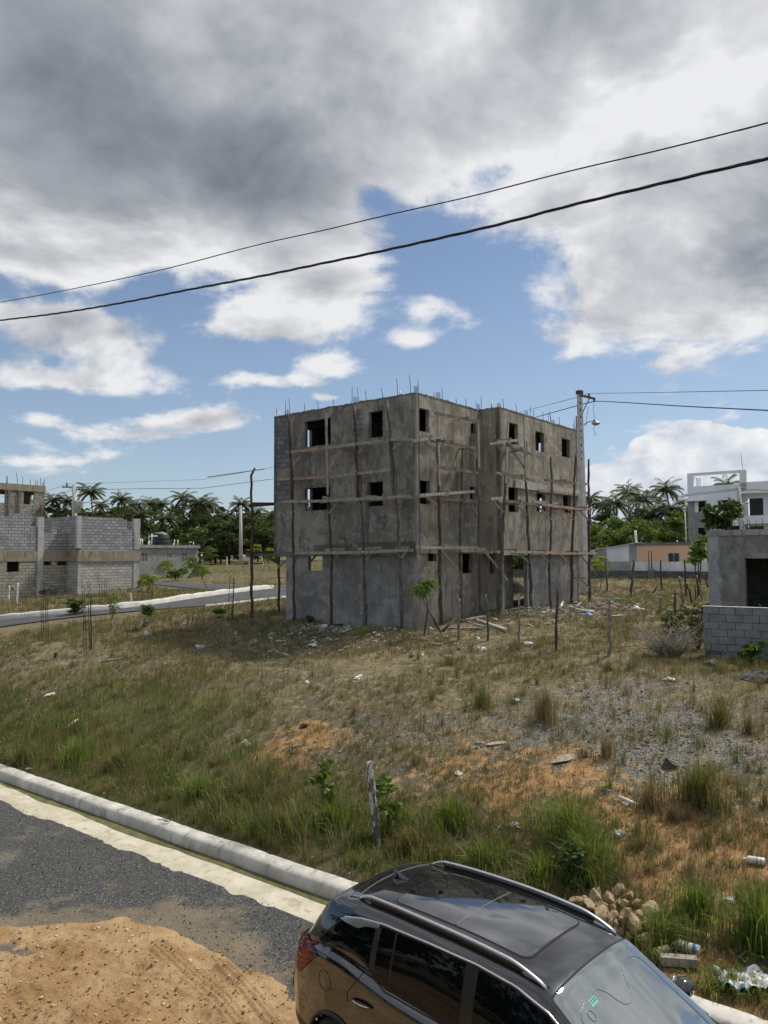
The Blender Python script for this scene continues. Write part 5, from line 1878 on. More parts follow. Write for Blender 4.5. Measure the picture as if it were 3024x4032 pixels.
M['paint'] = mat_paint()
M['glass'] = mat_glass("tinted_glass", (0.003, 0.004, 0.005), 0.02, 1.36)
M['roofglass'] = mat_glass("roof_glass", (0.008, 0.009, 0.010), 0.03, 3.0)
M['screen'] = mat_glass("windscreen_glass", (0.055, 0.075, 0.080), 0.025, 3.6)
M['chrome'] = mat_plain("satin_chrome", (0.70, 0.71, 0.73), 0.22, 1.0, .04)
M['rail'] = mat_plain("brushed_rail", (0.62, 0.64, 0.67), 0.35, 0.9, .05)
M['trim'] = mat_plain("black_trim", (0.014, 0.014, 0.015), 0.45, 0, .1)
M['seam'] = mat_plain("panel_gap", (0.004, 0.004, 0.004), 0.8, 0, .1)
M['seamgrey'] = mat_plain("grey_seal", (.10, .10, .105), .5, 0, .1)
M['tail'] = mat_glass("red_lamp", (0.24, 0.006, 0.010), 0.08, 1.5)
M['tail2'] = mat_glass("dark_red_lamp", (0.07, 0.004, 0.006), 0.1, 1.5)
M['rubber'] = mat_plain("tyre_rubber", (0.02, 0.02, 0.02), 0.8, 0, .2)

TX = [-2.44, -2.40, -2.34, -2.25, -2.12, -2.02, -1.97, -1.85, -1.6, -1.0, -.4, .2, .45, .6, .75, 1.0, 1.25, 1.45, 1.6, 2.0, 2.25, 2.36, 2.42]
TZ = [.55, .86, 1.02, 1.16, 1.40, 1.56, 1.595, 1.615, 1.648, 1.682, 1.690, 1.668, 1.632, 1.592, 1.505, 1.345, 1.185, 1.055, 1.01, .95, .86, .76, .60]


def smooth_interp(x, X, Y):
    """monotone cubic through the points"""
    X, Y = np.asarray(X, float), np.asarray(Y, float)
    d = np.diff(Y) / np.diff(X)
    m = np.zeros(len(X))
    m[1:-1] = np.where(d[:-1] * d[1:] > 0, 2 * d[:-1] * d[1:] / (d[:-1] + d[1:] + 1e-12), 0)
    m[0], m[-1] = d[0], d[-1]
    x = np.clip(x, X[0], X[-1])
    i = np.clip(np.searchsorted(X, x) - 1, 0, len(X) - 2)
    h = X[i + 1] - X[i]
    t = (x - X[i]) / h
    return ((2 * t ** 3 - 3 * t ** 2 + 1) * Y[i] + (t ** 3 - 2 * t ** 2 + t) * h * m[i] + (-2 * t ** 3 + 3 * t ** 2) * Y[i + 1] + (t ** 3 - t ** 2) * h * m[i + 1])


def section(x):
    x = -1.9 + (x + 1.9) * .54 / .67 if x < -1.9 else x       # rear overhang
    T = float(smooth_interp(x, TX, TZ))
    wr = float(np.interp(x, [-2.44, -2.2, -1.97, -1.6, -.6, .3, .6, 1.0, 1.45, 1.6, 2.42], [.72, .72, .685, .70, .718, .70, .69, .72, .76, .76, .66]))
    e = float(np.interp(x, [-2.44, -2.38, -2.28, -2.1, -1.85, -1.4, 1.7, 2.0, 2.2, 2.34, 2.42], [.78, .84, .90, .955, .985, 1, 1, .97, .92, .84, .72]))
    zb = float(smooth_interp(x, [-2.44, -2.3, -2.1, -1.75, -1.2, -.9, -.2, .8, 1.45, 2.0, 2.42], [.50, .98, 1.10, 1.13, 1.08, 1.05, 1.03, 1.01, .98, .88, .52]))
    wb, ws, wm = .868 * e, .925 * e, .945 * e
    cab = float(np.interp(x, [-2.3, -2.0, .6, 1.45], [0.3, 1, 1, .35]))
    pts = [(0, T), (.38 * wr, T - .006), (.72 * wr, T - .026), (wr - .035, T - .056 * (0.4 + .6 * cab)), (wr + .012, T - .10 * (.35 + .65 * cab))]
    zb = min(zb, pts[4][1] - .03)
    zs = zb - .075
    pts += [(max(wb, wr + .03), zb), (ws, zs), (wm, min(.78, zs - .04)), (wm - .004, .40), (wm - .05, .13), (.55, .08)]
    return pts


def dense(pts, n=8):
    """catmull-rom through the section points"""
    P = [np.array(p) for p in pts]
    out = []
    for i in range(len(P) - 1):
        p0 = P[i - 1] if i else np.array([-P[1][0], P[1][1]])
        p1, p2 = P[i], P[i + 1]
        p3 = P[i + 2] if i + 2 < len(P) else P[i + 1]
        for k in range(n):
            t = k / n
            if i == 4:
                q = p1 * (1 - t) + p2 * t + np.array([0.022 * 4 * t * (1 - t), 0])
            else:
                tau = .42
                m1, m2 = tau * (p2 - p0), tau * (p3 - p1)
                if i == 3:
                    m2 = .4 * (p2 - p1)
                if i == 5:
                    m1 = .5 * (p2 - p1)
                q = (2 * t ** 3 - 3 * t ** 2 + 1) * p1 + (t ** 3 - 2 * t ** 2 + t) * m1 + (-2 * t ** 3 + 3 * t ** 2) * p2 + (t ** 3 - t ** 2) * m2
            out.append(q)
    out.append(P[-1])
    return np.array(out)


_cache = {}


def sec(x):
    k = round(x, 4)
    if k not in _cache:
        _cache[k] = dense(section(x))
    return _cache[k]


def topz(x, y):
    s = sec(x)[:33]
    return float(np.interp(abs(y), s[:, 0], s[:, 1]))


def sidey(x, z):
    s = sec(x)[26:]
    return float(np.interp(z, s[::-1, 1], s[::-1, 0]))


WHX, WHR, WHZ = (-1.70, 1.24), .37, .165
xs = sorted(set(np.round(np.concatenate([np.arange(-2.57, 2.421, .035), [q for q in TX if q > -1.9], [-2.57]]), 3)))
V, F, FM = [], [], []
ns = len(sec(0.0))
for x in xs:
    s = sec(x)
    for sgn in (1, -1):
        for (y, z) in s:
            V.append((x, y * sgn, z))
for i in range(len(xs) - 1):
    for h in (0, 1):
        for j in range(ns - 1):
            a = i * 2 * ns + h * ns + j
            b = a + 2 * ns
            xm, zm = (xs[i] + xs[i + 1]) / 2, (V[a][2] + V[b + 1][2]) / 2
            if j >= 44 and any((xm - wx) ** 2 + (zm - WHZ) ** 2 < .41 ** 2 for wx in WHX):
                continue
            F.append((a, a + 1, b + 1, b) if h else (a, b, b + 1, a + 1))
            FM.append(1 if zm < .30 else 0)
for i in (0, len(xs) - 1):
    for h in (0, 1):
        base = i * 2 * ns + h * ns
        o2 = i * 2 * ns + (1 - h) * ns
        if h == 0:
            for j in range(ns - 1):
                q = (base + j, base + j + 1, o2 + j + 1, o2 + j)
                F.append(q if i == 0 else q[::-1])
                FM.append(1)
body = mesh_np('body', np.array(V), [np.array(F)], [M['paint'], M['trim']], parent=car)
body.data.polygons.foreach_set('material_index', FM)
mdw = body.modifiers.new('weld', 'WELD')
mdw.merge_threshold = 0.0005
# dark wheel housings and floor
mb = MB()
mb.box((-.1, 0, .30), (4.5, 1.2, .36))
mb.box((-.75, 0, .8), (3.0, 1.5, .4))
mb.build('underbody', M['trim'], car)


def side_patch(name, lower, upper, mat, sgn, off, n=44, parent=None):
    """patch between two (x,z) polylines on the flank"""
    x0, x1 = max(lower[0][0], upper[0][0]), min(lower[-1][0], upper[-1][0])
    V, F = [], []
    m = 7
    for i in range(n + 1):
        x = x0 + (x1 - x0) * i / n
        zl, zu = np.interp(x, *zip(*lower)), np.interp(x, *zip(*upper))
        for k in range(m + 1):
            z = zl + (zu - zl) * k / m
            y = sidey(x, z)
            dyz = (sidey(x, z + .01) - sidey(x, z - .01)) / .02
            dyx = (sidey(min(x + .02, 2.4), z) - sidey(max(x - .02, -2.56), z)) / .04
            nrm = Vector((-dyx, 1, -dyz)).normalized()
            V.append((x + nrm.x * off, (y + nrm.y * off) * sgn, z + nrm.z * off))
        if i:
            for k in range(m):
                a = (i - 1) * (m + 1) + k
                q = (a, a + 1, a + m + 2, a + m + 1)
                F.append(q if sgn > 0 else q[::-1])
    return mesh_np(name, np.array(V), [np.array(F)], mat, parent=parent or car)


def side_line(pts, r, mat, sgn, name, off=.004, n=40):
    P = []
    for i in range(n + 1):
        L = np.linspace(0, 1, len(pts))
        x = float(np.interp(i / n, L, [p[0] for p in pts]))
        z = float(np.interp(i / n, L, [p[1] for p in pts]))
        P.append((x, (sidey(x, z) + off) * sgn, z))
    mb = MB()
    mb.tube(P, r, 6)
    return mb.build(name, mat, car)


DLO_UP = [(-2.06, 1.18), (-1.9, 1.33), (-1.76, 1.455), (-1.5, 1.515), (-1.2, 1.552), (-.6, 1.577), (-.1, 1.577), (.3, 1.545), (.62, 1.455), (.95, 1.275), (1.3, 1.065)]
DLO_LO = [(-2.06, 1.16), (-1.97, 1.145), (-1.86, 1.20), (-1.7, 1.245), (-1.42, 1.215), (-1.33, 1.19), (-1.2, 1.10), (-1.05, 1.055), (-.8, 1.045), (-.1, 1.035), (.8, 1.03), (1.3, 1.055)]
for sgn in (-1, 1):
    side_patch('pillar_trim', DLO_LO, DLO_UP, M['trim'], sgn, .003, 80)
    inset = lambda P, d: [(x, z + d) for x, z in P]
    cut = lambda P, a, b: [(a, float(np.interp(a, *zip(*P))))] + [p for p in P if a < p[0] < b] + [(b, float(np.interp(b, *zip(*P))))]
    for (a, b) in ((-2.03, -1.30), (-1.22, -1.04), (-1.01, -.20), (-.06, 1.02)):
        side_patch('side_window', cut(inset(DLO_LO, .015), a, b), cut(inset(DLO_UP, -.022), a, b), M['glass'], sgn, .007, 40)
    up = [(x, z + .004) for x, z in DLO_UP[2:]]
    side_line(up, .011, M['chrome'], sgn, 'chrome_strip', .006, 60)
    # flared rear end of the chrome strip
    side_patch('chrome_flare', [(-1.80, 1.43), (-1.66, 1.425), (-1.52, 1.43), (-1.42, 1.475), (-1.25, 1.505)], [(-1.80, 1.435), (-1.74, 1.462), (-1.5, 1.512), (-1.25, 1.545)], M['chrome'], sgn, .012, 24)
    lo = [(-2.02, 1.15), (-1.95, 1.135), (-1.86, 1.19), (-1.7, 1.235), (-1.42, 1.205), (-1.33, 1.18), (-1.2, 1.09), (-1.05, 1.045), (-.8, 1.035), (-.1, 1.025), (.8, 1.02), (1.25, 1.045)]
    side_line(lo, .008, M['trim'], sgn, 'window_seal', .006, 80)
    for pts in ([(-1.33, 1.18), (-1.38, 1.05), (-1.52, .88), (-1.50, .80)], [(-.13, 1.03), (-.13, .35)], [(1.05, 1.03), (1.10, .7), (1.02, .35)], [(-2.05, 1.14), (-2.20, 1.02)], [(-1.2, .30), (-.8, .26), (.8, .26)]):
        side_line(pts, .004, M['seam'], sgn, 'panel_gap', .001)
    if sgn < 0:
        cx, cz = -1.86, .86
        side_line([(cx + .095 * math.cos(a), cz + .095 * math.sin(a)) for a in np.linspace(0, 2 * math.pi, 25)], .003, M['seam'], sgn, 'fuel_flap', .001, 48)
    for hx in (-1.30, -.05 + .0):
        hz = .865
        y = sidey(hx, hz)
        hd = bpy.data.objects.new('door_handle', None)
        mb = MB()
        P = [(hx - .13 + .26 * i / 10, (sidey(hx, hz) + .012 + .026 * math.sin(math.pi * i / 10)) * sgn, hz + .006 * (i / 5 - 1)) for i in range(11)]
        mb.tube(P, [.010 + .008 * math.sin(math.pi * i / 10) for i in range(11)], 8)
        bpy.data.objects.remove(hd)
        mb.build('door_handle', M['paint'], car)
        mb = MB()
        mb.tube([(p[0], p[1] + .012 * sgn, p[2] + .008) for p in P[1:-1]], .006, 6)
        mb.build('handle_strip', M['chrome'], car)
    # tail lamp wrapping round the rear corner
    tl = side_patch('tail_lamp', [(-2.52, .90), (-2.46, .79), (-2.32, .75), (-2.06, .99), (-1.98, 1.045)], [(-2.52, .93), (-2.47, 1.03), (-2.37, 1.13), (-2.25, 1.12), (-1.98, 1.05)], M['tail2'], sgn, .010, 40)
    for kk in range(4):
        z0 = .86 + kk * .055
        side_patch('lamp_strip', [(-2.47, z0 + .01), (-2.30, z0 + .012), (-2.10 + kk * .01, z0 + .085)], [(-2.47, z0 + .034), (-2.30, z0 + .038), (-2.10 + kk * .01, z0 + .10)], M['tail'], sgn, .014, 14, parent=tl)
    # wheel arch trims and wheels
    for wx in WHX:
        a = np.linspace(-.35, math.pi + .35, 40)
        P = []
        for t_ in a:
            x, z = wx + .42 * math.cos(t_), WHZ + .42 * math.sin(t_)
            z = max(z, .10)
            P.append((x, (sidey(x, z) + .004) * sgn, z))
        mb = MB()
        mb.tube(P, .022, 8)
        mb.build('wheel_arch', M['trim'], car)
        wv = MB()
        wv.lathe([(.20, -.11), (.33, -.115), (.36, -.09), (WHR, -.05), (WHR, .05), (.36, .09), (.33, .115), (.25, .11)], (wx, .80 * sgn, WHZ), 36, axis=(0, 1, 0))
        wh_ = wv.build('wheel', M['rubber'], car)
        rb = MB()
        rb.lathe([(.25, -.02), (.25, .10), (.235, .105), (.23, .06), (.06, .075), (.05, .09), (.001, .092)], (wx, .80 * sgn, WHZ), 30, axis=(0, sgn, 0))
        for k in range(5):
            t_ = k * 2 * math.pi / 5
            rb.beam((wx + .05 * math.cos(t_), .885 * sgn, WHZ + .05 * math.sin(t_)), (wx + .235 * math.cos(t_), .89 * sgn, WHZ + .235 * math.sin(t_)), .05, .02, up=(0, 1, 0))
        rb.build('rim', M['galv'], wh_)
    # roof rail
    P, P2 = [], []
    for i in range(41):
        t_ = i / 40
        x = -1.69 + 2.22 * t_
        y = (.602 + .022 * math.sin(math.pi * t_) - .02 * (1 - t_) ** 3 + .012 * t_ ** 4)
        z0 = topz(x, y)
        lift = .052 * min(1, t_ / .07, (1 - t_) / .16) ** .7
        P.append(Vector((x, y * sgn, z0 + .008 + lift)))
        P2.append(Vector((x, y * sgn, z0 + .004)))
    V, F = [], []
    for i, p in enumerate(P):
        for (a, b) in ((-.014, -.012), (-.017, .003), (-.011, .012), (0, .014), (.011, .012), (.017, .003), (.014, -.012)):
            V.append((p.x, p.y + a, p.z + b))
        if i:
            for k in range(7):
                a0 = (i - 1) * 7
                F.append((a0 + k, a0 + (k + 1) % 7, a0 + 7 + (k + 1) % 7, a0 + 7 + k))
    F2 = [tuple(range(7)), tuple(range(len(V) - 7, len(V)))]
    mesh_np('roof_rail', np.array(V), [np.array(F), np.array(F2)], M['rail'], parent=car)
    mb = MB()
    for a, b in zip(P2[3:-5], P2[4:-4]):
        mb.beam(a + Vector((0, 0, .014)), b + Vector((0, 0, .014)), .024, .03)
    mb.build('rail_foot', M['trim'], car)
    mb = MB()
    P3 = [Vector((x, (float(np.interp(x, [-1.85, -1.6, -.6, .3, .56], [.575, .565, .573, .570, .585]))) * sgn, 0)) for x in np.arange(-1.85, .58, .05)]
    mb.tube([(p.x, p.y, topz(p.x, p.y) + .001) for p in P3], .006, 6)
    mb.build('roof_ditch', M['seam'], car)
    # door mirror
    mr = MB()
    mr.lathe([(.01, -.11), (.06, -.10), (.088, -.05), (.092, .0), (.085, .05), (.055, .095), (.01, .105)], (.98, 1.05 * sgn, 1.075), 16, axis=(.15, 1, .05))
    mm = mr.build('door_mirror', M['paint'], car)
    mr = MB()
    mr.beam((.98, .88 * sgn, 1.03), (.98, 1.02 * sgn, 1.05), .06, .035)
    mr.build('mirror_arm', M['trim'], mm)
    mr = MB()
    mr.lathe([(.001, .0), (.075, .0), (.078, .006)], (.90, 1.055 * sgn, 1.075), 16, axis=(-1, 0, 0))
    mr.build('mirror_glass', M['chrome'], mm)


def top_patch(name, x0, x1, ylim, mat, off, rc=.08, nx=40, ny=24, parent=None):
    """rounded patch lying on the roof; ylim(x) is the half width"""
    V, F = [], []
    for i in range(nx + 1):
        # finer steps near the ends so that the corners come out round
        t_ = .5 - .5 * math.cos(math.pi * i / nx)
        x = x0 + (x1 - x0) * t_
        d = min(x - x0, x1 - x)
        c = rc - math.sqrt(max(0, rc * rc - (rc - min(d, rc)) ** 2))
        w_ = ylim(x) - c
        for k in range(ny + 1):
            y = -w_ + 2 * w_ * k / ny
            V.append((x, y, topz(x, y) + off))
        if i:
            for k in range(ny):
                a = (i - 1) * (ny + 1) + k
                F.append((a, a + ny + 1, a + ny + 2, a + 1))
    return mesh_np(name, np.array(V), [np.array(F)], mat, parent=parent or car)


top_patch('sunroof_seal', -1.345, .275, lambda x: .475, M['seam'], .003, .10)
top_patch('glass_roof', -1.33, .26, lambda x: .46, M['roofglass'], .007, .09)
def top_line(pts, r, mat, name, off=.002, n=30):
    P = resample([Vector((x, y, 0)) for x, y in pts], n)
    mb = MB()
    mb.tube([(p.x, p.y, topz(p.x, p.y) + off) for p in P], r, 6)
    return mb.build(name, mat, car)


top_line([(-.545, -.455), (-.545, .455)], .005, M['seamgrey'], 'roof_joint', .006)
arc = lambda x0, bow, w_: [(x0 - bow * (1 - (y / w_) ** 2), y) for y in np.linspace(-w_, w_, 21)]
top_line(arc(-1.72, .10, .64), .004, M['seamgrey'], 'hatch_gap', .002)
top_line(arc(-1.85, .07, .55), .003, M['seam'], 'spoiler_gap', .001)
ws_w = lambda x: float(np.interp(x, [.6, 1.0, 1.47], [.655, .70, .77]))
top_patch('windscreen_seal', .595, 1.50, lambda x: ws_w(x) + .016, M['seam'], .002, .03)
wsc = top_patch('windscreen', .615, 1.49, ws_w, M['screen'], .006, .03)
M['frit'] = mat_plain("pale_screen_line", (.17, .24, .24), .3, 0, .05)
M['teal'] = mat_plain("teal_sticker", (.07, .33, .31), .4, 0, .08)


def screen_line(pts, r, mat, name, off=.009, n=60):
    P = resample([Vector((x, y, 0)) for x, y in pts], n)
    mb = MB()
    mb.tube([(p.x, p.y, topz(p.x, p.y) + off) for p in P], r, 5)
    mb.build(name, mat, wsc)


# border line of the inner screen area, dipping round the mirror mount
screen_line([(1.40, -.66), (.92, -.60), (.84, -.58), (.80, -.53), (.775, -.42), (.77, -.25), (.775, -.2), (.83, -.14), (.90, -.11), (.95, -.07), (.97, 0), (.95, .07), (.90, .12), (.80, .20), (.76, .26), (.74, .34), (.74, .45), (.755, .53), (.79, .57), (.84, .585), (1.40, .66)], .0020, M['frit'], 'screen_border', n=150)
mb = MB()
for i in range(2):
    pass
def screen_quad(x0, x1, y0, y1, mat, off=.0085):
    V = [(x, y, topz(x, y) + off) for x, y in ((x0, y0), (x1, y0), (x1, y1), (x0, y1))]
    return mesh_np('sticker', np.array(V), [np.array([(0, 1, 2, 3)])], mat, parent=wsc, smooth=False)


st = screen_quad(.785, .83, -.39, -.29, M['teal'])
mb = MB()
for k, yy in enumerate((-.375, -.35, -.325, -.305)):
    for xx in (.797, .812):
        mb.box((xx, yy, topz(xx, yy) + .0105), (.007, .013, .001), mi=0)
mb.build('sticker_marks', M['seam'], st)
mb = MB()
mb.tube([(.86 + .038 * math.cos(a), -.46 + .032 * math.sin(a), topz(.86 + .038 * math.cos(a), -.46 + .032 * math.sin(a)) + .009) for a in np.linspace(0, 2 * math.pi, 28)], .003, 5)
mb.build('round_sticker', M['frit'], wsc)
# wipers and bonnet gap
for (a, b) in (((1.50, .1), (1.40, .68)), ((1.50, -.55), (1.42, .02))):
    mb = MB()
    P = resample([Vector((*a, 0)), Vector((*b, 0))], 8)
    mb.tube([(p.x, p.y, topz(p.x, p.y) + .022) for p in P], .009, 6)
    mb.build('wiper', M['trim'], car)
top_line([(1.62, y) for y in np.linspace(-.78, .78, 9)], .008, M['seam'], 'bonnet_gap', .001)
# shark fin aerial
V, F = [], []
for i, (x, hw_, hh) in enumerate([(-1.47, .004, .005), (-1.51, .018, .022), (-1.56, .027, .045), (-1.60, .029, .065), (-1.635, .024, .075), (-1.65, .016, .055), (-1.655, .012, .02)]):
    z0 = topz(x, 0) - .002
    for (a, b) in ((-hw_, 0), (-hw_ * .75, hh * .35), (-hw_ * .28, hh * .85), (0, hh), (hw_ * .28, hh * .85), (hw_ * .75, hh * .35), (hw_, 0)):
        V.append((x, a, z0 + b))
    if i:
        for k in range(6):
            a0 = (i - 1) * 7 + k
            F.append((a0, a0 + 1, a0 + 8, a0 + 7))
V = [(-1.45 + (x + 1.45) * 1.25 - .06, y, z) for x, y, z in V]
mesh_np('aerial', np.array(V), [np.array(F), np.array([(42, 43, 44, 45, 46, 47, 48)])], M['paint'], parent=car)
# headlamps and rear plate recess, bumper strip
for sgn in (-1, 1):
    side_patch('headlamp', [(1.98, .74), (2.2, .70), (2.37, .69)], [(1.98, .80), (2.2, .79), (2.37, .73)], M['chrome'], sgn, .006, 16)

# ---------------------------------------------------------------- utility poles and cables
def lamp_arm(mb, root, p0, p1, headlen, headr, mat_head):
    mb.tube([p0, (Vector(p0) + Vector(p1)) / 2 + Vector((0, 0, .06)), p1], .03, 7)
    d = (Vector(p1) - Vector(p0))
    d.z = 0
    d.normalize()
    hb = MB()
    c = Vector(p1) + d * headlen * .4
    hb.lathe([(.01, -headlen / 2), (headr * .6, -headlen * .4), (headr, -headlen * .05), (headr * .95, headlen * .25), (headr * .5, headlen * .47), (.01, headlen / 2)], c, 12, axis=(d.x, d.y, -.15))
    return hb


pb = at(2299, 2184, 44.0)
pb.z = gz(pb.x, pb.y)
pole = thing('utility_pole', 'tall tapering concrete pole with a rusty cross arm and bowl street lamp, at the building', 'utility pole', pb)
ptop = at(2282, 1549, 44.0)
mb = MB()
hgt = ptop.z - pb.z
yr = Matrix.Rotation(.67, 3, 'Z')
V = []
for z, wx, wy in ((-.5, .46, .34), (hgt, .27, .20)):
    for sx, sy in ((-1, -1), (1, -1), (1, 1), (-1, 1)):
        q = yr @ Vector((sx * wx / 2, sy * wy / 2, 0))
        lean = (ptop - pb) * (z / hgt if z > 0 else 0)
        V.append((q.x + lean.x, q.y + lean.y, z))
mesh_np('shaft', np.array(V), [np.array([(0, 1, 5, 4), (1, 2, 6, 5), (2, 3, 7, 6), (3, 0, 4, 7), (4, 5, 6, 7)])], M['pole_concrete'], parent=pole, smooth=False)
rel = lambda px, py, y=44.0: at(px, py, y) - pb
mb = MB()
mb.box(Vector((ptop.x - pb.x, ptop.y - pb.y, hgt + .05)), (.34, .30, .22), yr)
mb.build('pole_cap', M['redwood'], pole, bevel=.03)
for k in range(9):
    z = hgt - .6 - k * .42
    l_ = (ptop - pb) * (z / hgt)
    mb = MB()
    mb.box((l_.x - .02, l_.y - .155 - .01 * k / 4, z), (.07, .03, .12))
    mb.build('bolt_hole', M['seam'], pole)
ca, cb = rel(2284, 1556, 43.8), rel(2341, 1570, 42.6)
mb = MB(); mb.beam(ca, cb, .10, .12); mb.build('cross_arm', M['redwood'], pole)
mb = MB(); mb.beam(rel(2292, 1628, 43.8), rel(2322, 1566, 43.2), .05, .05); mb.build('arm_brace', M['galv'], pole)
for (x0, y0, x1, y1) in ((2319, 1566, 2319, 1551), (2340, 1572, 2340, 1582)):
    a, b = rel(x0, y0, 43.0), rel(x1, y1, 43.0)
    mb = MB()
    mb.lathe([(.03, -.02), (.07, .02), (.04, .06), (.09, .10), (.05, .14), (.08, .18), (.03, .24)], (a.x, a.y, min(a.z, b.z)), 10)
    mb.build('insulator', M['concrete_dark'], pole)
mb = MB()
hb = lamp_arm(mb, pole, rel(2299, 1672, 43.8), rel(2334, 1659, 43.3), .8, .2, None)
mb.build('lamp_arm', M['galv'], pole)
lh = rel(2346, 1664, 43.3)
hb = MB()
hb.lathe([(.02, .09), (.08, .08), (.15, .04), (.24, -.01), (.25, -.04), (.20, -.11), (.10, -.16), (.01, -.17)], lh, 18)
hb.box(lh + Vector((-.10, 0, .11)), (.12, .12, .08))
hb.build('street_lamp', M['galv'], pole)
for pts in ([(2339, 1584), (2336, 1610), (2341, 1640), (2338, 1662)], [(2318, 1600), (2310, 1640), (2306, 1680)], [(2345, 1672), (2336, 1690), (2342, 1702), (2350, 1712), (2341, 1718), (2338, 1706)]):
    mb = MB(); mb.tube([rel(*p, 43.2) for p in pts], .012, 5); mb.build('loose_wire', M['cable'], pole)

tp = at(295, 2184, 95.0)
tp.z = gz(tp.x, tp.y)
pole2 = thing('utility_pole', 'concrete pole with cross arm, transformer drum and white street lamp above the block house', 'utility pole', tp)
q = lambda x, y: at(*Z3(x, y), 95.0) - tp
mb = MB(); mb.tube([(0, 0, -.5), q(608, 126)], [.36, .30], 8); mb.build('shaft', M['pole_concrete'], pole2)
mb = MB(); mb.beam(q(508, 141), q(690, 142), .16, .16); mb.build('cross_arm', M['concrete_dark'], pole2)
for (a, b) in (((560, 142), (598, 165)), ((660, 143), (622, 165))):
    mb = MB(); mb.beam(q(*a), q(*b), .07, .07); mb.build('arm_brace', M['galv'], pole2)
mb = MB(); c = q(547, 130); mb.lathe([(.10, -.1), (.16, .05), (.10, .2), (.15, .35), (.06, .55)], c, 10); mb.build('insulator', M['galv'], pole2)
mb = MB(); c = q(645, 320); mb.lathe([(.3, -.55), (.45, -.5), (.45, 1.0), (.4, 1.05)], c + Vector((0, -.6, 0)), 14); mb.build('transformer', M['concrete_pale'], pole2)
mb = MB(); c = q(654, 283); mb.box(c + Vector((0, -.6, 0)), (1.05, .6, .75)); mb.build('meter_box', M['galv'], pole2)
mb = MB(); mb.tube([q(622, 276), q(700, 268), q(752, 260)], .06, 6); mb.build('lamp_arm', M['galv'], pole2)
mb = MB(); c = q(790, 260); mb.lathe([(.02, -.7), (.14, -.6), (.22, 0), (.2, .45), (.03, .7)], c, 12, axis=(1, 0, -.05)); mb.build('street_lamp', M['whitepost'], pole2)
mb = MB(); mb.beam(q(640, 350), q(712, 352), .06, .06); mb.build('bracket', M['galv'], pole2)

fp = on(949, 2222)
pole3 = thing('utility_pole', 'distant slim pale concrete pole before the palms, left of the unfinished building', 'utility pole', fp)
mb = MB(); t_ = at(947, 1991, fp.y) - fp; mb.tube([(0, 0, -.4), t_], [.42, .26], 8); mb.build('shaft', M['pole_concrete'], pole3)
mb = MB(); mb.beam(t_ + Vector((-1.0, 0, -.3)), t_ + Vector((1.3, 0, -.2)), .12, .12); mb.build('cross_arm', M['concrete_dark'], pole3)
wp = at(2934, 2184, 56.0)
wp.z = gz(wp.x, wp.y)
pole4 = thing('utility_pole', 'grey pole with a short cross arm and small lamp in front of the white house', 'utility pole', wp)
q = lambda x, y: at(*Z8(x, y), 56.0) - wp
mb = MB(); mb.tube([(0, 0, -.4), q(1255, 900), q(1198, 265)], [.22, .20, .15], 8); mb.build('shaft', M['pole_concrete'], pole4)
mb = MB(); mb.beam(q(1165, 285), q(1312, 296), .07, .08); mb.beam(q(1250, 330), q(1312, 296), .04, .04); mb.build('cross_arm', M['concrete_dark'], pole4)
mb = MB(); mb.tube([q(1240, 552), q(1305, 520)], .035, 6); c = q(1330, 508); mb.lathe([(.02, -.2), (.06, -.15), (.07, .1), (.02, .22)], c, 10, axis=(1, 0, .2)); mb.build('street_lamp', M['galv'], pole4)


def cable(label, pts, r, name='power_cable', twist=0.0, n=8, group=None):
    P = resample(pts, max(3, len(pts)))
    mb = MB()
    if twist:
        Q = resample(pts, 420)
        for ph in (0, 2.1, 4.2):
            mb.tube([p + Vector((0, math.cos(i * twist + ph), math.sin(i * twist + ph))) * r * .62 for i, p in enumerate(Q)], r * .52, 6)
    else:
        mb.tube(pts, r, n)
    o = mb.build(name, M['cable'])
    tag(o, label, 'cable', group)
    return o


vp_o = Vector((KX, KY, 0)) + KN * 0.2
D_ = 1.8232
for (pts, r, tw, lab) in (([(-60, 702), (0, 692), (100, 680), (200, 665), (300, 647), (400, 627), (560, 597), (700, 568), (830, 541), (1000, 503), (1100, 479), (1200, 452), (1300, 427), (1400, 403), (1530, 372), (1659, 342), (1760, 317)], .019, 0.42, 'thick twisted black cable crossing the sky, lower of the near pair'),
                          ([(-60, 664), (0, 653), (100, 635), (200, 615), (300, 594), (400, 570), (560, 528), (700, 497), (830, 466), (1000, 428), (1100, 403), (1200, 377), (1300, 353), (1400, 330), (1530, 298), (1659, 265), (1760, 238)], .009, 0, 'thin black wire crossing the sky, upper of the near pair')):
    P = [onplane(x * D_, y * D_, vp_o, KN) for x, y in pts]
    # carry both ends on beyond the picture
    a, b = P[0] - P[1], P[-1] - P[-2]
    P = [P[0] + a.normalized() * 12] + P + [P[-1] + b.normalized() * 9]
    Q = []
    for i in range(len(P) - 1):          # smooth the traced points
        p0, p1, p2, p3 = P[max(i - 1, 0)], P[i], P[i + 1], P[min(i + 2, len(P) - 1)]
        for k in range(4):
            t = k / 4
            Q.append(.5 * ((2 * p1) + (p2 - p0) * t + (2 * p0 - 5 * p1 + 4 * p2 - p3) * t * t + (3 * p1 - p0 - 3 * p2 + p3) * t ** 3))
    cable(lab, Q + [P[-1]], r, twist=tw)
ins1, ins2 = at(2319, 1549, 43.0), at(2340, 1580, 43.0)
cable('thin wire running right from the top of the tall concrete pole', [ins1, at(2500, 1547, 36), at(2760, 1542, 29), at(3024, 1537, 24), at(3200, 1533, 21)], .012)
cable('thicker cable running right from the cross arm of the tall concrete pole', [ins2, at(2370, 1580, 42), at(2480, 1586, 37), at(2700, 1600, 31), at(3024, 1616, 24), at(3200, 1624, 21)], .022)
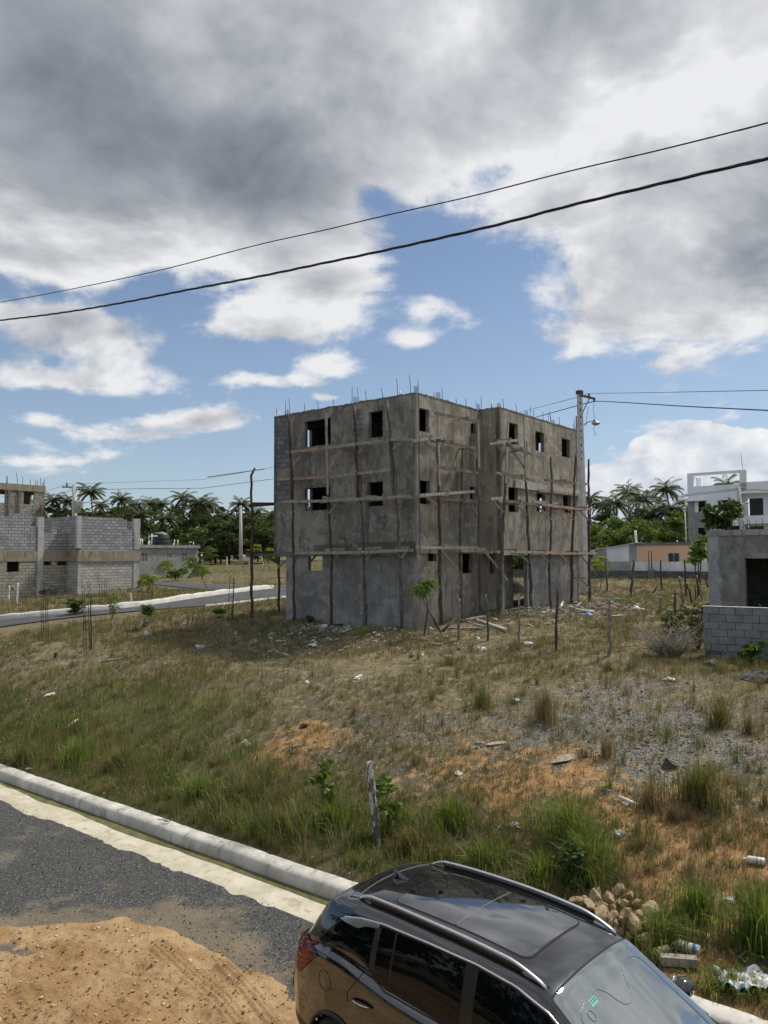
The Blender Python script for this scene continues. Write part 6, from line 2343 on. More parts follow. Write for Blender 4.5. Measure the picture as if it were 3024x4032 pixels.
tl1, tl2 = at(*Z3(547, 118), 95), at(*Z3(600, 165), 95)
cable('thin wire running behind the building from the tall pole towards the left', [ins1, at(2270, 1565, 46), at(2060, 1620, 62), at(1600, 1760, 80), at(1084, 1838, 90), at(800, 1888, 93), tl1], .016)
cable('thicker cable running behind the building from the tall pole towards the left', [ins2, at(2270, 1598, 46), at(2120, 1640, 60), at(1600, 1830, 80), at(1080, 1885, 90), at(800, 1922, 93), at(500, 1925, 95), tl2], .028)
cable('wire running off left from the transformer pole', [tl1, at(*Z3(440, 155), 98), at(*Z3(370, 168), 100), at(*Z3(-80, 235), 110)], .02)
cable('lower cable running off left from the transformer pole', [tl2, at(*Z3(520, 185), 97), at(*Z3(455, 203), 99), at(*Z3(-80, 300), 112)], .025)
wq = lambda x, y, d: at(*Z8(x, y), d)
cable('wire in front of the white house running left from its pole', [wq(1170, 288, 56), wq(1000, 308, 60), wq(450, 375, 75), wq(-60, 420, 95), wq(-600, 430, 120)], .016)
cable('cable in front of the white house running left from its pole', [wq(1170, 310, 56), wq(1000, 330, 60), wq(450, 395, 75), wq(0, 440, 95), wq(-600, 470, 120)], .022)
cable('slack cable running right from the pole before the white house', [wq(1310, 296, 56), wq(1400, 312, 54), wq(1480, 302, 53), wq(1560, 310, 52), wq(1760, 335, 48)], .022)
cable('far wire crossing to the slim distant pole among the palms', [at(900, 1994, fp.y), at(1020, 2000, 130), at(1100, 2003, 125), at(1200, 2000, 120)], .03)

# ---------------------------------------------------------------- foliage builders
def quads_from(C, U, W):
    """rhombic leaves: centres C, half length vectors U, half width vectors W"""
    n = len(C)
    V = np.stack([C - U, C - U * .1 + W, C + U, C - U * .1 - W], 1).reshape(-1, 3)
    F = np.arange(n * 4).reshape(-1, 4)
    return V, F


def rand_dirs(n, zmin=-1.0):
    z = rng.uniform(zmin, 1, n)
    a = rng.uniform(0, 2 * math.pi, n)
    r = np.sqrt(np.clip(1 - z * z, 0, 1))
    return np.stack([r * np.cos(a), r * np.sin(a), z], 1)


def leaf_cloud(centres, radii, per, size, base, tip, flat=0.55):
    """leaves gathered in clumps; colour goes from base to tip clump by clump"""
    C, K = [], []
    for c, r in zip(centres, radii):
        d = rand_dirs(per) * (rng.uniform(0, 1, (per, 1)) ** 0.45)
        d[:, 2] *= flat
        C.append(np.array(c) + d * r)
        K.append(np.full(per, rng.uniform(0, 1)))
    C, K = np.concatenate(C), np.concatenate(K)
    n = len(C)
    U = rand_dirs(n)
    U[:, 2] = U[:, 2] * .5
    Wd = np.cross(U, rand_dirs(n))
    Wd /= np.linalg.norm(Wd, axis=1, keepdims=True) + 1e-9
    s = size * rng.uniform(.6, 1.4, (n, 1))
    V, F = quads_from(C, U * s, Wd * s * .45)
    k = np.clip(K * .75 + rng.uniform(-.1, .35, n), 0, 1)[:, None]
    col_ = np.array(base) * (1 - k) + np.array(tip) * k
    return V, F, np.repeat(col_, 4, 0)


def crown_mesh(name, parts_, parent=None, mat='leaf'):
    V, F, K, b = [], [], [], 0
    for v, f, k in parts_:
        V.append(v)
        F.append(f + b)
        K.append(k)
        b += len(v)
    return mesh_np(name, np.concatenate(V), [np.concatenate(F)], M[mat], parent=parent, colr=np.concatenate(K), smooth=False)


def bushy_tree(label, foot, h, w_, base, tip, leaf=.42, clumps=46, per=62, name='leafy_tree', group=None, low=0.22):
    t = thing(name, label, 'tree', foot, 0, group)
    mb = MB()
    limbs = []
    mb.tube([(0, 0, -.3), (random.uniform(-.2, .2), random.uniform(-.2, .2), h * .3), (random.uniform(-.4, .4), 0, h * .6)], [.03 * h, .022 * h, .012 * h], 7)
    for k in range(5):
        a = random.uniform(0, 6.28)
        e = Vector((math.cos(a) * w_ * .36, math.sin(a) * w_ * .36, h * random.uniform(.55, .85)))
        mb.tube([(0, 0, h * random.uniform(.2, .35)), e * .55 + Vector((0, 0, h * .1)), e], [.014 * h, .01 * h, .004 * h], 5)
    mb.build('trunk', M['bark'], t)
    cs, rs = [], []
    for i in range(clumps):
        d = rand_dirs(1)[0]
        rr = random.uniform(.55, 1.0)
        z = h * (low + (1 - low) * (.5 + .5 * d[2] * rr))
        shrink = 1.0 if z < h * .6 else (1 - .5 * (z / h - .6) / .4)
        cs.append((d[0] * w_ * .5 * rr * shrink, d[1] * w_ * .5 * rr * shrink, z))
        rs.append(random.uniform(.10, .19) * (w_ + h) * .5)
    o = crown_mesh('crown', [leaf_cloud(cs, rs, per, leaf, base, tip)], t)
    return t


def frond_mesh(nf, length, seed):
    r = np.random.default_rng(seed)
    Cs, Us, Ws, Ks = [], [], [], []
    rach = []
    for i in range(nf):
        a = i * 2.39996 + r.uniform(-.2, .2)
        up = 1.25 - 1.75 * (i / nf) + r.uniform(-.12, .12)     # start elevation, radians-ish
        L = length * r.uniform(.85, 1.1)
        p = np.zeros(3)
        n = 15
        pts = [p.copy()]
        for k in range(n):
            e = up - (k / n) ** 1.2 * (1.25 + .25 * r.uniform())
            p = p + L / n * np.array([math.cos(a) * math.cos(e), math.sin(a) * math.cos(e), math.sin(e)])
            pts.append(p.copy())
        rach.append(pts)
        tone = r.uniform(0, 1)
        for k in range(2, n + 1):
            t = (pts[k] - pts[k - 1])
            t /= np.linalg.norm(t)
            side = np.cross(t, [0, 0, 1.0])
            side /= np.linalg.norm(side) + 1e-9
            ll = length * .20 * math.sin(math.pi * (.12 + .80 * k / n)) + .05
            for f in (0.0, .33, .66):
                q = pts[k - 1] + (pts[k] - pts[k - 1]) * f
                for s in (-1, 1):
                    d = side * s * .75 + t * .55 + np.array([0, 0, -.55 - .25 * r.uniform()])
                    d /= np.linalg.norm(d)
                    wv = np.cross(d, np.array([.2, .1, 1.0]))
                    wv /= np.linalg.norm(wv) + 1e-9
                    Cs.append(q + d * ll * .5)
                    Us.append(d * ll * .5)
                    Ws.append(wv * length * .012)
                    Ks.append(tone + r.uniform(-.2, .2))
    V, F = quads_from(np.array(Cs), np.array(Us), np.array(Ws))
    k = np.clip(np.array(Ks), 0, 1)[:, None]
    c = np.array((.034, .052, .018)) * (1 - k) + np.array((.115, .135, .05)) * k
    return V, F, np.repeat(c, 4, 0), rach


PALMS = []
for sd in range(4):
    V, F, K, rach = frond_mesh(24, 1.0, 100 + sd)
    n0 = len(V)
    R_, RF = [], []
    for pts in rach:
        b = n0 + len(R_)
        for k, p in enumerate(pts):
            wd_ = .011 * (1 - k / len(pts)) + .002
            R_ += [p + np.array([0, 0, wd_]), p + np.array([wd_, wd_, -wd_ * .3]), p + np.array([-wd_, -wd_, -wd_ * .3])]
            if k:
                for j in range(3):
                    RF.append((b + (k - 1) * 3 + j, b + (k - 1) * 3 + (j + 1) % 3, b + k * 3 + (j + 1) % 3, b + k * 3 + j))
    V2 = np.concatenate([V, np.array(R_)])
    K2 = np.concatenate([K, np.tile([[.12, .13, .05]], (len(R_), 1))])
    o = mesh_np('crown', V2, [np.concatenate([F, np.array(RF)])], M['leaf'], colr=K2, smooth=False)
    PALMS.append(o.data)
    bpy.data.objects.remove(o)
palm_n = 0


def palm(px, py, depth, size, label, group='coconut palms behind the houses'):
    global palm_n
    c = at(px, py, depth)
    foot = Vector((c.x + random.uniform(-1, 1), depth + random.uniform(-.6, .6), 0))
    foot.z = gz(foot.x, foot.y)
    t = thing('coconut_palm', label, 'palm tree', foot, 0, group)
    mb = MB()
    top = c - foot
    mb.tube([(0, 0, -.3), (top.x * .15, top.y * .15, top.z * .35), (top.x * .55, top.y * .55, top.z * .72), top], [.26, .19, .16, .15], 7, jit=.04)
    mb.build('trunk', M['bark'], t)
    cr = bpy.data.objects.new('crown', PALMS[palm_n % 4])
    col.objects.link(cr)
    cr.parent = t
    cr.location = top
    cr.scale = (size, size, size)
    cr.rotation_euler = (random.uniform(-.08, .08), random.uniform(-.08, .08), random.uniform(0, 6.28))
    palm_n += 1
    return t


DK, MD, LT = (.032, .046, .015), (.080, .108, .032), (.12, .16, .042)
# far wood closing the view behind everything
cs, rs = [], []
for i in range(1300):
    x = rng.uniform(-240, 240)
    y = rng.uniform(205, 245)
    top = 9.5 + 2.2 * float(vnoise(np.array([x / 14.]), np.array([3.]), 6)) + (2.5 if x < -20 else -1.0)
    cs.append((x, y, 3.3 + (top + (3.4 if x < 0 else 1.8)) * rng.uniform(.1, 1.0) ** .7))
    rs.append(rng.uniform(2.0, 3.8))
wood = crown_mesh('far_woodland', [leaf_cloud(cs, rs, 46, .95, DK, MD)])
tag(wood, 'mass of dark green woodland closing the view behind the houses', kind='stuff')

# bushy trees at the edge of the wood: px of the middle, py of the top, depth, width in px, tone
KINDS = {0: ('dark dense bushy tree in the wood edge', DK, MD), 1: ('mid green spreading tree in the wood edge', (.045, .068, .018), (.105, .145, .038)), 2: ('bright green feathery tree in the wood edge', (.062, .098, .020), (.15, .215, .046))}
SPOTS = [(210, 2040, 178, 130, 0, 'left of the transformer pole'), (330, 2030, 185, 140, 0, 'behind the transformer pole'), (430, 2010, 190, 150, 0, 'right of the transformer pole'), (500, 2080, 170, 150, 1, 'behind the grey house with the tank, left part'), (585, 2050, 180, 140, 0, 'behind the water tank'), (655, 2060, 175, 120, 1, 'behind the right end of the small grey house'),
         (720, 2020, 188, 140, 0, 'under the palm group left of the slim pole'), (760, 2075, 165, 150, 1, 'right of the small grey house'), (850, 2030, 178, 130, 1, 'left of the slim pole'), (905, 2060, 168, 120, 0, 'directly left of the slim pole'), (985, 2035, 175, 110, 1, 'right of the slim pole'), (1040, 2020, 180, 110, 1, 'left of the unfinished building'), (1090, 2010, 172, 130, 1, 'half hidden by the left edge of the unfinished building'),
         (2350, 2065, 118, 150, 2, 'right of the tall concrete pole'), (2420, 2035, 126, 160, 2, 'under the left palms'), (2500, 2045, 116, 160, 2, 'above the tin shed'), (2585, 2050, 120, 160, 1, 'behind the white roof pipe'), (2650, 2010, 124, 140, 2, 'behind the peach house'), (2690, 1985, 128, 110, 1, 'against the left edge of the white house'), (2290, 2080, 122, 140, 2, 'behind the tall concrete pole'), (2540, 2000, 135, 170, 0, 'beneath the middle palms'), (2380, 2010, 138, 150, 0, 'behind the leftmost right hand palms'),
         (2060, 2170, 100, 150, 1, 'seen through the porch of the unfinished building'), (2790, 2150, 78, 70, 0, 'behind the plastered room')]
for (px, py, dep, wpx, kd, where) in SPOTS:
    c = at(px, py, dep)
    z0 = gz(c.x, dep)
    hh, ww = c.z - z0, wpx * dep / FPX * 1.25
    lab = {0: 'dark dense bushy tree ', 1: 'mid green spreading tree ', 2: 'bright green feathery tree '}[kd] + where
    bushy_tree(lab, (c.x, dep, z0), hh, max(ww, hh * .8), KINDS[kd][1], KINDS[kd][2], leaf=.30 * dep / 130, clumps=52, per=75, group='trees along the wood edge', low=.04)

for (px, py, dep, sz, lab) in [
        (357, 1938, 190, 4.6, 'tall coconut palm with the largest crown, right of the transformer pole'), (212, 1968, 205, 4.0, 'coconut palm beside the weathered tower house'), (262, 1972, 205, 3.8, 'coconut palm just left of the transformer pole'), (398, 1990, 210, 3.6, 'small coconut palm right of the tallest left palm'),
        (478, 1966, 200, 4.0, 'coconut palm left of the paired palms above the block house end'), (538, 1990, 195, 4.2, 'coconut palm with wide drooping crown above the block house end'), (592, 1982, 210, 3.4, 'coconut palm above the water tank'), (640, 1984, 205, 3.6, 'coconut palm between the water tank and the paired tall palms'), (652, 2045, 165, 4.0, 'low dark palm with hanging fronds right of the water tank'),
        (722, 1960, 195, 4.0, 'left coconut palm of the close pair before the slim pole'), (784, 1982, 185, 4.6, 'broad coconut palm in the close group before the slim pole'), (826, 1984, 200, 3.8, 'right coconut palm of the close group before the slim pole'), (950, 1986, 190, 3.8, 'coconut palm rising behind the slim pale pole'), (1008, 2016, 200, 3.4, 'small coconut palm between the slim pole and the red scaffold pole'),
        (545, 2030, 175, 4.0, 'coconut palm low in the wood behind the block house end'), (150, 1990, 215, 4., 'coconut palm seen through the tower house window'), (880, 2035, 185, 3.6, 'low palm in the gap left of the slim pole'), (1070, 2030, 190, 3.4, 'low palm touching the left edge of the unfinished building'),
        (2472, 1938, 150, 3.9, 'coconut palm with upright fronds above the tin shed'), (2530, 1962, 142, 4.2, 'middle coconut palm with hanging fronds above the tin shed'), (2624, 1926, 150, 4.1, 'tall coconut palm left of the white house'), (2322, 1965, 160, 3.6, 'coconut palm half hidden by the tall concrete pole'), (2375, 1988, 158, 3.6, 'low coconut palm right of the tall concrete pole'), (2425, 1985, 135, 4.2, 'coconut palm with long drooping fronds left of the tin shed palms'), (2862, 1912, 140, 3.8, 'coconut palm top showing through the white house roof frame'), (2640, 2005, 128, 4.2, 'low palm in front of the tall palm left of the white house'), (2560, 2020, 130, 4.0, 'lowest palm above the joint of shed and peach house')]:
    palm(px, py, dep, sz, lab)

# ---------------------------------------------------------------- young trees and shrubs
def sapling(label, px, py, ptop, spread, base, tip, kind='compound', stems=1, leaves=26, leaf=.16, lean=0.0, name='young_tree', cat='young tree', bare=0.35, foot=None, r0=None, droop=0.2):
    """spread: half width of the crown in photo pixels"""
    f = foot if foot is not None else on(px, py)
    H = at(px, ptop, f.y).z - f.z
    S = spread * f.y / FPX
    t = thing(name, label, cat, f)
    mb = MB()
    tips = []
    r0 = r0 or max(.012, H * .013)
    for s in range(stems):
        a0 = random.uniform(0, 6.28)
        off = (0 if stems == 1 else S * .55)
        top = Vector((lean + math.cos(a0) * off, math.sin(a0) * off * .7, H * random.uniform(.82, 1.0)))
        mid = top * .5 + Vector((random.uniform(-.08, .08) * H, random.uniform(-.05, .05) * H, 0))
        st = [Vector((0, 0, -.1)), mid, top]
        mb.tube(st, [r0, r0 * .75, r0 * .35], 6, jit=.08)
        for k in range(max(3, leaves // (stems * 4))):
            f_ = random.uniform(bare, .97)
            b = mid.lerp(top, (f_ - .5) * 2) if f_ > .5 else Vector((0, 0, 0)).lerp(mid, f_ * 2)
            a = random.uniform(0, 6.28)
            L = S * random.uniform(.4, 1.0) * (1.15 - .5 * f_)
            e = b + Vector((math.cos(a) * L, math.sin(a) * L, L * random.uniform(.1, .7)))
            mb.tube([b, b.lerp(e, .5) + Vector((0, 0, L * .08)), e], [r0 * .4, r0 * .28, r0 * .12], 4)
            tips += [b.lerp(e, q) for q in ((.6, 1.0) if kind == 'compound' else (.5, .8, 1.0))]
        tips += [top, top - Vector((0, 0, .06 * H))]
    mb.build('stem', M['bark'], t)
    C, U, W, K = [], [], [], []
    for tpnt in tips:
        if kind == 'compound':
            for r in range(2):
                a = random.uniform(0, 6.28)
                el_ = random.uniform(-droop - .5, .5)
                ax = Vector((math.cos(a) * math.cos(el_), math.sin(a) * math.cos(el_), math.sin(el_)))
                L = leaf * random.uniform(1.4, 2.4)
                side = ax.cross(Vector((0, 0, 1))).normalized()
                tone = random.uniform(0, 1)
                for k in range(1, 7):
                    p = tpnt + ax * L * k / 6 - Vector((0, 0, droop * L * (k / 6) ** 2))
                    for s in (-1, 1):
                        d = (side * s + ax * .5 + Vector((0, 0, -.25))).normalized()
                        l_ = leaf * .52 * math.sin(.5 + 2.2 * k / 6)
                        C.append(p + d * l_)
                        U.append(d * l_)
                        W.append(ax.cross(d).normalized() * l_ * .30)
                        K.append(tone + random.uniform(-.15, .15))
        else:
            for r in range(5 if kind == 'broad' else 7):
                d = Vector(rand_dirs(1)[0])
                d.z = d.z * .5 - .1
                l_ = leaf * random.uniform(.6, 1.2)
                C.append(tpnt + d * l_ * 1.1)
                U.append(d.normalized() * l_)
                W.append(d.cross(Vector(rand_dirs(1)[0])).normalized() * l_ * (.62 if kind == 'broad' else .4))
                K.append(random.uniform(0, 1))
    V, F = quads_from(np.array(C), np.array(U), np.array(W))
    k = np.clip(np.array(K), 0, 1)[:, None]
    c = (np.array(base) * (1 - k) + np.array(tip) * k) * 1.45
    mesh_np('leaves', V, [F], M['leaf'], parent=t, colr=np.repeat(c, 4, 0), smooth=False)
    return t


YG, GG, DG = ((.10, .13, .022), (.24, .26, .045)), ((.045, .075, .016), (.11, .17, .035)), ((.022, .040, .012), (.06, .10, .025))
sapling('young tree with feathery leaves standing at the near corner of the unfinished building', 1668, 2503, 2240, 52, *((.05, .085, .018), (.14, .20, .04)), leaves=44, leaf=.17, bare=.62, r0=.042, droop=.3)
sapling('yellow green young tree by the right end of the block house', 578, 2330, 2258, 42, *YG, leaves=40, leaf=.30, bare=.3)
sapling('leaning young tree with thin feathery crown above the far road', 818, 2322, 2185, 62, *GG, leaves=46, leaf=.30, lean=-1.3, bare=.5)
sapling('green young tree right of the small grey house', 832, 2226, 2140, 36, *GG, leaves=40, leaf=.5, bare=.5)
sapling('branchy pale green young tree at the foot of the slim pole', 985, 2228, 2142, 56, *YG, leaves=34, leaf=.45, bare=.5, stems=2)
sapling('small green tree half hidden behind the free red scaffold poles', 1062, 2240, 2150, 44, *YG, leaves=34, leaf=.4, bare=.45)
sapling('yellowish shrub below the windows of the small grey house', 655, 2275, 2205, 30, *YG, leaves=24, leaf=.35, bare=.3)
sapling('green bushy shrub before the small grey house wall', 700, 2290, 2240, 60, *GG, kind='small', stems=5, leaves=60, leaf=.22, bare=.1, name='shrub', cat='shrub')
sapling('dark round shrub on the far white kerb', 298, 2422, 2362, 36, *DG, kind='small', stems=6, leaves=80, leaf=.11, bare=.05, name='shrub', cat='shrub')
sapling('loose leafy shrub right of the tall rod cage', 440, 2440, 2350, 34, *GG, stems=3, leaves=36, leaf=.12, bare=.15, name='shrub', cat='shrub')
sapling('small broad leaved plant beside the pale stone', 581, 2475, 2388, 24, *GG, kind='broad', leaves=26, leaf=.14, bare=.6)
sapling('yellow green plant growing against the block house doorway', 285, 2322, 2255, 26, *YG, kind='broad', stems=3, leaves=36, leaf=.26, bare=.25, name='shrub', cat='shrub')
sapling('thin dry stalk with a tuft, before the lit block wall', 378, 2320, 2248, 14, *DG, leaves=10, leaf=.2, bare=.8)
sapling('leaning dry stalk with a dark tuft at the block wall corner', 500, 2312, 2275, 12, *DG, leaves=8, leaf=.2, bare=.85, lean=-.6)
sapling('green creeper topping the left rod cage', 172, 2420, 2315, 20, *DG, kind='small', leaves=30, leaf=.11, bare=.8, name='shrub', cat='shrub')
sapling('low green plant at the right rod cage', 868, 2430, 2395, 30, *GG, kind='small', stems=3, leaves=24, leaf=.10, bare=.2, name='shrub', cat='shrub')
sapling('bright green plant sprouting at the shaded wall foot', 1290, 2448, 2398, 14, *GG, stems=2, leaves=26, leaf=.12, bare=.2, name='shrub', cat='shrub')
sapling('small leafy tuft at the shaded wall foot, left of the corner', 1222, 2450, 2425, 12, *DG, kind='small', stems=2, leaves=16, leaf=.09, bare=.1, name='shrub', cat='shrub')
sapling('grey green shrub draped over the end of the block wall', 2775, 2470, 2368, 82, (.05, .055, .03), (.14, .15, .085), kind='small', stems=9, leaves=120, leaf=.085, bare=.2, name='shrub', cat='shrub', foot=on(2752, 2560))
sapling('low green shrub left of the block wall end', 2640, 2520, 2410, 70, (.05, .06, .026), (.12, .14, .06), kind='small', stems=8, leaves=100, leaf=.075, bare=.15, name='shrub', cat='shrub', foot=on(2650, 2555))
sapling('bright weeds at the foot of the block wall', 2960, 2608, 2540, 56, *GG, kind='small', stems=6, leaves=60, leaf=.08, bare=.1, name='shrub', cat='shrub', foot=on(2950, 2612))
sapling('leafy weed climbing beside the lichen covered post', 1540, 3300, 3050, 60, *GG, kind='broad', stems=2, leaves=40, leaf=.075, bare=.35, name='shrub', cat='shrub', foot=on(1530, 3300))
sapling('yellow green bush by the wood scaffold pole and tin fence', 2365, 2320, 2190, 22, *YG, leaves=26, leaf=.3, bare=.5)
sapling('thin upright weed in the green verge, left of the lichen covered post', 1300, 3230, 3000, 46, *GG, kind='broad', stems=3, leaves=34, leaf=.07, bare=.3, name='shrub', cat='shrub', foot=on(1290, 3240))
sapling('broad leaved weed behind the heap of tan rocks', 2290, 3480, 3330, 60, *DG, kind='broad', stems=5, leaves=60, leaf=.06, bare=.1, name='shrub', cat='shrub', foot=on(2260, 3500))
# tall leafy plants growing on the roof of the plastered room
for (px, pt, sp, lab) in ((2805, 1998, 34, 'left leafy plant growing on the plastered room roof'), (2872, 1972, 46, 'largest leafy plant growing on the plastered room roof'), (2838, 2030, 30, 'middle leafy plant growing on the plastered room roof')):
    q = onplane(px, 2090, RC + AR * 1.6, AR)
    sapling(lab, px, 2090, pt, sp, (.028, .045, .014), (.075, .11, .03), kind='broad', stems=3, leaves=52, leaf=.15, bare=.25, foot=Vector((q.x, q.y, RZ)), name='leafy_plant', cat='plant')
q = at(2748, 2184, 40)
sapling('leafy plant left of the plastered room, before the white house', 2742, 2300, 2085, 40, (.05, .08, .02), (.12, .18, .045), kind='broad', stems=3, leaves=34, leaf=.22, bare=.55, foot=Vector((q.x, q.y, gz(q.x, q.y))), name='leafy_plant', cat='plant')
# bare twiggy bush
f = on(2630, 2590)
tb = thing('twiggy_bush', 'grey leafless twiggy bush left of the block wall', 'shrub', f)
mb = MB()
for k in range(150):
    a = random.uniform(0, 6.28)
    L = random.uniform(.5, 1.35)
    e = Vector((math.cos(a) * L * random.uniform(.5, .95), math.sin(a) * L * .6, L * random.uniform(.35, .85)))
    b = Vector((random.uniform(-.25, .25), random.uniform(-.2, .2), 0))
    m1 = b.lerp(b + e, .5) + Vector((random.uniform(-.1, .1), random.uniform(-.1, .1), .12))
    mb.tube([b, m1, b + e], [.010, .007, .003], 4)
    for j in range(3):
        s_ = m1.lerp(b + e, random.uniform(0, .9))
        mb.tube([s_, s_ + Vector((random.uniform(-.3, .3), random.uniform(-.3, .3), random.uniform(-.05, .3)))], [.005, .002], 3)
mb.build('twigs', mat_plain("dry_twigs", (.27, .24, .19), .9), tb)
f = on(3010, 2590)
tb = thing('bare_sapling', 'dead pale sapling with bare branches in front of the block wall', 'dead tree', f)
mb = MB()
mb.tube([(0, 0, -.1), (.03, 0, .4), (-.04, .02, .85), (-.1, .0, 1.3)], [.022, .018, .012, .006], 6)
for k in range(16):
    z = random.uniform(.25, 1.2)
    e = Vector((random.uniform(-.45, .4), random.uniform(-.2, .2), z + random.uniform(.1, .5)))
    mb.tube([(0, 0, z), e * .6 + Vector((0, 0, z * .4)), e], [.008, .006, .003], 4)
mb.build('branches', mat_plain("bleached_wood", (.40, .38, .35), .9), tb)
# trees standing left of the picture, mirrored in the car's flank
for (x, y, h, w_, lab) in ((-9.5, 2.2, 6.5, 5.5, 'bushy shade tree out of view left of the car, mirrored in its side windows'), (-10.5, 7.0, 5.5, 5, 'bushy shade tree out of view farther along the road, mirrored in the car'), (-10, -3, 7.5, 6, 'tallest bushy shade tree out of view beside the camera, mirrored in the car'), (-7.5, -7.5, 7, 6, 'bushy shade tree out of view behind the camera, mirrored in the car')):
    bushy_tree(lab, (x, y, 0), h, w_, DK, MD, leaf=.20, clumps=60, per=70, name='shade_tree', low=-.02)

# ---------------------------------------------------------------- grass
def masks(x, y):
    g = np.zeros(x.shape + (3,))
    s = sdist(x, y)
    for px, py, r, k, a in PATCH:
        p = on_cache[(px, py)]
        g[..., k] += (.66, .56, .72)[k] * a * np.exp(-((x - p.x) ** 2 + (y - p.y) ** 2) / (r * r))
    g[..., 2] += 0.7 * np.exp(-((s - 1.2) / 1.6) ** 2) * np.clip(1.15 - (tdist(x, y) + 2) / 9, 0.25, 1.1)
    return g


on_cache = {(px, py): on(px, py, smooth=True) for px, py, r, k, a in PATCH}


def blocked(x, y):
    """ground that carries no grass: buildings, roads, the kerb"""
    bx = (x - A0.x) * AR.x + (y - A0.y) * AR.y
    by = (x - A0.x) * AL.x + (y - A0.y) * AL.y
    b = (bx > -.05) & (bx < RT + .1) & (by > -PJ - .1) & (by < L1)
    b &= ~((bx < R1) & (by < -.05))
    b |= sdist(x, y) < .42
    b |= road_near(x, y) < .15
    for (o, u0, u1, v0, v1) in ((PC, -9, 4.8, -.1, 7), (SC, -1.6, 7.4, -.1, 5.2), (RC, -.1, 4.5, -5.7, .1), (OC, -.1, 5.2, -.1, 9.5)):
        p = (x - o.x) * AR.x + (y - o.y) * AR.y
        q_ = (x - o.x) * AL.x + (y - o.y) * AL.y
        b |= (p > u0) & (p < u1) & (q_ > v0) & (q_ < v1)
    return b


def blades(P, h, w_, lean, colr):
    """bent blades: five points each"""
    n = len(P)
    a = rng.uniform(0, 2 * math.pi, n)
    d = np.stack([np.cos(a), np.sin(a), np.zeros(n)], 1)
    b = a + math.pi / 2 + rng.uniform(-.6, .6, n)
    s = np.stack([np.cos(b), np.sin(b), np.zeros(n)], 1) * (w_ * .5)[:, None]
    up = np.array([0, 0, 1.0])
    mid = P + d * (lean * h * .35)[:, None] + up * (h * .58)[:, None]
    tip = P + d * (lean * h * 1.0)[:, None] + up * (h * (1 - .35 * lean))[:, None]
    V = np.stack([P - s, P + s, mid + s * .8, mid - s * .8, tip], 1).reshape(-1, 3)
    i = np.arange(n)[:, None] * 5
    return V, i + np.array([0, 1, 2, 3]), i + np.array([3, 2, 4]), np.repeat(colr, 5, 0)


def tufts(X, Y, n, spread, h, hvar, w_, lean, pal, z=None):
    """n blades round every point; pal: (k,3) palette indexed per tuft by pick"""
    m = len(X)
    cnt = n if isinstance(n, np.ndarray) else np.full(m, n)
    idx = np.repeat(np.arange(m), cnt)
    N = len(idx)
    r = np.abs(rng.normal(0, 1, N)) * np.repeat(spread, cnt)
    a = rng.uniform(0, 2 * math.pi, N)
    x, y = X[idx] + r * np.cos(a), Y[idx] + r * np.sin(a)
    ok = ~blocked(x, y)
    idx, x, y = idx[ok], x[ok], y[ok]
    zz = h_ground(x, y) - .015
    hh = h[idx] * rng.uniform(1 - hvar, 1 + hvar, len(x))
    ww = w_[idx] * rng.uniform(.7, 1.3, len(x))
    ll = np.clip(rng.normal(lean, .22, len(x)), .02, 1.2)
    c = pal[idx] * rng.uniform(.72, 1.28, (len(x), 1))
    return blades(np.stack([x, y, zz], 1), hh, ww, ll, c)


def grass_object(name, sets, label):
    V, Q, T, K, b = [], [], [], [], 0
    for v, q_, t_, k in sets:
        V.append(v); Q.append(q_ + b); T.append(t_ + b); K.append(k)
        b += len(v)
    o = mesh_np(name, np.concatenate(V), [np.concatenate(Q), np.concatenate(T)], M['grass'], colr=np.concatenate(K), smooth=True)
    return tag(o, label, kind='stuff')


def pick(n, cols, wts):
    cols = np.array(cols)
    return cols[rng.choice(len(cols), n, p=np.array(wts) / sum(wts))]


STRAW, BROWN, GREYB, OLIVE, GREEN, LIME = (.34, .275, .145), (.20, .145, .088), (.225, .195, .145), (.155, .155, .056), (.105, .155, .034), (.19, .26, .05)
# points over the ground, thinner with distance
def scatter(n, ymin, ymax, power=1.0):
    u = rng.uniform(0, 1, n)
    y = ymin * (ymax / ymin) ** u if power == 1.0 else ymin + (ymax - ymin) * u ** power
    x = rng.uniform(-.60, .60, n) * y * 1.0 + rng.uniform(-.3, .3, n)
    return x, y


sets = []
x, y = scatter(82000, 8.0, 62)
g = masks(x, y)
nz = fbm(x * .5, y * .5, 71) * 1.4 + fbm(x * 2.0, y * 2.0, 77)
keep = (rng.uniform(0, 1, len(x)) < np.clip(.66 + 1.0 * nz - .34 * np.clip(g[:, 0], 0, 1) - .34 * np.clip(g[:, 1], 0, 1), .12, 1)) & ~blocked(x, y)
x, y, g, nz = x[keep], y[keep], g[keep], nz[keep]
far = np.clip(y / 22, .8, 3.2)
gn = np.clip(.8 * g[:, 2] + .45 * fbm(x * .35, y * .35, 81) + .08, 0, .8)
pal = np.where((rng.uniform(0, 1, len(x)) < gn)[:, None], pick(len(x), (OLIVE, GREEN, (.125, .13, .046)), (5, 2, 5)), pick(len(x), (STRAW, BROWN, GREYB, (.15, .138, .062), (.105, .115, .045)), (2, 4, 4, 5, 5)))
h = (.08 + .09 * rng.uniform(0, 1, len(x)) ** 2 + .10 * gn) * np.clip(far, 1, 1.6)
sets.append(tufts(x, y, 8, .050 * far, h, .45, .0075 * far, .42, pal))
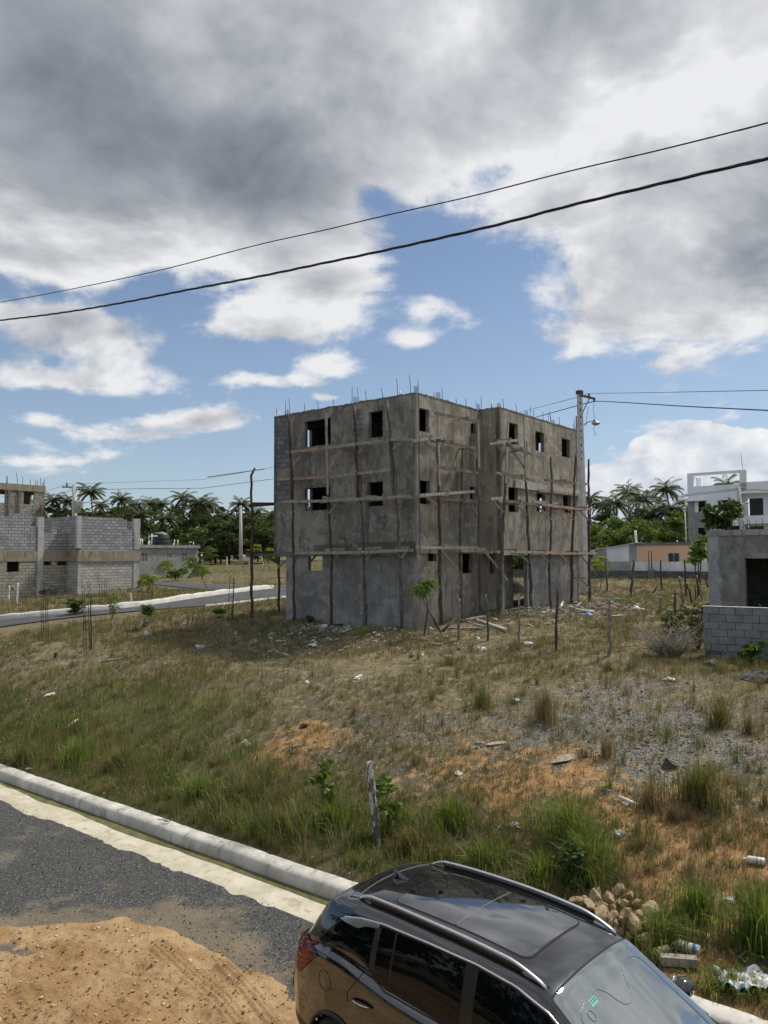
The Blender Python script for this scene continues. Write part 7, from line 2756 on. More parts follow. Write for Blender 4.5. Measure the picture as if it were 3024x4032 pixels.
# knee high reddish grass in drifts
x, y = scatter(11000, 13, 55)
g = masks(x, y)
nz = fbm(x * .28, y * .28, 91) * 1.6 + .4 * fbm(x, y, 95)
keep = (nz + .2 * g[:, 2] - .15 * g[:, 1] > .12) & ~blocked(x, y)
x, y = x[keep], y[keep]
far = np.clip(y / 22, .8, 2.6)
pal = pick(len(x), (BROWN, (.25, .18, .10), (.17, .15, .065), OLIVE), (4, 3, 3, 2))
sets.append(tufts(x, y, 9, .06 * far, .17 + .20 * rng.uniform(0, 1, len(x)), .35, .0055 * far, .20, pal))
# middling tufts breaking up the stony right half
x, y = scatter(900, 9.5, 34)
g = masks(x, y)
keep = ~blocked(x, y) & (rng.uniform(0, 1, len(x)) < .45 + .5 * fbm(x * .5, y * .5, 141) + .3 * (x > 0))
x, y = x[keep], y[keep]
pal = pick(len(x), (OLIVE, BROWN, (.24, .19, .10), GREEN, (.12, .13, .05)), (4, 4, 3, 1, 4))
sets.append(tufts(x, y, rng.integers(14, 60, len(x)), .05 + .10 * rng.uniform(0, 1, len(x)), .14 + .26 * rng.uniform(0, 1, len(x)) ** 2, .4, np.full(len(x), .0085), .35, pal))
grass_object('dry_grass', sets, 'short dry straw and brown grass covering the waste ground')
sets = []
# green verge along the kerb
t_ = rng.uniform(-17, 9, 3600)
s_ = .45 + np.abs(rng.normal(0, 1, 3600)) * np.interp(t_, [-17, -6, 0, 4, 9], [2.3, 1.8, 1.0, .7, .6])
x, y = KX + .8 * t_ + .6 * s_, KY - .6 * t_ + .8 * s_
dn = fbm(x * .8, y * .8, 101) * 1.2
keep = rng.uniform(0, 1, len(x)) < np.clip(.58 + 1.5 * dn - .15 * np.maximum(t_, 0), .05, 1)
x, y, s_ = x[keep], y[keep], s_[keep]
pal = pick(len(x), (OLIVE, GREEN, LIME, (.08, .11, .03), (.24, .20, .09), BROWN), (5, 4, 2, 3, 3, 3))
sets.append(tufts(x, y, 13, np.full(len(x), .09), (.16 + .26 * rng.uniform(0, 1, len(x)) ** 1.5) * np.clip(1 + 1.5 * fbm(x * .9, y * .9, 151), .45, 1.7), .45, np.full(len(x), .0105), .45, pal))
# greener drifts in the left half
x, y = scatter(9000, 15, 62)
gn = masks(x, y)[:, 2] + .7 * fbm(x * .3, y * .3, 111) + .3 * fbm(x * 1.3, y * 1.3, 117)
keep = (gn > .50) & (rng.uniform(0, 1, len(x)) < .75) & ~blocked(x, y)
x, y = x[keep], y[keep]
far = np.clip(y / 20, .8, 3)
pal = pick(len(x), (OLIVE, GREEN, (.125, .125, .046), (.21, .19, .08), BROWN), (5, 2, 3, 4, 2))
sets.append(tufts(x, y, 8, .08 * far, .16 + .20 * rng.uniform(0, 1, len(x)), .4, .0075 * far, .32, pal))
# field beyond the road
x, y = scatter(16000, 58, 175)
keep = ~blocked(x, y)
x, y = x[keep], y[keep]
pal = pick(len(x), (OLIVE, (.21, .19, .08), (.28, .24, .12), GREEN), (4, 4, 3, 2))
sets.append(tufts(x, y, 4, np.full(len(x), .5), .14 + .18 * rng.uniform(0, 1, len(x)), .4, .035 * (y / 90), .35, pal))
grass_object('green_grass', sets, 'green and olive grass along the kerb and in the left field')

# broad leaved weeds creeping through the verge
n = 260
t_ = rng.uniform(-16, 9, n)
s_ = .6 + np.abs(rng.normal(0, 1, n)) * 1.3
x, y = KX + .8 * t_ + .6 * s_, KY - .6 * t_ + .8 * s_
zz = h_ground(x, y)
wd_sets = leaf_cloud([(a, b, c + .06) for a, b, c in zip(x, y, zz)], rng.uniform(.12, .30, n), 34, .032, (.045, .065, .02), (.14, .20, .05), .55)
verge_weeds = crown_mesh('verge_weeds', [wd_sets])
tag(verge_weeds, 'low broad leaved weeds among the grass of the verge', kind='stuff')

# tall clumps one can tell apart
def tussock(label, px, py, h, r, n, cols, wts, lean=.5, w_=.012, arch=0.0):
    f = on(px, py)
    o0 = thing_pts = None
    X = np.array([f.x]); Y = np.array([f.y])
    rr = np.minimum(np.abs(rng.normal(0, .55, n)), 1.1) * r
    a = rng.uniform(0, 2 * math.pi, n)
    th = random.uniform(0, 3.1)
    ux_, uy_ = rr * np.cos(a) * random.uniform(1.1, 1.7), rr * np.sin(a) * random.uniform(.6, .95)
    x, y = f.x + ux_ * math.cos(th) - uy_ * math.sin(th), f.y + ux_ * math.sin(th) + uy_ * math.cos(th)
    ok = sdist(x, y) > .40
    x, y = x[ok], y[ok]
    m = len(x)
    zz = h_ground(x, y) - .02
    hh = h * rng.uniform(.45, 1.05, m) * (1 - .35 * np.clip(np.hypot(x - f.x, y - f.y) / (r * 1.6), 0, 1))
    v, q_, t_, k = blades(np.stack([x - f.x, y - f.y, zz - f.z], 1), hh, w_ * rng.uniform(.6, 1.3, m), np.clip(rng.normal(lean, .25, m), .05, 1.1), pick(m, cols, wts) * rng.uniform(.75, 1.25, (m, 1)))
    o = mesh_np('grass_tussock', v, [q_, t_], M['grass'], colr=k, smooth=True)
    o.location = f
    return tag(o, label, 'grass clump', 'tall grass clumps on the waste ground')


G1_ = ((GREEN, LIME, OLIVE, (.23, .28, .07)), (4, 4, 3, 2))
G2_ = ((OLIVE, (.18, .17, .065), BROWN, GREEN), (4, 4, 3, 2))
G3_ = ((BROWN, (.26, .195, .11), GREYB), (4, 3, 2))
for args in (
        ('big upright olive grass clump beside the dark weathered rock on the right', 2755, 3170, .95, .34, 620, *G2_, .30),
        ('tall bright green grass clump right of centre behind the car', 2250, 3330, 1.05, .50, 700, *G1_, .50),
        ('tall green grass clump directly behind the heap of tan rocks', 2310, 3440, .85, .42, 520, *G1_, .55),
        ('green grass clump left of the heap of tan rocks, close behind the roof rail', 2120, 3470, .60, .36, 360, *G1_, .55),
        ('bright upright green grass clump between the rock heap and the right edge', 2740, 3620, .70, .26, 420, *G1_, .35),
        ('darkest tall grass clump at the right edge of the photo', 2990, 3740, 1.0, .34, 620, *G1_, .35),
        ('green grass clump growing at the right foot of the rock heap', 2600, 3720, .55, .34, 420, *G1_, .55),
        ('low green weeds and grass clump around the torn white bag', 2880, 3900, .32, .40, 320, *G1_, .6),
        ('low grass clump at the kerb below the torn white bag', 2780, 3960, .25, .36, 260, *G1_, .6),
        ('bright lime grass clump in the verge on the left', 300, 3010, .85, .46, 600, *G1_, .45),
        ('broad olive grass clump right of the bright lime one in the verge', 480, 3030, .75, .55, 560, *G2_, .5),
        ('dark green clump at the left edge of the verge', 80, 3010, .7, .6, 520, *G2_, .45),
        ('upright lime grass clump above the middle of the near kerb', 780, 3150, .70, .42, 480, *G1_, .45),
        ('olive grass clump with arching blades in the middle of the verge', 950, 3160, .70, .46, 480, *G2_, .5),
        ('tall green grass clump immediately left of the lichen covered post', 1310, 3270, .80, .42, 520, *G1_, .45),
        ('tall green grass clump immediately right of the lichen covered post', 1570, 3290, .75, .36, 420, *G1_, .45),
        ('mixed olive grass clump between the post and the back of the car', 1640, 3360, .65, .42, 420, *G2_, .5),
        ('green upright grass clump half way between the post and the car aerial', 1780, 3260, .80, .34, 420, *G1_, .4),
        ('green grass clump above the far roof rail of the car', 1900, 3420, .60, .36, 360, *G1_, .5),
        ('thin brown wispy grass clump right of the slanting white stick', 2560, 3180, .62, .30, 260, *G3_, .25),
        ('reddish brown tuft left of the big olive clump', 2650, 3230, .35, .14, 150, *G3_, .3),
        ('brown wispy tuft on the orange bank in the middle', 2390, 2980, .55, .18, 170, *G3_, .22),
        ('tall reddish wispy grass stand below the three thin posts', 2150, 2830, .85, .34, 320, *G3_, .18),
        ('reddish wispy grass stand between the thin posts and the building corner', 1770, 2620, .45, .4, 260, *G3_, .25),
        ('small reddish tuft in the grey gravel on the right', 2395, 2640, .40, .12, 130, *G3_, .2),
        ('olive tuft in the grey gravel left of the big boulder', 2830, 2860, .75, .34, 330, *G2_, .4),
        ('brown tuft below the big boulder at the right edge', 2950, 2890, .55, .18, 180, *G3_, .25),
        ('brown grass stand in the middle distance below the building corner', 2030, 2560, .5, .3, 220, *G3_, .25),
        ('wispy brown stand in the centre of the waste ground', 1900, 2780, .6, .36, 300, *G2_, .25),
        ('green grass patch in the shade at the foot of the left face', 1440, 2495, .38, .40, 360, *G1_, .4),
        ):
    tussock(*args)

# ---------------------------------------------------------------- stones
def rock_mesh(name, seed, sub=2, rough=.28, flat=1.0, mat=None):
    import bmesh
    bm = bmesh.new()
    bmesh.ops.create_icosphere(bm, subdivisions=sub, radius=1.0)
    r = random.Random(seed)
    off = Vector((r.uniform(0, 50), r.uniform(0, 50), r.uniform(0, 50)))
    # chop with a few planes for broken faces
    planes = [(Vector((r.gauss(0, 1), r.gauss(0, 1), r.gauss(0, 1))).normalized(), r.uniform(.34, .78)) for _ in range(12)]
    for v in bm.verts:
        p = v.co.copy()
        for n, d in planes:
            k = p.dot(n)
            if k > d:
                p -= n * (k - d)
        p *= 1 + rough * mnoise.noise(p * 1.7 + off) + rough * .5 * mnoise.noise(p * 4.5 + off) + rough * .22 * mnoise.noise(p * 11 + off)
        p.z *= flat
        v.co = p
    me = bpy.data.meshes.new(name)
    bm.to_mesh(me)
    bm.free()
    if mat:
        me.materials.append(mat)
    return me


def mat_rock(name, a, b, c_):
    m, t, p, out = new_mat(name)
    tc = t.add('ShaderNodeTexCoord').outputs['Object']
    oi = t.add('ShaderNodeObjectInfo').outputs['Random']
    n1 = t.noise(tc, 1.6, 6, .65)
    n2 = t.noise(tc, 6, 6, .7)
    c = t.mix(t.step(t.m('ADD', n1, t.m('MULTIPLY_ADD', oi, .25, -.125)), .38, .62), a, b)
    c = t.mix(t.m('MULTIPLY', t.step(n2, .54, .66), .7), c, c_)
    t.link(c, p.inputs['Base Color'])
    p.inputs['Roughness'].default_value = .92
    p.inputs['Specular IOR Level'].default_value = .15
    t.link(t.bump(n2, .9, .06), p.inputs['Normal'])
    return m


M['tanrock'] = mat_rock("tan_limestone", (.47, .335, .175), (.63, .51, .34), (.26, .165, .075))
M['greyrock'] = mat_rock("grey_weathered_rock", (.085, .085, .085), (.20, .195, .185), (.045, .045, .046))
M['palerock'] = mat_rock("pale_limestone", (.42, .36, .26), (.55, .50, .42), (.25, .20, .14))
TAN = [rock_mesh('rock', 500 + i, 2, .30, mat=M['tanrock']) for i in range(7)]
GRY = [rock_mesh('rock', 600 + i, 3, .34, mat=M['greyrock']) for i in range(3)]
PAL = [rock_mesh('rock', 700 + i, 3, .22, .6, mat=M['palerock']) for i in range(3)]


def rock(me, loc, size, label, group=None, sc=(1, 1, 1), rot=None):
    o = bpy.data.objects.new('rock', me)
    col.objects.link(o)
    o.location = loc
    o.scale = [size * s for s in sc]
    o.rotation_euler = rot or [random.uniform(0, 6.28) for _ in range(3)]
    return tag(o, label, 'rock', group)


# the heap beside the car, read stone by stone: zoom pixel and half width in pixels
Z9 = lambda x, y: (2050 + x / 2.5523, 3300 + y / 2.5523)
HEAP = [(540, 640, 75), (640, 610, 45), (700, 680, 72), (770, 555, 52), (755, 600, 62), (815, 680, 60), (900, 620, 62), (980, 545, 62), (1040, 660, 66), (1100, 580, 60), (930, 700, 40), (830, 770, 76), (940, 790, 50), (1050, 760, 62), (1150, 660, 52), (1180, 770, 66),
        (1270, 700, 62), (1350, 770, 104), (900, 860, 46), (960, 870, 48), (1020, 820, 36), (1140, 920, 84), (1010, 930, 36), (1250, 880, 62), (1330, 930, 60), (1420, 930, 76), (1290, 1060, 76), (1080, 980, 40), (1450, 1160, 74), (1380, 1010, 50), (1200, 1000, 44), (985, 640, 40), (1110, 820, 44)]
for i, (x, y, hw_) in enumerate(HEAP):
    px, py = Z9(x, y)
    # the heap rises about 0.35 m towards its middle
    lift = .05 + .30 * math.exp(-(((x - 1010) / 330) ** 2 + ((y - 700) / 260) ** 2))
    z = .28 + lift
    for _ in range(3):
        p = atz(px, py, z)
        z = gz(p.x, p.y) + lift
    s = hw_ / 2.5523 * p.y / FPX * 1.32
    rock(TAN[i % 7], p, s, 'tan limestone chunk in the heap of broken stones beyond the car roof rail', 'stones heaped beside the car', (random.uniform(.95, 1.45), random.uniform(.8, 1.1), random.uniform(.6, .9)))
for k in range(22):                       # stones hidden inside carry the heap
    pass
for (me, px, py, s, sc, lab) in ((GRY[0], 2968, 2672, .62, (1.3, .9, .62), 'largest dark grey weathered boulder near the right edge below the block wall'), (GRY[1], 2632, 3020, .36, (1.2, .9, .72), 'dark weathered rock half buried left of the big olive grass clump'), (GRY[2], 2790, 2615, .55, (1.5, .9, .4), 'low grey lumpy outcrop between the twiggy bush and the block wall'),
                                 (PAL[0], 2222, 2990, .42, (1.3, .9, .35), 'flat pale tan slab lying in the orange bank'), (PAL[1], 1965, 2930, .36, (1.3, .8, .4), 'right pale flat stone of the pair above the orange bank'), (PAL[2], 1885, 2925, .26, (1.2, .8, .45), 'left pale flat stone of the pair above the orange bank'),
                                 (PAL[0], 583, 2502, .42, (1.1, .9, .8), 'tan boulder under the broad leaved plant in the left field'), (GRY[1], 572, 2465, .40, (1.0, .9, .8), 'pale grey boulder at the stem of the broad leaved plant'), (GRY[0], 700, 2450, .34, (1.4, .9, .6), 'grey stone half hidden in the left field below the kerb'),
                                 (PAL[1], 400, 3225, .17, (1.5, .8, .6), 'grey stone lying on the back edge of the near kerb'), (PAL[2], 115, 3030, .20, (1.6, .8, .5), 'flat stone behind the near kerb at the left edge'), (TAN[2], 2555, 2880, .17, (1.2, .9, .7), 'tan stone amid grey gravel on the right'), (TAN[4], 1290, 2945, .15, (1, 1, .7), 'small orange stone by a dark hole in the middle'),
                                 (GRY[2], 1190, 2865, .22, (1.3, 1, .6), 'dark lump in the middle of the waste ground'), (PAL[0], 1340, 2960, .12, (1, 1, .7), 'small pale stone right of the orange one in the middle'), (TAN[1], 2395, 3115, .11, (1, 1, .7), 'larger of the two tan stones on the orange bank'), (TAN[5], 2360, 3145, .09, (1, 1, .7), 'smaller of the two tan stones on the orange bank'),
                                 (PAL[1], 1530, 2470, .30, (1.2, .9, .7), 'pale broken lump on the rubble mound at the shaded face'), (PAL[2], 2805, 2330, .35, (1.2, .9, .7), 'pale stone in the grass by the leaning posts'), (PAL[0], 2620, 2345, .45, (1.1, .9, .7), 'left white stone beyond the whitish post'), (PAL[2], 2655, 2355, .5, (1.2, .9, .7), 'right white stone beyond the whitish post')):
    s *= .58
    p = on(px, py)
    p.z = gz(p.x, p.y) + s * sc[2] * .12
    rock(me, p, s, lab, None, sc, (random.uniform(-.2, .2), random.uniform(-.2, .2), random.uniform(0, 6.28)))


def stones(name, X, Y, S, cols, wts, label, sink=.25, flat=(.4, .9)):
    import bmesh
    bm = bmesh.new()
    bmesh.ops.create_icosphere(bm, subdivisions=1, radius=1.0)
    bv = np.array([v.co[:] for v in bm.verts])
    bf = np.array([[v.index for v in f.verts] for f in bm.faces])
    bm.free()
    n = len(X)
    J = bv[None] * rng.uniform(.55, 1.2, (n, len(bv), 1))
    J *= (S[:, None, None] * np.stack([rng.uniform(.8, 1.5, n), rng.uniform(.7, 1.1, n), rng.uniform(flat[0], flat[1], n)], 1)[:, None, :])
    a = rng.uniform(0, 6.28, n)
    ca, sa = np.cos(a)[:, None], np.sin(a)[:, None]
    x = J[..., 0] * ca - J[..., 1] * sa
    y = J[..., 0] * sa + J[..., 1] * ca
    tl = rng.uniform(-.5, .5, n)[:, None]
    z = J[..., 2] + x * tl
    Z = h_ground(X, Y) + S * sink
    V = np.stack([x + X[:, None], y + Y[:, None], z + Z[:, None]], -1).reshape(-1, 3)
    F = (bf[None] + (np.arange(n) * len(bv))[:, None, None]).reshape(-1, 3)
    c = pick(n, cols, wts) * rng.uniform(.75, 1.25, (n, 1))
    o = mesh_np(name, V, [F], M['stone_bits'], colr=np.repeat(c, len(bv), 0), smooth=False)
    return tag(o, label, kind='stuff')


def mat_bits():
    m, t, p, out = new_mat("stone_bits")
    pos = t.add('ShaderNodeNewGeometry').outputs['Position']
    n = t.noise(pos, 30, 4, .6)
    t.link(t.mix(.5, attr(t).outputs['Color'], t.mix(n, (.25, .25, .25), (.75, .75, .75)), 'SOFT_LIGHT'), p.inputs['Base Color'])
    p.inputs['Roughness'].default_value = .95
    p.inputs['Specular IOR Level'].default_value = .1
    return m


M['stone_bits'] = mat_bits()
x, y = scatter(42000, 8.5, 45)
g = masks(x, y)
keep = (rng.uniform(0, 1, len(x)) < np.clip(.10 + .8 * g[:, 1] + .14 * g[:, 0] + .35 * fbm(x * .6, y * .6, 131) - .3 * g[:, 2], .015, 1)) & ~blocked(x, y)
x, y, g = x[keep], y[keep], g[keep]
S = (.009 + .026 * rng.uniform(0, 1, len(x)) ** 3) * np.clip(y / 18, .8, 1.9) * (1 + .35 * g[:, 1])
stones('gravel', x, y, S, ((.10, .098, .094), (.20, .195, .185), (.36, .345, .31), (.33, .25, .155), (.055, .054, .053)), (4, 4, 2, 3, 3), 'small grey and tan stones strewn over the waste ground')
# building rubble: broken block and mortar near the walls
def rubble_field(name, zones, label, cols, wts, smin, smax):
    X, Y, S = [], [], []
    for (px, py, rx, ry, n) in zones:
        p = on(px, py)
        a = rng.normal(0, 1, (n, 2))
        X.append(p.x + a[:, 0] * rx)
        Y.append(p.y + a[:, 1] * ry)
        S.append(smin + (smax - smin) * rng.uniform(0, 1, n) ** 2.6)
    X, Y, S = map(np.concatenate, (X, Y, S))
    ok = ~blocked(X, Y)
    return stones(name, X[ok], Y[ok], S[ok], cols, wts, label, .3, (.25, .7))


rubble_field('rubble', [(1150, 2478, 1.3, .7, 198), (1290, 2475, 1.2, .6, 228), (1400, 2478, 1.0, .5, 156), (1080, 2500, 1.4, .9, 84), (1240, 2540, 1.6, .6, 78), (1560, 2500, .9, .5, 78), (1650, 2510, .7, .4, 54), (1600, 2560, 1.8, .9, 42)],
             'pale broken mortar and block rubble at the foot of the shaded face', ((.44, .44, .43), (.30, .30, .295), (.55, .55, .54), (.36, .33, .28), (.16, .16, .155)), (4, 4, 2, 2, 1), .02, .12)
rubble_field('rubble', [(1790, 2440, 1.2, .8, 156), (1880, 2430, 1.2, .8, 156), (1990, 2410, 1.5, .8, 252), (2100, 2395, 1.6, 1.0, 288), (2210, 2385, 1.6, 1.2, 252), (2320, 2380, 1.8, 1.4, 228), (2420, 2380, 2.0, 1.6, 156), (2200, 2440, 2.4, 1.0, 120), (2480, 2420, 2.2, 1.5, 72), (2420, 2345, 1.5, 1.5, 96), (2540, 2320, 4, 2, 96)],
             'grey broken concrete rubble along the street face and wing', ((.30, .295, .28), (.21, .205, .195), (.42, .41, .39), (.33, .29, .23), (.13, .128, .12), (.55, .54, .52)), (4, 4, 2, 2, 2, 1), .02, .14)
# clods and small stones on the driven dirt and chips on the asphalt
px_ = [(rng.uniform(-60, 1150), rng.uniform(3630, 4080)) for _ in range(2200)]
P = np.array([tuple(atz(a, b, .06)) for a, b in px_])
ins = np.interp(tdist(P[:, 0], P[:, 1]), et, es) - sdist(P[:, 0], P[:, 1])
P = P[ins > .02]
zd = np.array([DZ[min(max(int((q[1] - dys[0]) / DS + .5), 0), len(dys) - 1), min(max(int((q[0] - dxs[0]) / DS + .5), 0), len(dxs) - 1)] for q in P])
_hg = h_ground
h_ground = lambda X, Y: zd
stones('clods', P[:, 0], P[:, 1], .005 + .022 * rng.uniform(0, 1, len(P)) ** 4, ((.24, .14, .06), (.36, .24, .12), (.45, .35, .24), (.45, .44, .42)), (6, 5, 2, .5), 'clods and little stones in the orange dirt', .3)
n = 5200
a_ = [(rng.uniform(-40, 1300), rng.uniform(3180, 3980)) for _ in range(n)]
P = np.array([tuple(atz(a, b, .006)) for a, b in a_])
sd = sdist(P[:, 0], P[:, 1])
ins = np.interp(tdist(P[:, 0], P[:, 1]), et, es) - sd
ok = (sd < -.66 + .10 * rng.normal(0, 1, n)) & (ins < .1) & (rng.uniform(0, 1, n) < np.where(sd > -.9, 1, .62))
P = P[ok]
zd = np.full(len(P), .008)
stones('road_chips', P[:, 0], P[:, 1], .005 + .010 * rng.uniform(0, 1, len(P)) ** 2, ((.035, .038, .044), (.08, .085, .095), (.24, .225, .195), (.15, .135, .11)), (6, 6, 1, 2), 'loose stone chips on the asphalt and its ragged edge', .3)
h_ground = _hg

# ---------------------------------------------------------------- fence posts
def post(label, top, base, r, mat='postwood', name='fence_post', group='rough wooden fence posts on the waste ground', foot=None, cat='fence post', sections=5, bend=.03):
    f = foot if foot is not None else on(*base)
    t = at(top[0], top[1], f.y)
    P = [f + Vector((0, 0, -.25))]
    for i in range(sections + 1):
        q = f.lerp(t, i / sections)
        if 0 < i < sections:
            q = q + Vector((random.uniform(-bend, bend), random.uniform(-bend, bend), 0))
        P.append(q)
    P = resample(P, 14)
    mb = MB()
    mb.tube([p - f for p in P], [r * (1.12 - .28 * i / 13) * random.uniform(.9, 1.1) for i in range(14)], 9, jit=.12)
    o = mb.build(name, M[mat])
    o.location = f
    return tag(o, label, cat, group)


def mat_lichen():
    m, t, p, out = new_mat("lichen_post")
    tc = t.add('ShaderNodeTexCoord').outputs['Object']
    n1 = t.noise(t.scalevec(tc, (1, 1, .45)), 11, 5, .6)
    n2 = t.noise(t.scalevec(tc, (1, 1, .15)), 40, 5, .6)
    c = t.mix(t.step(n2, .35, .65), (.085, .072, .06), (.22, .19, .16))
    c = t.mix(t.step(n1, .52, .56), c, (.55, .55, .53))
    t.link(c, p.inputs['Base Color'])
    p.inputs['Roughness'].default_value = .95
    t.link(t.bump(t.m('ADD', n2, n1), 1.0, .03), p.inputs['Normal'])
    return m


M['lichen'] = mat_lichen()
post('thick old post patched with white lichen, standing in the verge behind the near kerb', (1455, 3000), (1488, 3330), .065, 'lichen', bend=.015)
post('thin crooked grey post, nearest of the thin right hand row on the waste ground', (2401, 2359), (2398, 2582), .045, bend=.05)
post('dark red brown straight post second from the right in the thin row', (2195, 2313), (2190, 2562), .042, 'redwood')
post('short thin dark post in the thin row, before the porch', (2041, 2340), (2046, 2537), .032)
post('thin pale forked post with a leafy sprout, left of the short dark post', (1911, 2340), (1921, 2522), .036, 'bark', bend=.06)
post('grey post standing before the scaffold of the inner corner', (1809, 2355), (1806, 2522), .045)
post('pale bleached pole beyond the rubble, left of the thick light post', (2383, 2212), (2391, 2326), .05, 'bark')
post('thick light grey post in line with the joint of shed and peach house', (2496, 2206), (2483, 2350), .075, 'bark')
post('dark upright post before the peach house, with two leaning struts', (2602, 2204), (2605, 2322), .055, 'redwood')
post('short grey stump below the dark upright post', (2602, 2352), (2603, 2400), .045)
post('whitish barked post with a reddish knob on top', (2659, 2330), (2658, 2420), .05, 'bark')
post('leaning dark post right of the whitish post', (2674, 2269), (2695, 2410), .045)
post('tallest leaning dark post before the right end of the peach house', (2694, 2204), (2701, 2345), .05, 'redwood')
post('leaning post crossing close behind the right leaning dark one', (2705, 2297), (2727, 2378), .045, 'redwood')
post('slanting dark post left of the plastered room, in front of the last one', (2743, 2266), (2766, 2362), .045)
post('slanting post touching the left edge of the plastered room', (2770, 2262), (2789, 2312), .05, 'redwood')
post('black steel rod, left of the pair standing before the plastered room', (2737, 2302), (2738, 2376), .03, 'steel', 'steel_rod', None, cat='rod')
post('black steel rod, right and taller of the pair before the plastered room', (2747, 2275), (2746, 2362), .035, 'steel', 'steel_rod', None, cat='rod')
G6 = 'white posts of the far field fence'
for (tp_, bs, lab) in (((809, 2183), (808, 2221), 'white fence post right of the small grey house'), ((878, 2181), (880, 2212), 'white fence post farthest back, left of the slim pole'), ((893, 2192), (894, 2225), 'white fence post nearest to the left side of the slim pole'), ((981, 2193), (981, 2228), 'white fence post right of the slim pole'), ((1076, 2195), (1075, 2214), 'white fence post just left of the unfinished building'), ((1030, 2190), (1037, 2222), 'slanting pale post between slim pole and building')):
    post(lab, tp_, bs, .11, 'whitepost', 'fence_post', G6)
post('left pale stick in the left field, with a twig leaning on it', (36, 2306), (32, 2369), .05, 'whitepost', 'stake', None, cat='stake')
post('right pale stick in the left field', (70, 2296), (66, 2379), .055, 'whitepost', 'stake', None, cat='stake')
post('pale broken stick standing among weeds above the kerb', (512, 2335), (520, 2372), .04, 'whitepost', 'stake', None, cat='stake')
post('small dark stake in the left field below the rod cages', (222, 2570), (217, 2590), .05, 'redwood', 'stake', None, cat='stake')
for (tp_, bs, lab) in (((764, 2405), (757, 2450), 'right thin rod of two standing in the left field'), ((742, 2415), (738, 2460), 'left thin rod of two standing in the left field')):
    post(lab, tp_, bs, .02, 'steel', 'steel_rod', None, cat='rod')


def lean(label, a, b, r, mat, name='pole', cat='pole', za=None):
    pa, pb_ = on(*a), None
    pb_ = at(b[0], b[1], pa.y + .3)
    mb = MB()
    W = wobble([pa + Vector((0, 0, .02)), pb_], .02)
    mb.tube(W, [r * (1 - .3 * i / len(W)) for i in range(len(W))], 7, jit=.1)
    return tag(mb.build(name, M[mat]), label, cat)


lean('dark crooked branch propped against the trunk of the corner tree', (1735, 2492), (1664, 2352), .035, 'bark', 'branch', 'branch')
lean('second crooked branch leaning at the corner tree, the shorter one', (1722, 2482), (1678, 2370), .03, 'bark', 'branch', 'branch')
lean('dark forked branch leaning right on the rubble near the corner', (1742, 2488), (1794, 2435), .04, 'redwood', 'branch', 'branch')
lean('left strut leaning on the dark upright post', (2569, 2343), (2600, 2290), .05, 'redwood', 'strut', 'strut')
lean('thin pale stick slanting down from the building left of the ground storey', (1128, 2375), (1030, 2265), .025, 'greywood', 'stick', 'stick')

# ---------------------------------------------------------------- column starter cages
for (tx, ty, bx, by, wd_, n_, lab) in ((174, 2290, 178, 2514, 9, 4, 'four rod cage with a green creeper on top, leftmost in the left field'), (338, 2283, 347, 2563, 11, 4, 'tallest four rod cage, nearest in the left field'), (404, 2274, 408, 2394, 10, 4, 'four rod cage standing before the lit block wall'), (596, 2266, 590, 2384, 6, 3, 'slim rod cage at the yellow green young tree'), (914, 2270, 907, 2446, 7, 3, 'slim rod cage left of the dark red scaffold pole')):
    f = on(bx, by)
    tpt = at(tx, ty, f.y)
    cg = thing('rebar_cage', lab, 'rebar cage', f, 0, 'steel column starters in the left field')
    w_ = wd_ * f.y / FPX
    offs = [Vector((a * w_, b * w_, 0)) for a, b in ((-1, -1), (1, -1), (1, 1), (-1, 1))][:n_]
    d = tpt - f
    for k, o_ in enumerate(offs):
        mb = MB()
        mb.tube([o_ + Vector((0, 0, -.1)), o_ + d * .5 + Vector((random.uniform(-.02, .02), 0, 0)), o_ * random.uniform(.9, 1.25) + d * random.uniform(.93, 1.02)], .012, 5)
        mb.build('rod', M['steel'], cg)
    for q_ in (.05, .17, .29, .42, .55):
        mb = MB()
        mb.tube([o_ * 1.12 + d * (q_ + random.uniform(-.01, .01)) for o_ in offs + offs[:1]], .007, 4)
        mb.build('stirrup', M['steel'], cg)
post('single thick rusty rod beside the tallest rod cage', (361, 2343), (359, 2560), .02, 'steel', 'steel_rod', None, cat='rod')

# ---------------------------------------------------------------- planks, pipes and litter
def on_ground(label, a, b, w_, h, mat, name, cat, lift=.03, round_=False):
    pa, pb_ = on(*a), on(*b)
    pa.z += lift
    pb_.z += lift
    mb = MB()
    if round_:
        mb.tube([pa, pa.lerp(pb_, .5), pb_], w_, 12)
    else:
        mb.beam(pa, pb_, w_, h)
    return tag(mb.build(name, M[mat]), label, cat)


on_ground('white plastic pipe standing out of the rubble by the porch', (2208, 2400), (2222, 2368), .055, 0, 'pvc', 'pipe', 'pipe', .12, True)
on_ground('long white plastic pipe lying on the rubble above the blue plastic', (2266, 2409), (2341, 2419), .055, 0, 'pvc', 'pipe', 'pipe', .10, True)
on_ground('white plastic pipe lying slantwise at the foot of the inner corner scaffold', (1878, 2451), (1994, 2491), .05, 0, 'pvc', 'pipe', 'pipe', .10, True)
on_ground('grey plank lying along the foot of the street face', (1745, 2478), (1895, 2479), .14, .04, 'greywood', 'plank', 'plank', .05)
on_ground('grey plank lying right of the thick porch scaffold pole', (1975, 2426), (2100, 2429), .14, .04, 'greywood', 'plank', 'plank', .08)
on_ground('thin grey batten lying across the rubble at the inner corner', (1815, 2450), (1905, 2478), .07, .04, 'greywood', 'plank', 'plank', .09)
on_ground('broken pale board on the rubble by the forked post', (1840, 2452), (1905, 2438), .2, .05, 'greywood', 'plank', 'plank', .12)
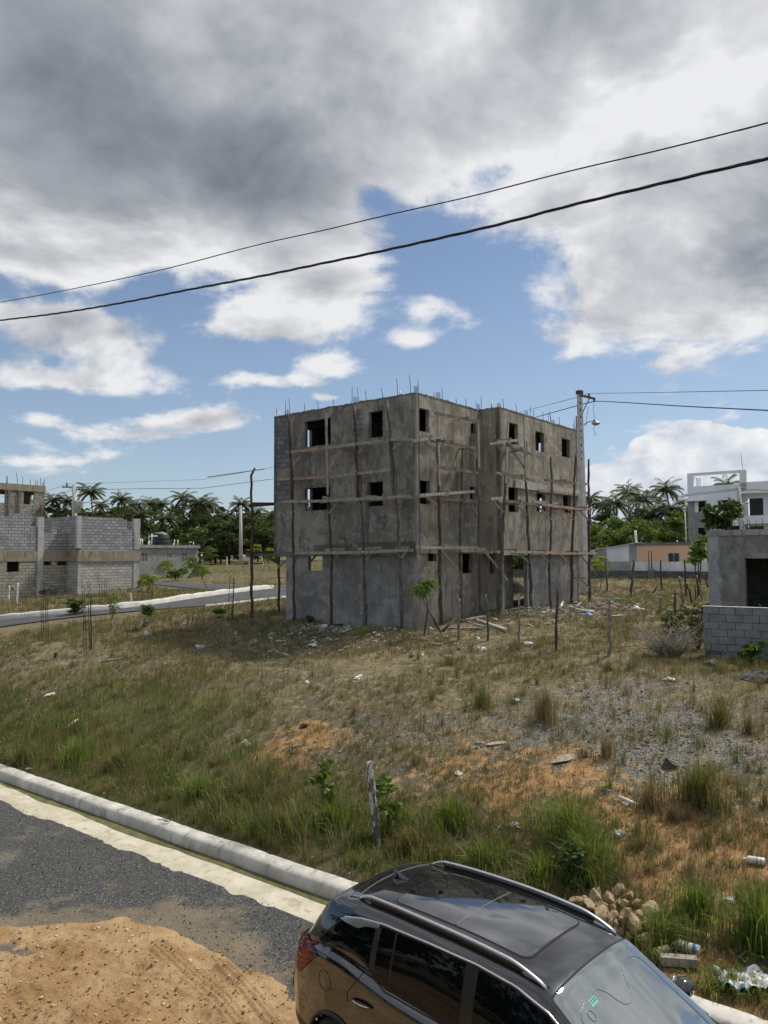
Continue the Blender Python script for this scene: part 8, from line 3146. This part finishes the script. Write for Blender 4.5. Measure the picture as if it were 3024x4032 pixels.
on_ground('pale batten lying on the rubble behind the blue plastic', (2350, 2402), (2440, 2388), .10, .05, 'tanwood', 'plank', 'plank', .06)
on_ground('short pale batten on the ground before the near corner', (1625, 2518), (1690, 2523), .08, .04, 'tanwood', 'plank', 'plank', .03)
on_ground('short grey board on the dry grass right of the near corner', (1695, 2537), (1735, 2541), .12, .04, 'greywood', 'plank', 'plank', .03)
on_ground('dark plank on the rubble below the shaded face', (1295, 2470), (1345, 2466), .16, .05, 'redwood', 'plank', 'plank', .08)
on_ground('dark plank frame lying behind the free red scaffold poles', (1060, 2420), (1128, 2424), .12, .05, 'redwood', 'plank', 'plank', .12)
on_ground('long pale stick lying in the grass of the left field', (395, 2612), (485, 2596), .025, 0, 'greywood', 'stick', 'stick', .05, True)
on_ground('slanting white stick lying below the orange bank', (2437, 3150), (2512, 3183), .022, 0, 'pvc', 'stick', 'stick', .06, True)
on_ground('pale bleached branch lying in the verge above the lime grass clump', (262, 2878), (305, 2848), .035, 0, 'whitepost', 'stick', 'stick', .10, True)
on_ground('pale weathered timber block lying beside the car windscreen', (2600, 3800), (2746, 3812), .11, .10, 'greywood', 'timber', 'timber', .07)
M['bag'] = mat_plain("white_plastic", (.60, .60, .58), .5, 0, .10)
M['blue'] = mat_plain("blue_plastic", (.06, .18, .48), .45, 0, .3)
M['tealbag'] = mat_plain("teal_plastic", (.09, .26, .29), .5, 0, .3)


def crumple(label, px, py, size, mat='bag', name='plastic_bag', cat='litter', sc=(1, 1, .6), seed=None, lift=.3):
    p = on(px, py)
    me = rock_mesh(name, seed or int(px), 3, .75, mat=M[mat])
    o = bpy.data.objects.new(name, me)
    col.objects.link(o)
    o.scale = [size * s for s in sc]
    o.location = (p.x, p.y, p.z + size * lift * sc[2])
    o.rotation_euler = (0, 0, random.uniform(0, 6.28))
    return tag(o, label, cat)


for a in (('round crumpled white bag in the middle of the waste ground', 1410, 2672, .13), ('white bag on the dry grass right of the building corner', 1898, 2562, .17), ('flattened white bag near the rubble of the shaded face', 1240, 2540, .20, 'bag', 'plastic_bag', 'litter', (1.4, .9, .35)), ('white bag in the brown grass of the left field', 792, 2550, .17), ('white torn bag lying flat in the left field grass', 189, 2740, .24, 'bag', 'plastic_bag', 'litter', (1.6, .8, .3)),
          ('crumpled white paper on the orange bank, left of centre', 970, 2935, .13), ('white paper scrap on the soil above the car', 1803, 3050, .085), ('dirty white scrap in the orange soil behind the car', 2030, 3254, .10, 'bag', 'plastic_bag', 'litter', (1.5, .8, .4)), ('folded white paper on the brown ground below the thin posts', 2034, 2759, .14, 'bag', 'paper', 'litter', (1.3, .7, .3)), ('white bag caught in the tall green grass behind the car', 2425, 3300, .11, 'bag', 'plastic_bag', 'litter', (.8, .8, 1.1)),
          ('small white scrap at the grass edge right of the rock heap', 2868, 3545, .07), ('small bluish scrap right of the rock heap', 2880, 3670, .06, 'tealbag'), ('shard of white paper on the ground in front of the corner', 1665, 2578, .06), ('pale scrap on the dry ground left of centre', 1215, 2690, .09), ('white scrap near the big boulder', 2640, 2678, .17, 'bag', 'plastic_bag', 'litter', (1.5, .8, .4)), ('bright blue plastic sheet crumpled on the rubble', 2318, 2425, .28, 'blue', 'plastic_sheet', 'litter', (1.3, .8, .5)), ('small blue scrap on the gravel heap', 2396, 2365, .14, 'blue', 'plastic_sheet'),
          ('blue and white sheet on the far rubble', 2460, 2364, .3, 'tealbag', 'plastic_sheet', 'litter', (1.6, .8, .35)), ('white sheet on the rubble mound of the shaded face', 1275, 2468, .26, 'bag', 'plastic_sheet', 'litter', (1.4, .8, .45)), ('pale blue sheet in the rubble of the shaded face', 1262, 2492, .20, 'tealbag', 'plastic_sheet', 'litter', (1.5, .8, .3)), ('white foam lump on the far ground beyond the thin posts', 2512, 2403, .28, 'bag', 'foam_lump', 'litter', (1.3, .8, .5)), ('white bag on the ground right of the long white pipe', 2430, 2428, .26, 'bag', 'plastic_bag', 'litter', (1.8, .7, .35)),
          ('white bag lump on the ground by the bottle, left of the forked post', 1880, 2515, .12), ('clear white scrap beside the slanting stick', 2462, 3170, .06)):
    crumple(*a)


def bottle(label, px, py, axis_px, r, L, band=None):
    p, q_ = on(px, py), on(*axis_px)
    d = (q_ - p)
    d.z = 0
    d.normalize()
    t = thing('bottle', label, 'bottle', (p.x, p.y, gz(p.x, p.y) + r * .9))
    mb = MB()
    mb.lathe([(.02, -L * .5), (r * .92, -L * .5), (r, -L * .46), (r, L * .22), (r * .85, L * .32), (r * .35, L * .40), (r * .35, L * .5), (.01, L * .5)], (0, 0, 0), 18, axis=d)
    mb.build('bottle_body', M['bag'], t)
    mb = MB()
    if band:
        mb.lathe([(r * 1.01, -L * band[1]), (r * 1.02, -L * band[1] + .001), (r * 1.02, -L * band[0]), (r * 1.01, -L * band[0])], (0, 0, 0), 18, axis=d)
        mb.build('band', M['blue'], t)
    else:
        mb.lathe([(r * .4, L * .44), (r * .4, L * .52), (.01, L * .52)], (0, 0, 0), 14, axis=d)
        mb.build('cap', M['bag'], t)
    return t


bottle('white plastic bottle lying on the dry ground near the right edge', 2970, 3402, (2900, 3392), .055, .27)
bottle('white and blue can lying between the rock heap and the timber block', 2700, 3748, (2640, 3730), .065, .32, (.28, .40))
bottle('small white bottle lying on the brown ground below the short dark post', 2083, 2544, (2110, 2540), .07, .30)

# torn sack at the lower right: a crumpled sheet with a teal hem
f = on(2935, 3885)
sk = thing('torn_sack', 'torn white woven sack with teal edges lying in the weeds at the lower right', 'sack', f)
n = 26
uu, vv = np.meshgrid(np.linspace(-1, 1, n), np.linspace(-1, 1, n))
rad = 1 - .25 * fbm(uu * 2, vv * 2, 61)
X = uu * .27 * rad
Y = vv * .20 * rad
Zs = .05 + .07 * np.abs(fbm(uu * 2.2 + 7, vv * 2.2, 62)) * 2 + .05 * np.abs(fbm(uu * 6, vv * 6, 63))
ii = (np.arange(n - 1)[:, None] * n + np.arange(n - 1)[None, :]).ravel()
fs = np.stack([ii, ii + 1, ii + n + 1, ii + n], 1)
ring = ((np.abs(uu) > .86) | (np.abs(vv) > .86)).ravel()
edge_f = ring[fs].all(1)
Vs = np.stack([X, Y, Zs], -1).reshape(-1, 3)
mesh_np('sheet', Vs, [fs[~edge_f]], M['bag'], parent=sk)
mesh_np('hem', Vs, [fs[edge_f]], M['tealbag'], parent=sk)

# heap of dark gravel seen through the porch, and twigs on the kerb
q = on(2040, 2345)
q = W0 + AR * 2.2 + AL * 3.6
bh_p = onplane(2045, 2330, OB + AL * -1.5, AL)
gh = bpy.data.objects.new('gravel_heap', None)
bpy.data.objects.remove(gh)
xs_, ys_ = np.meshgrid(np.linspace(-1.5, 1.5, 34), np.linspace(-1.2, 1.2, 30))
zz_ = np.maximum(1.15 * np.exp(-(xs_ ** 2 / .7 + ys_ ** 2 / .5)) + .06 * fbm(xs_ * 4, ys_ * 4, 66), 0) - .03
ii = (np.arange(29)[:, None] * 34 + np.arange(33)[None, :]).ravel()
M['darkgravel'] = mat_rock("dark_gravel", (.02, .02, .021), (.05, .05, .05), (.09, .088, .085))
gh = mesh_np('gravel_heap', np.stack([xs_, ys_, zz_], -1).reshape(-1, 3), [np.stack([ii, ii + 1, ii + 35, ii + 34], 1)], M['darkgravel'])
ctr = onplane(2030, 2320, A0 + AL * 4.2, AL)
gh.location = (ctr.x, ctr.y, GR + .1)
tag(gh, 'heap of black gravel seen through the porch opening', 'gravel heap')
tw_ = atz(665, 3238, .24)
mb = MB()
for k in range(14):
    a = random.uniform(0, 6.28)
    e = Vector((math.cos(a) * .22, math.sin(a) * .12, random.uniform(0, .07)))
    mb.tube([Vector((0, 0, .01)), e * .5 + Vector((0, 0, .03)), e], [.006, .004, .002], 4)
o = mb.build('dry_twig', M['bark'])
o.location = tw_
tag(o, 'dry dark twig lying on top of the near kerb', 'twig')
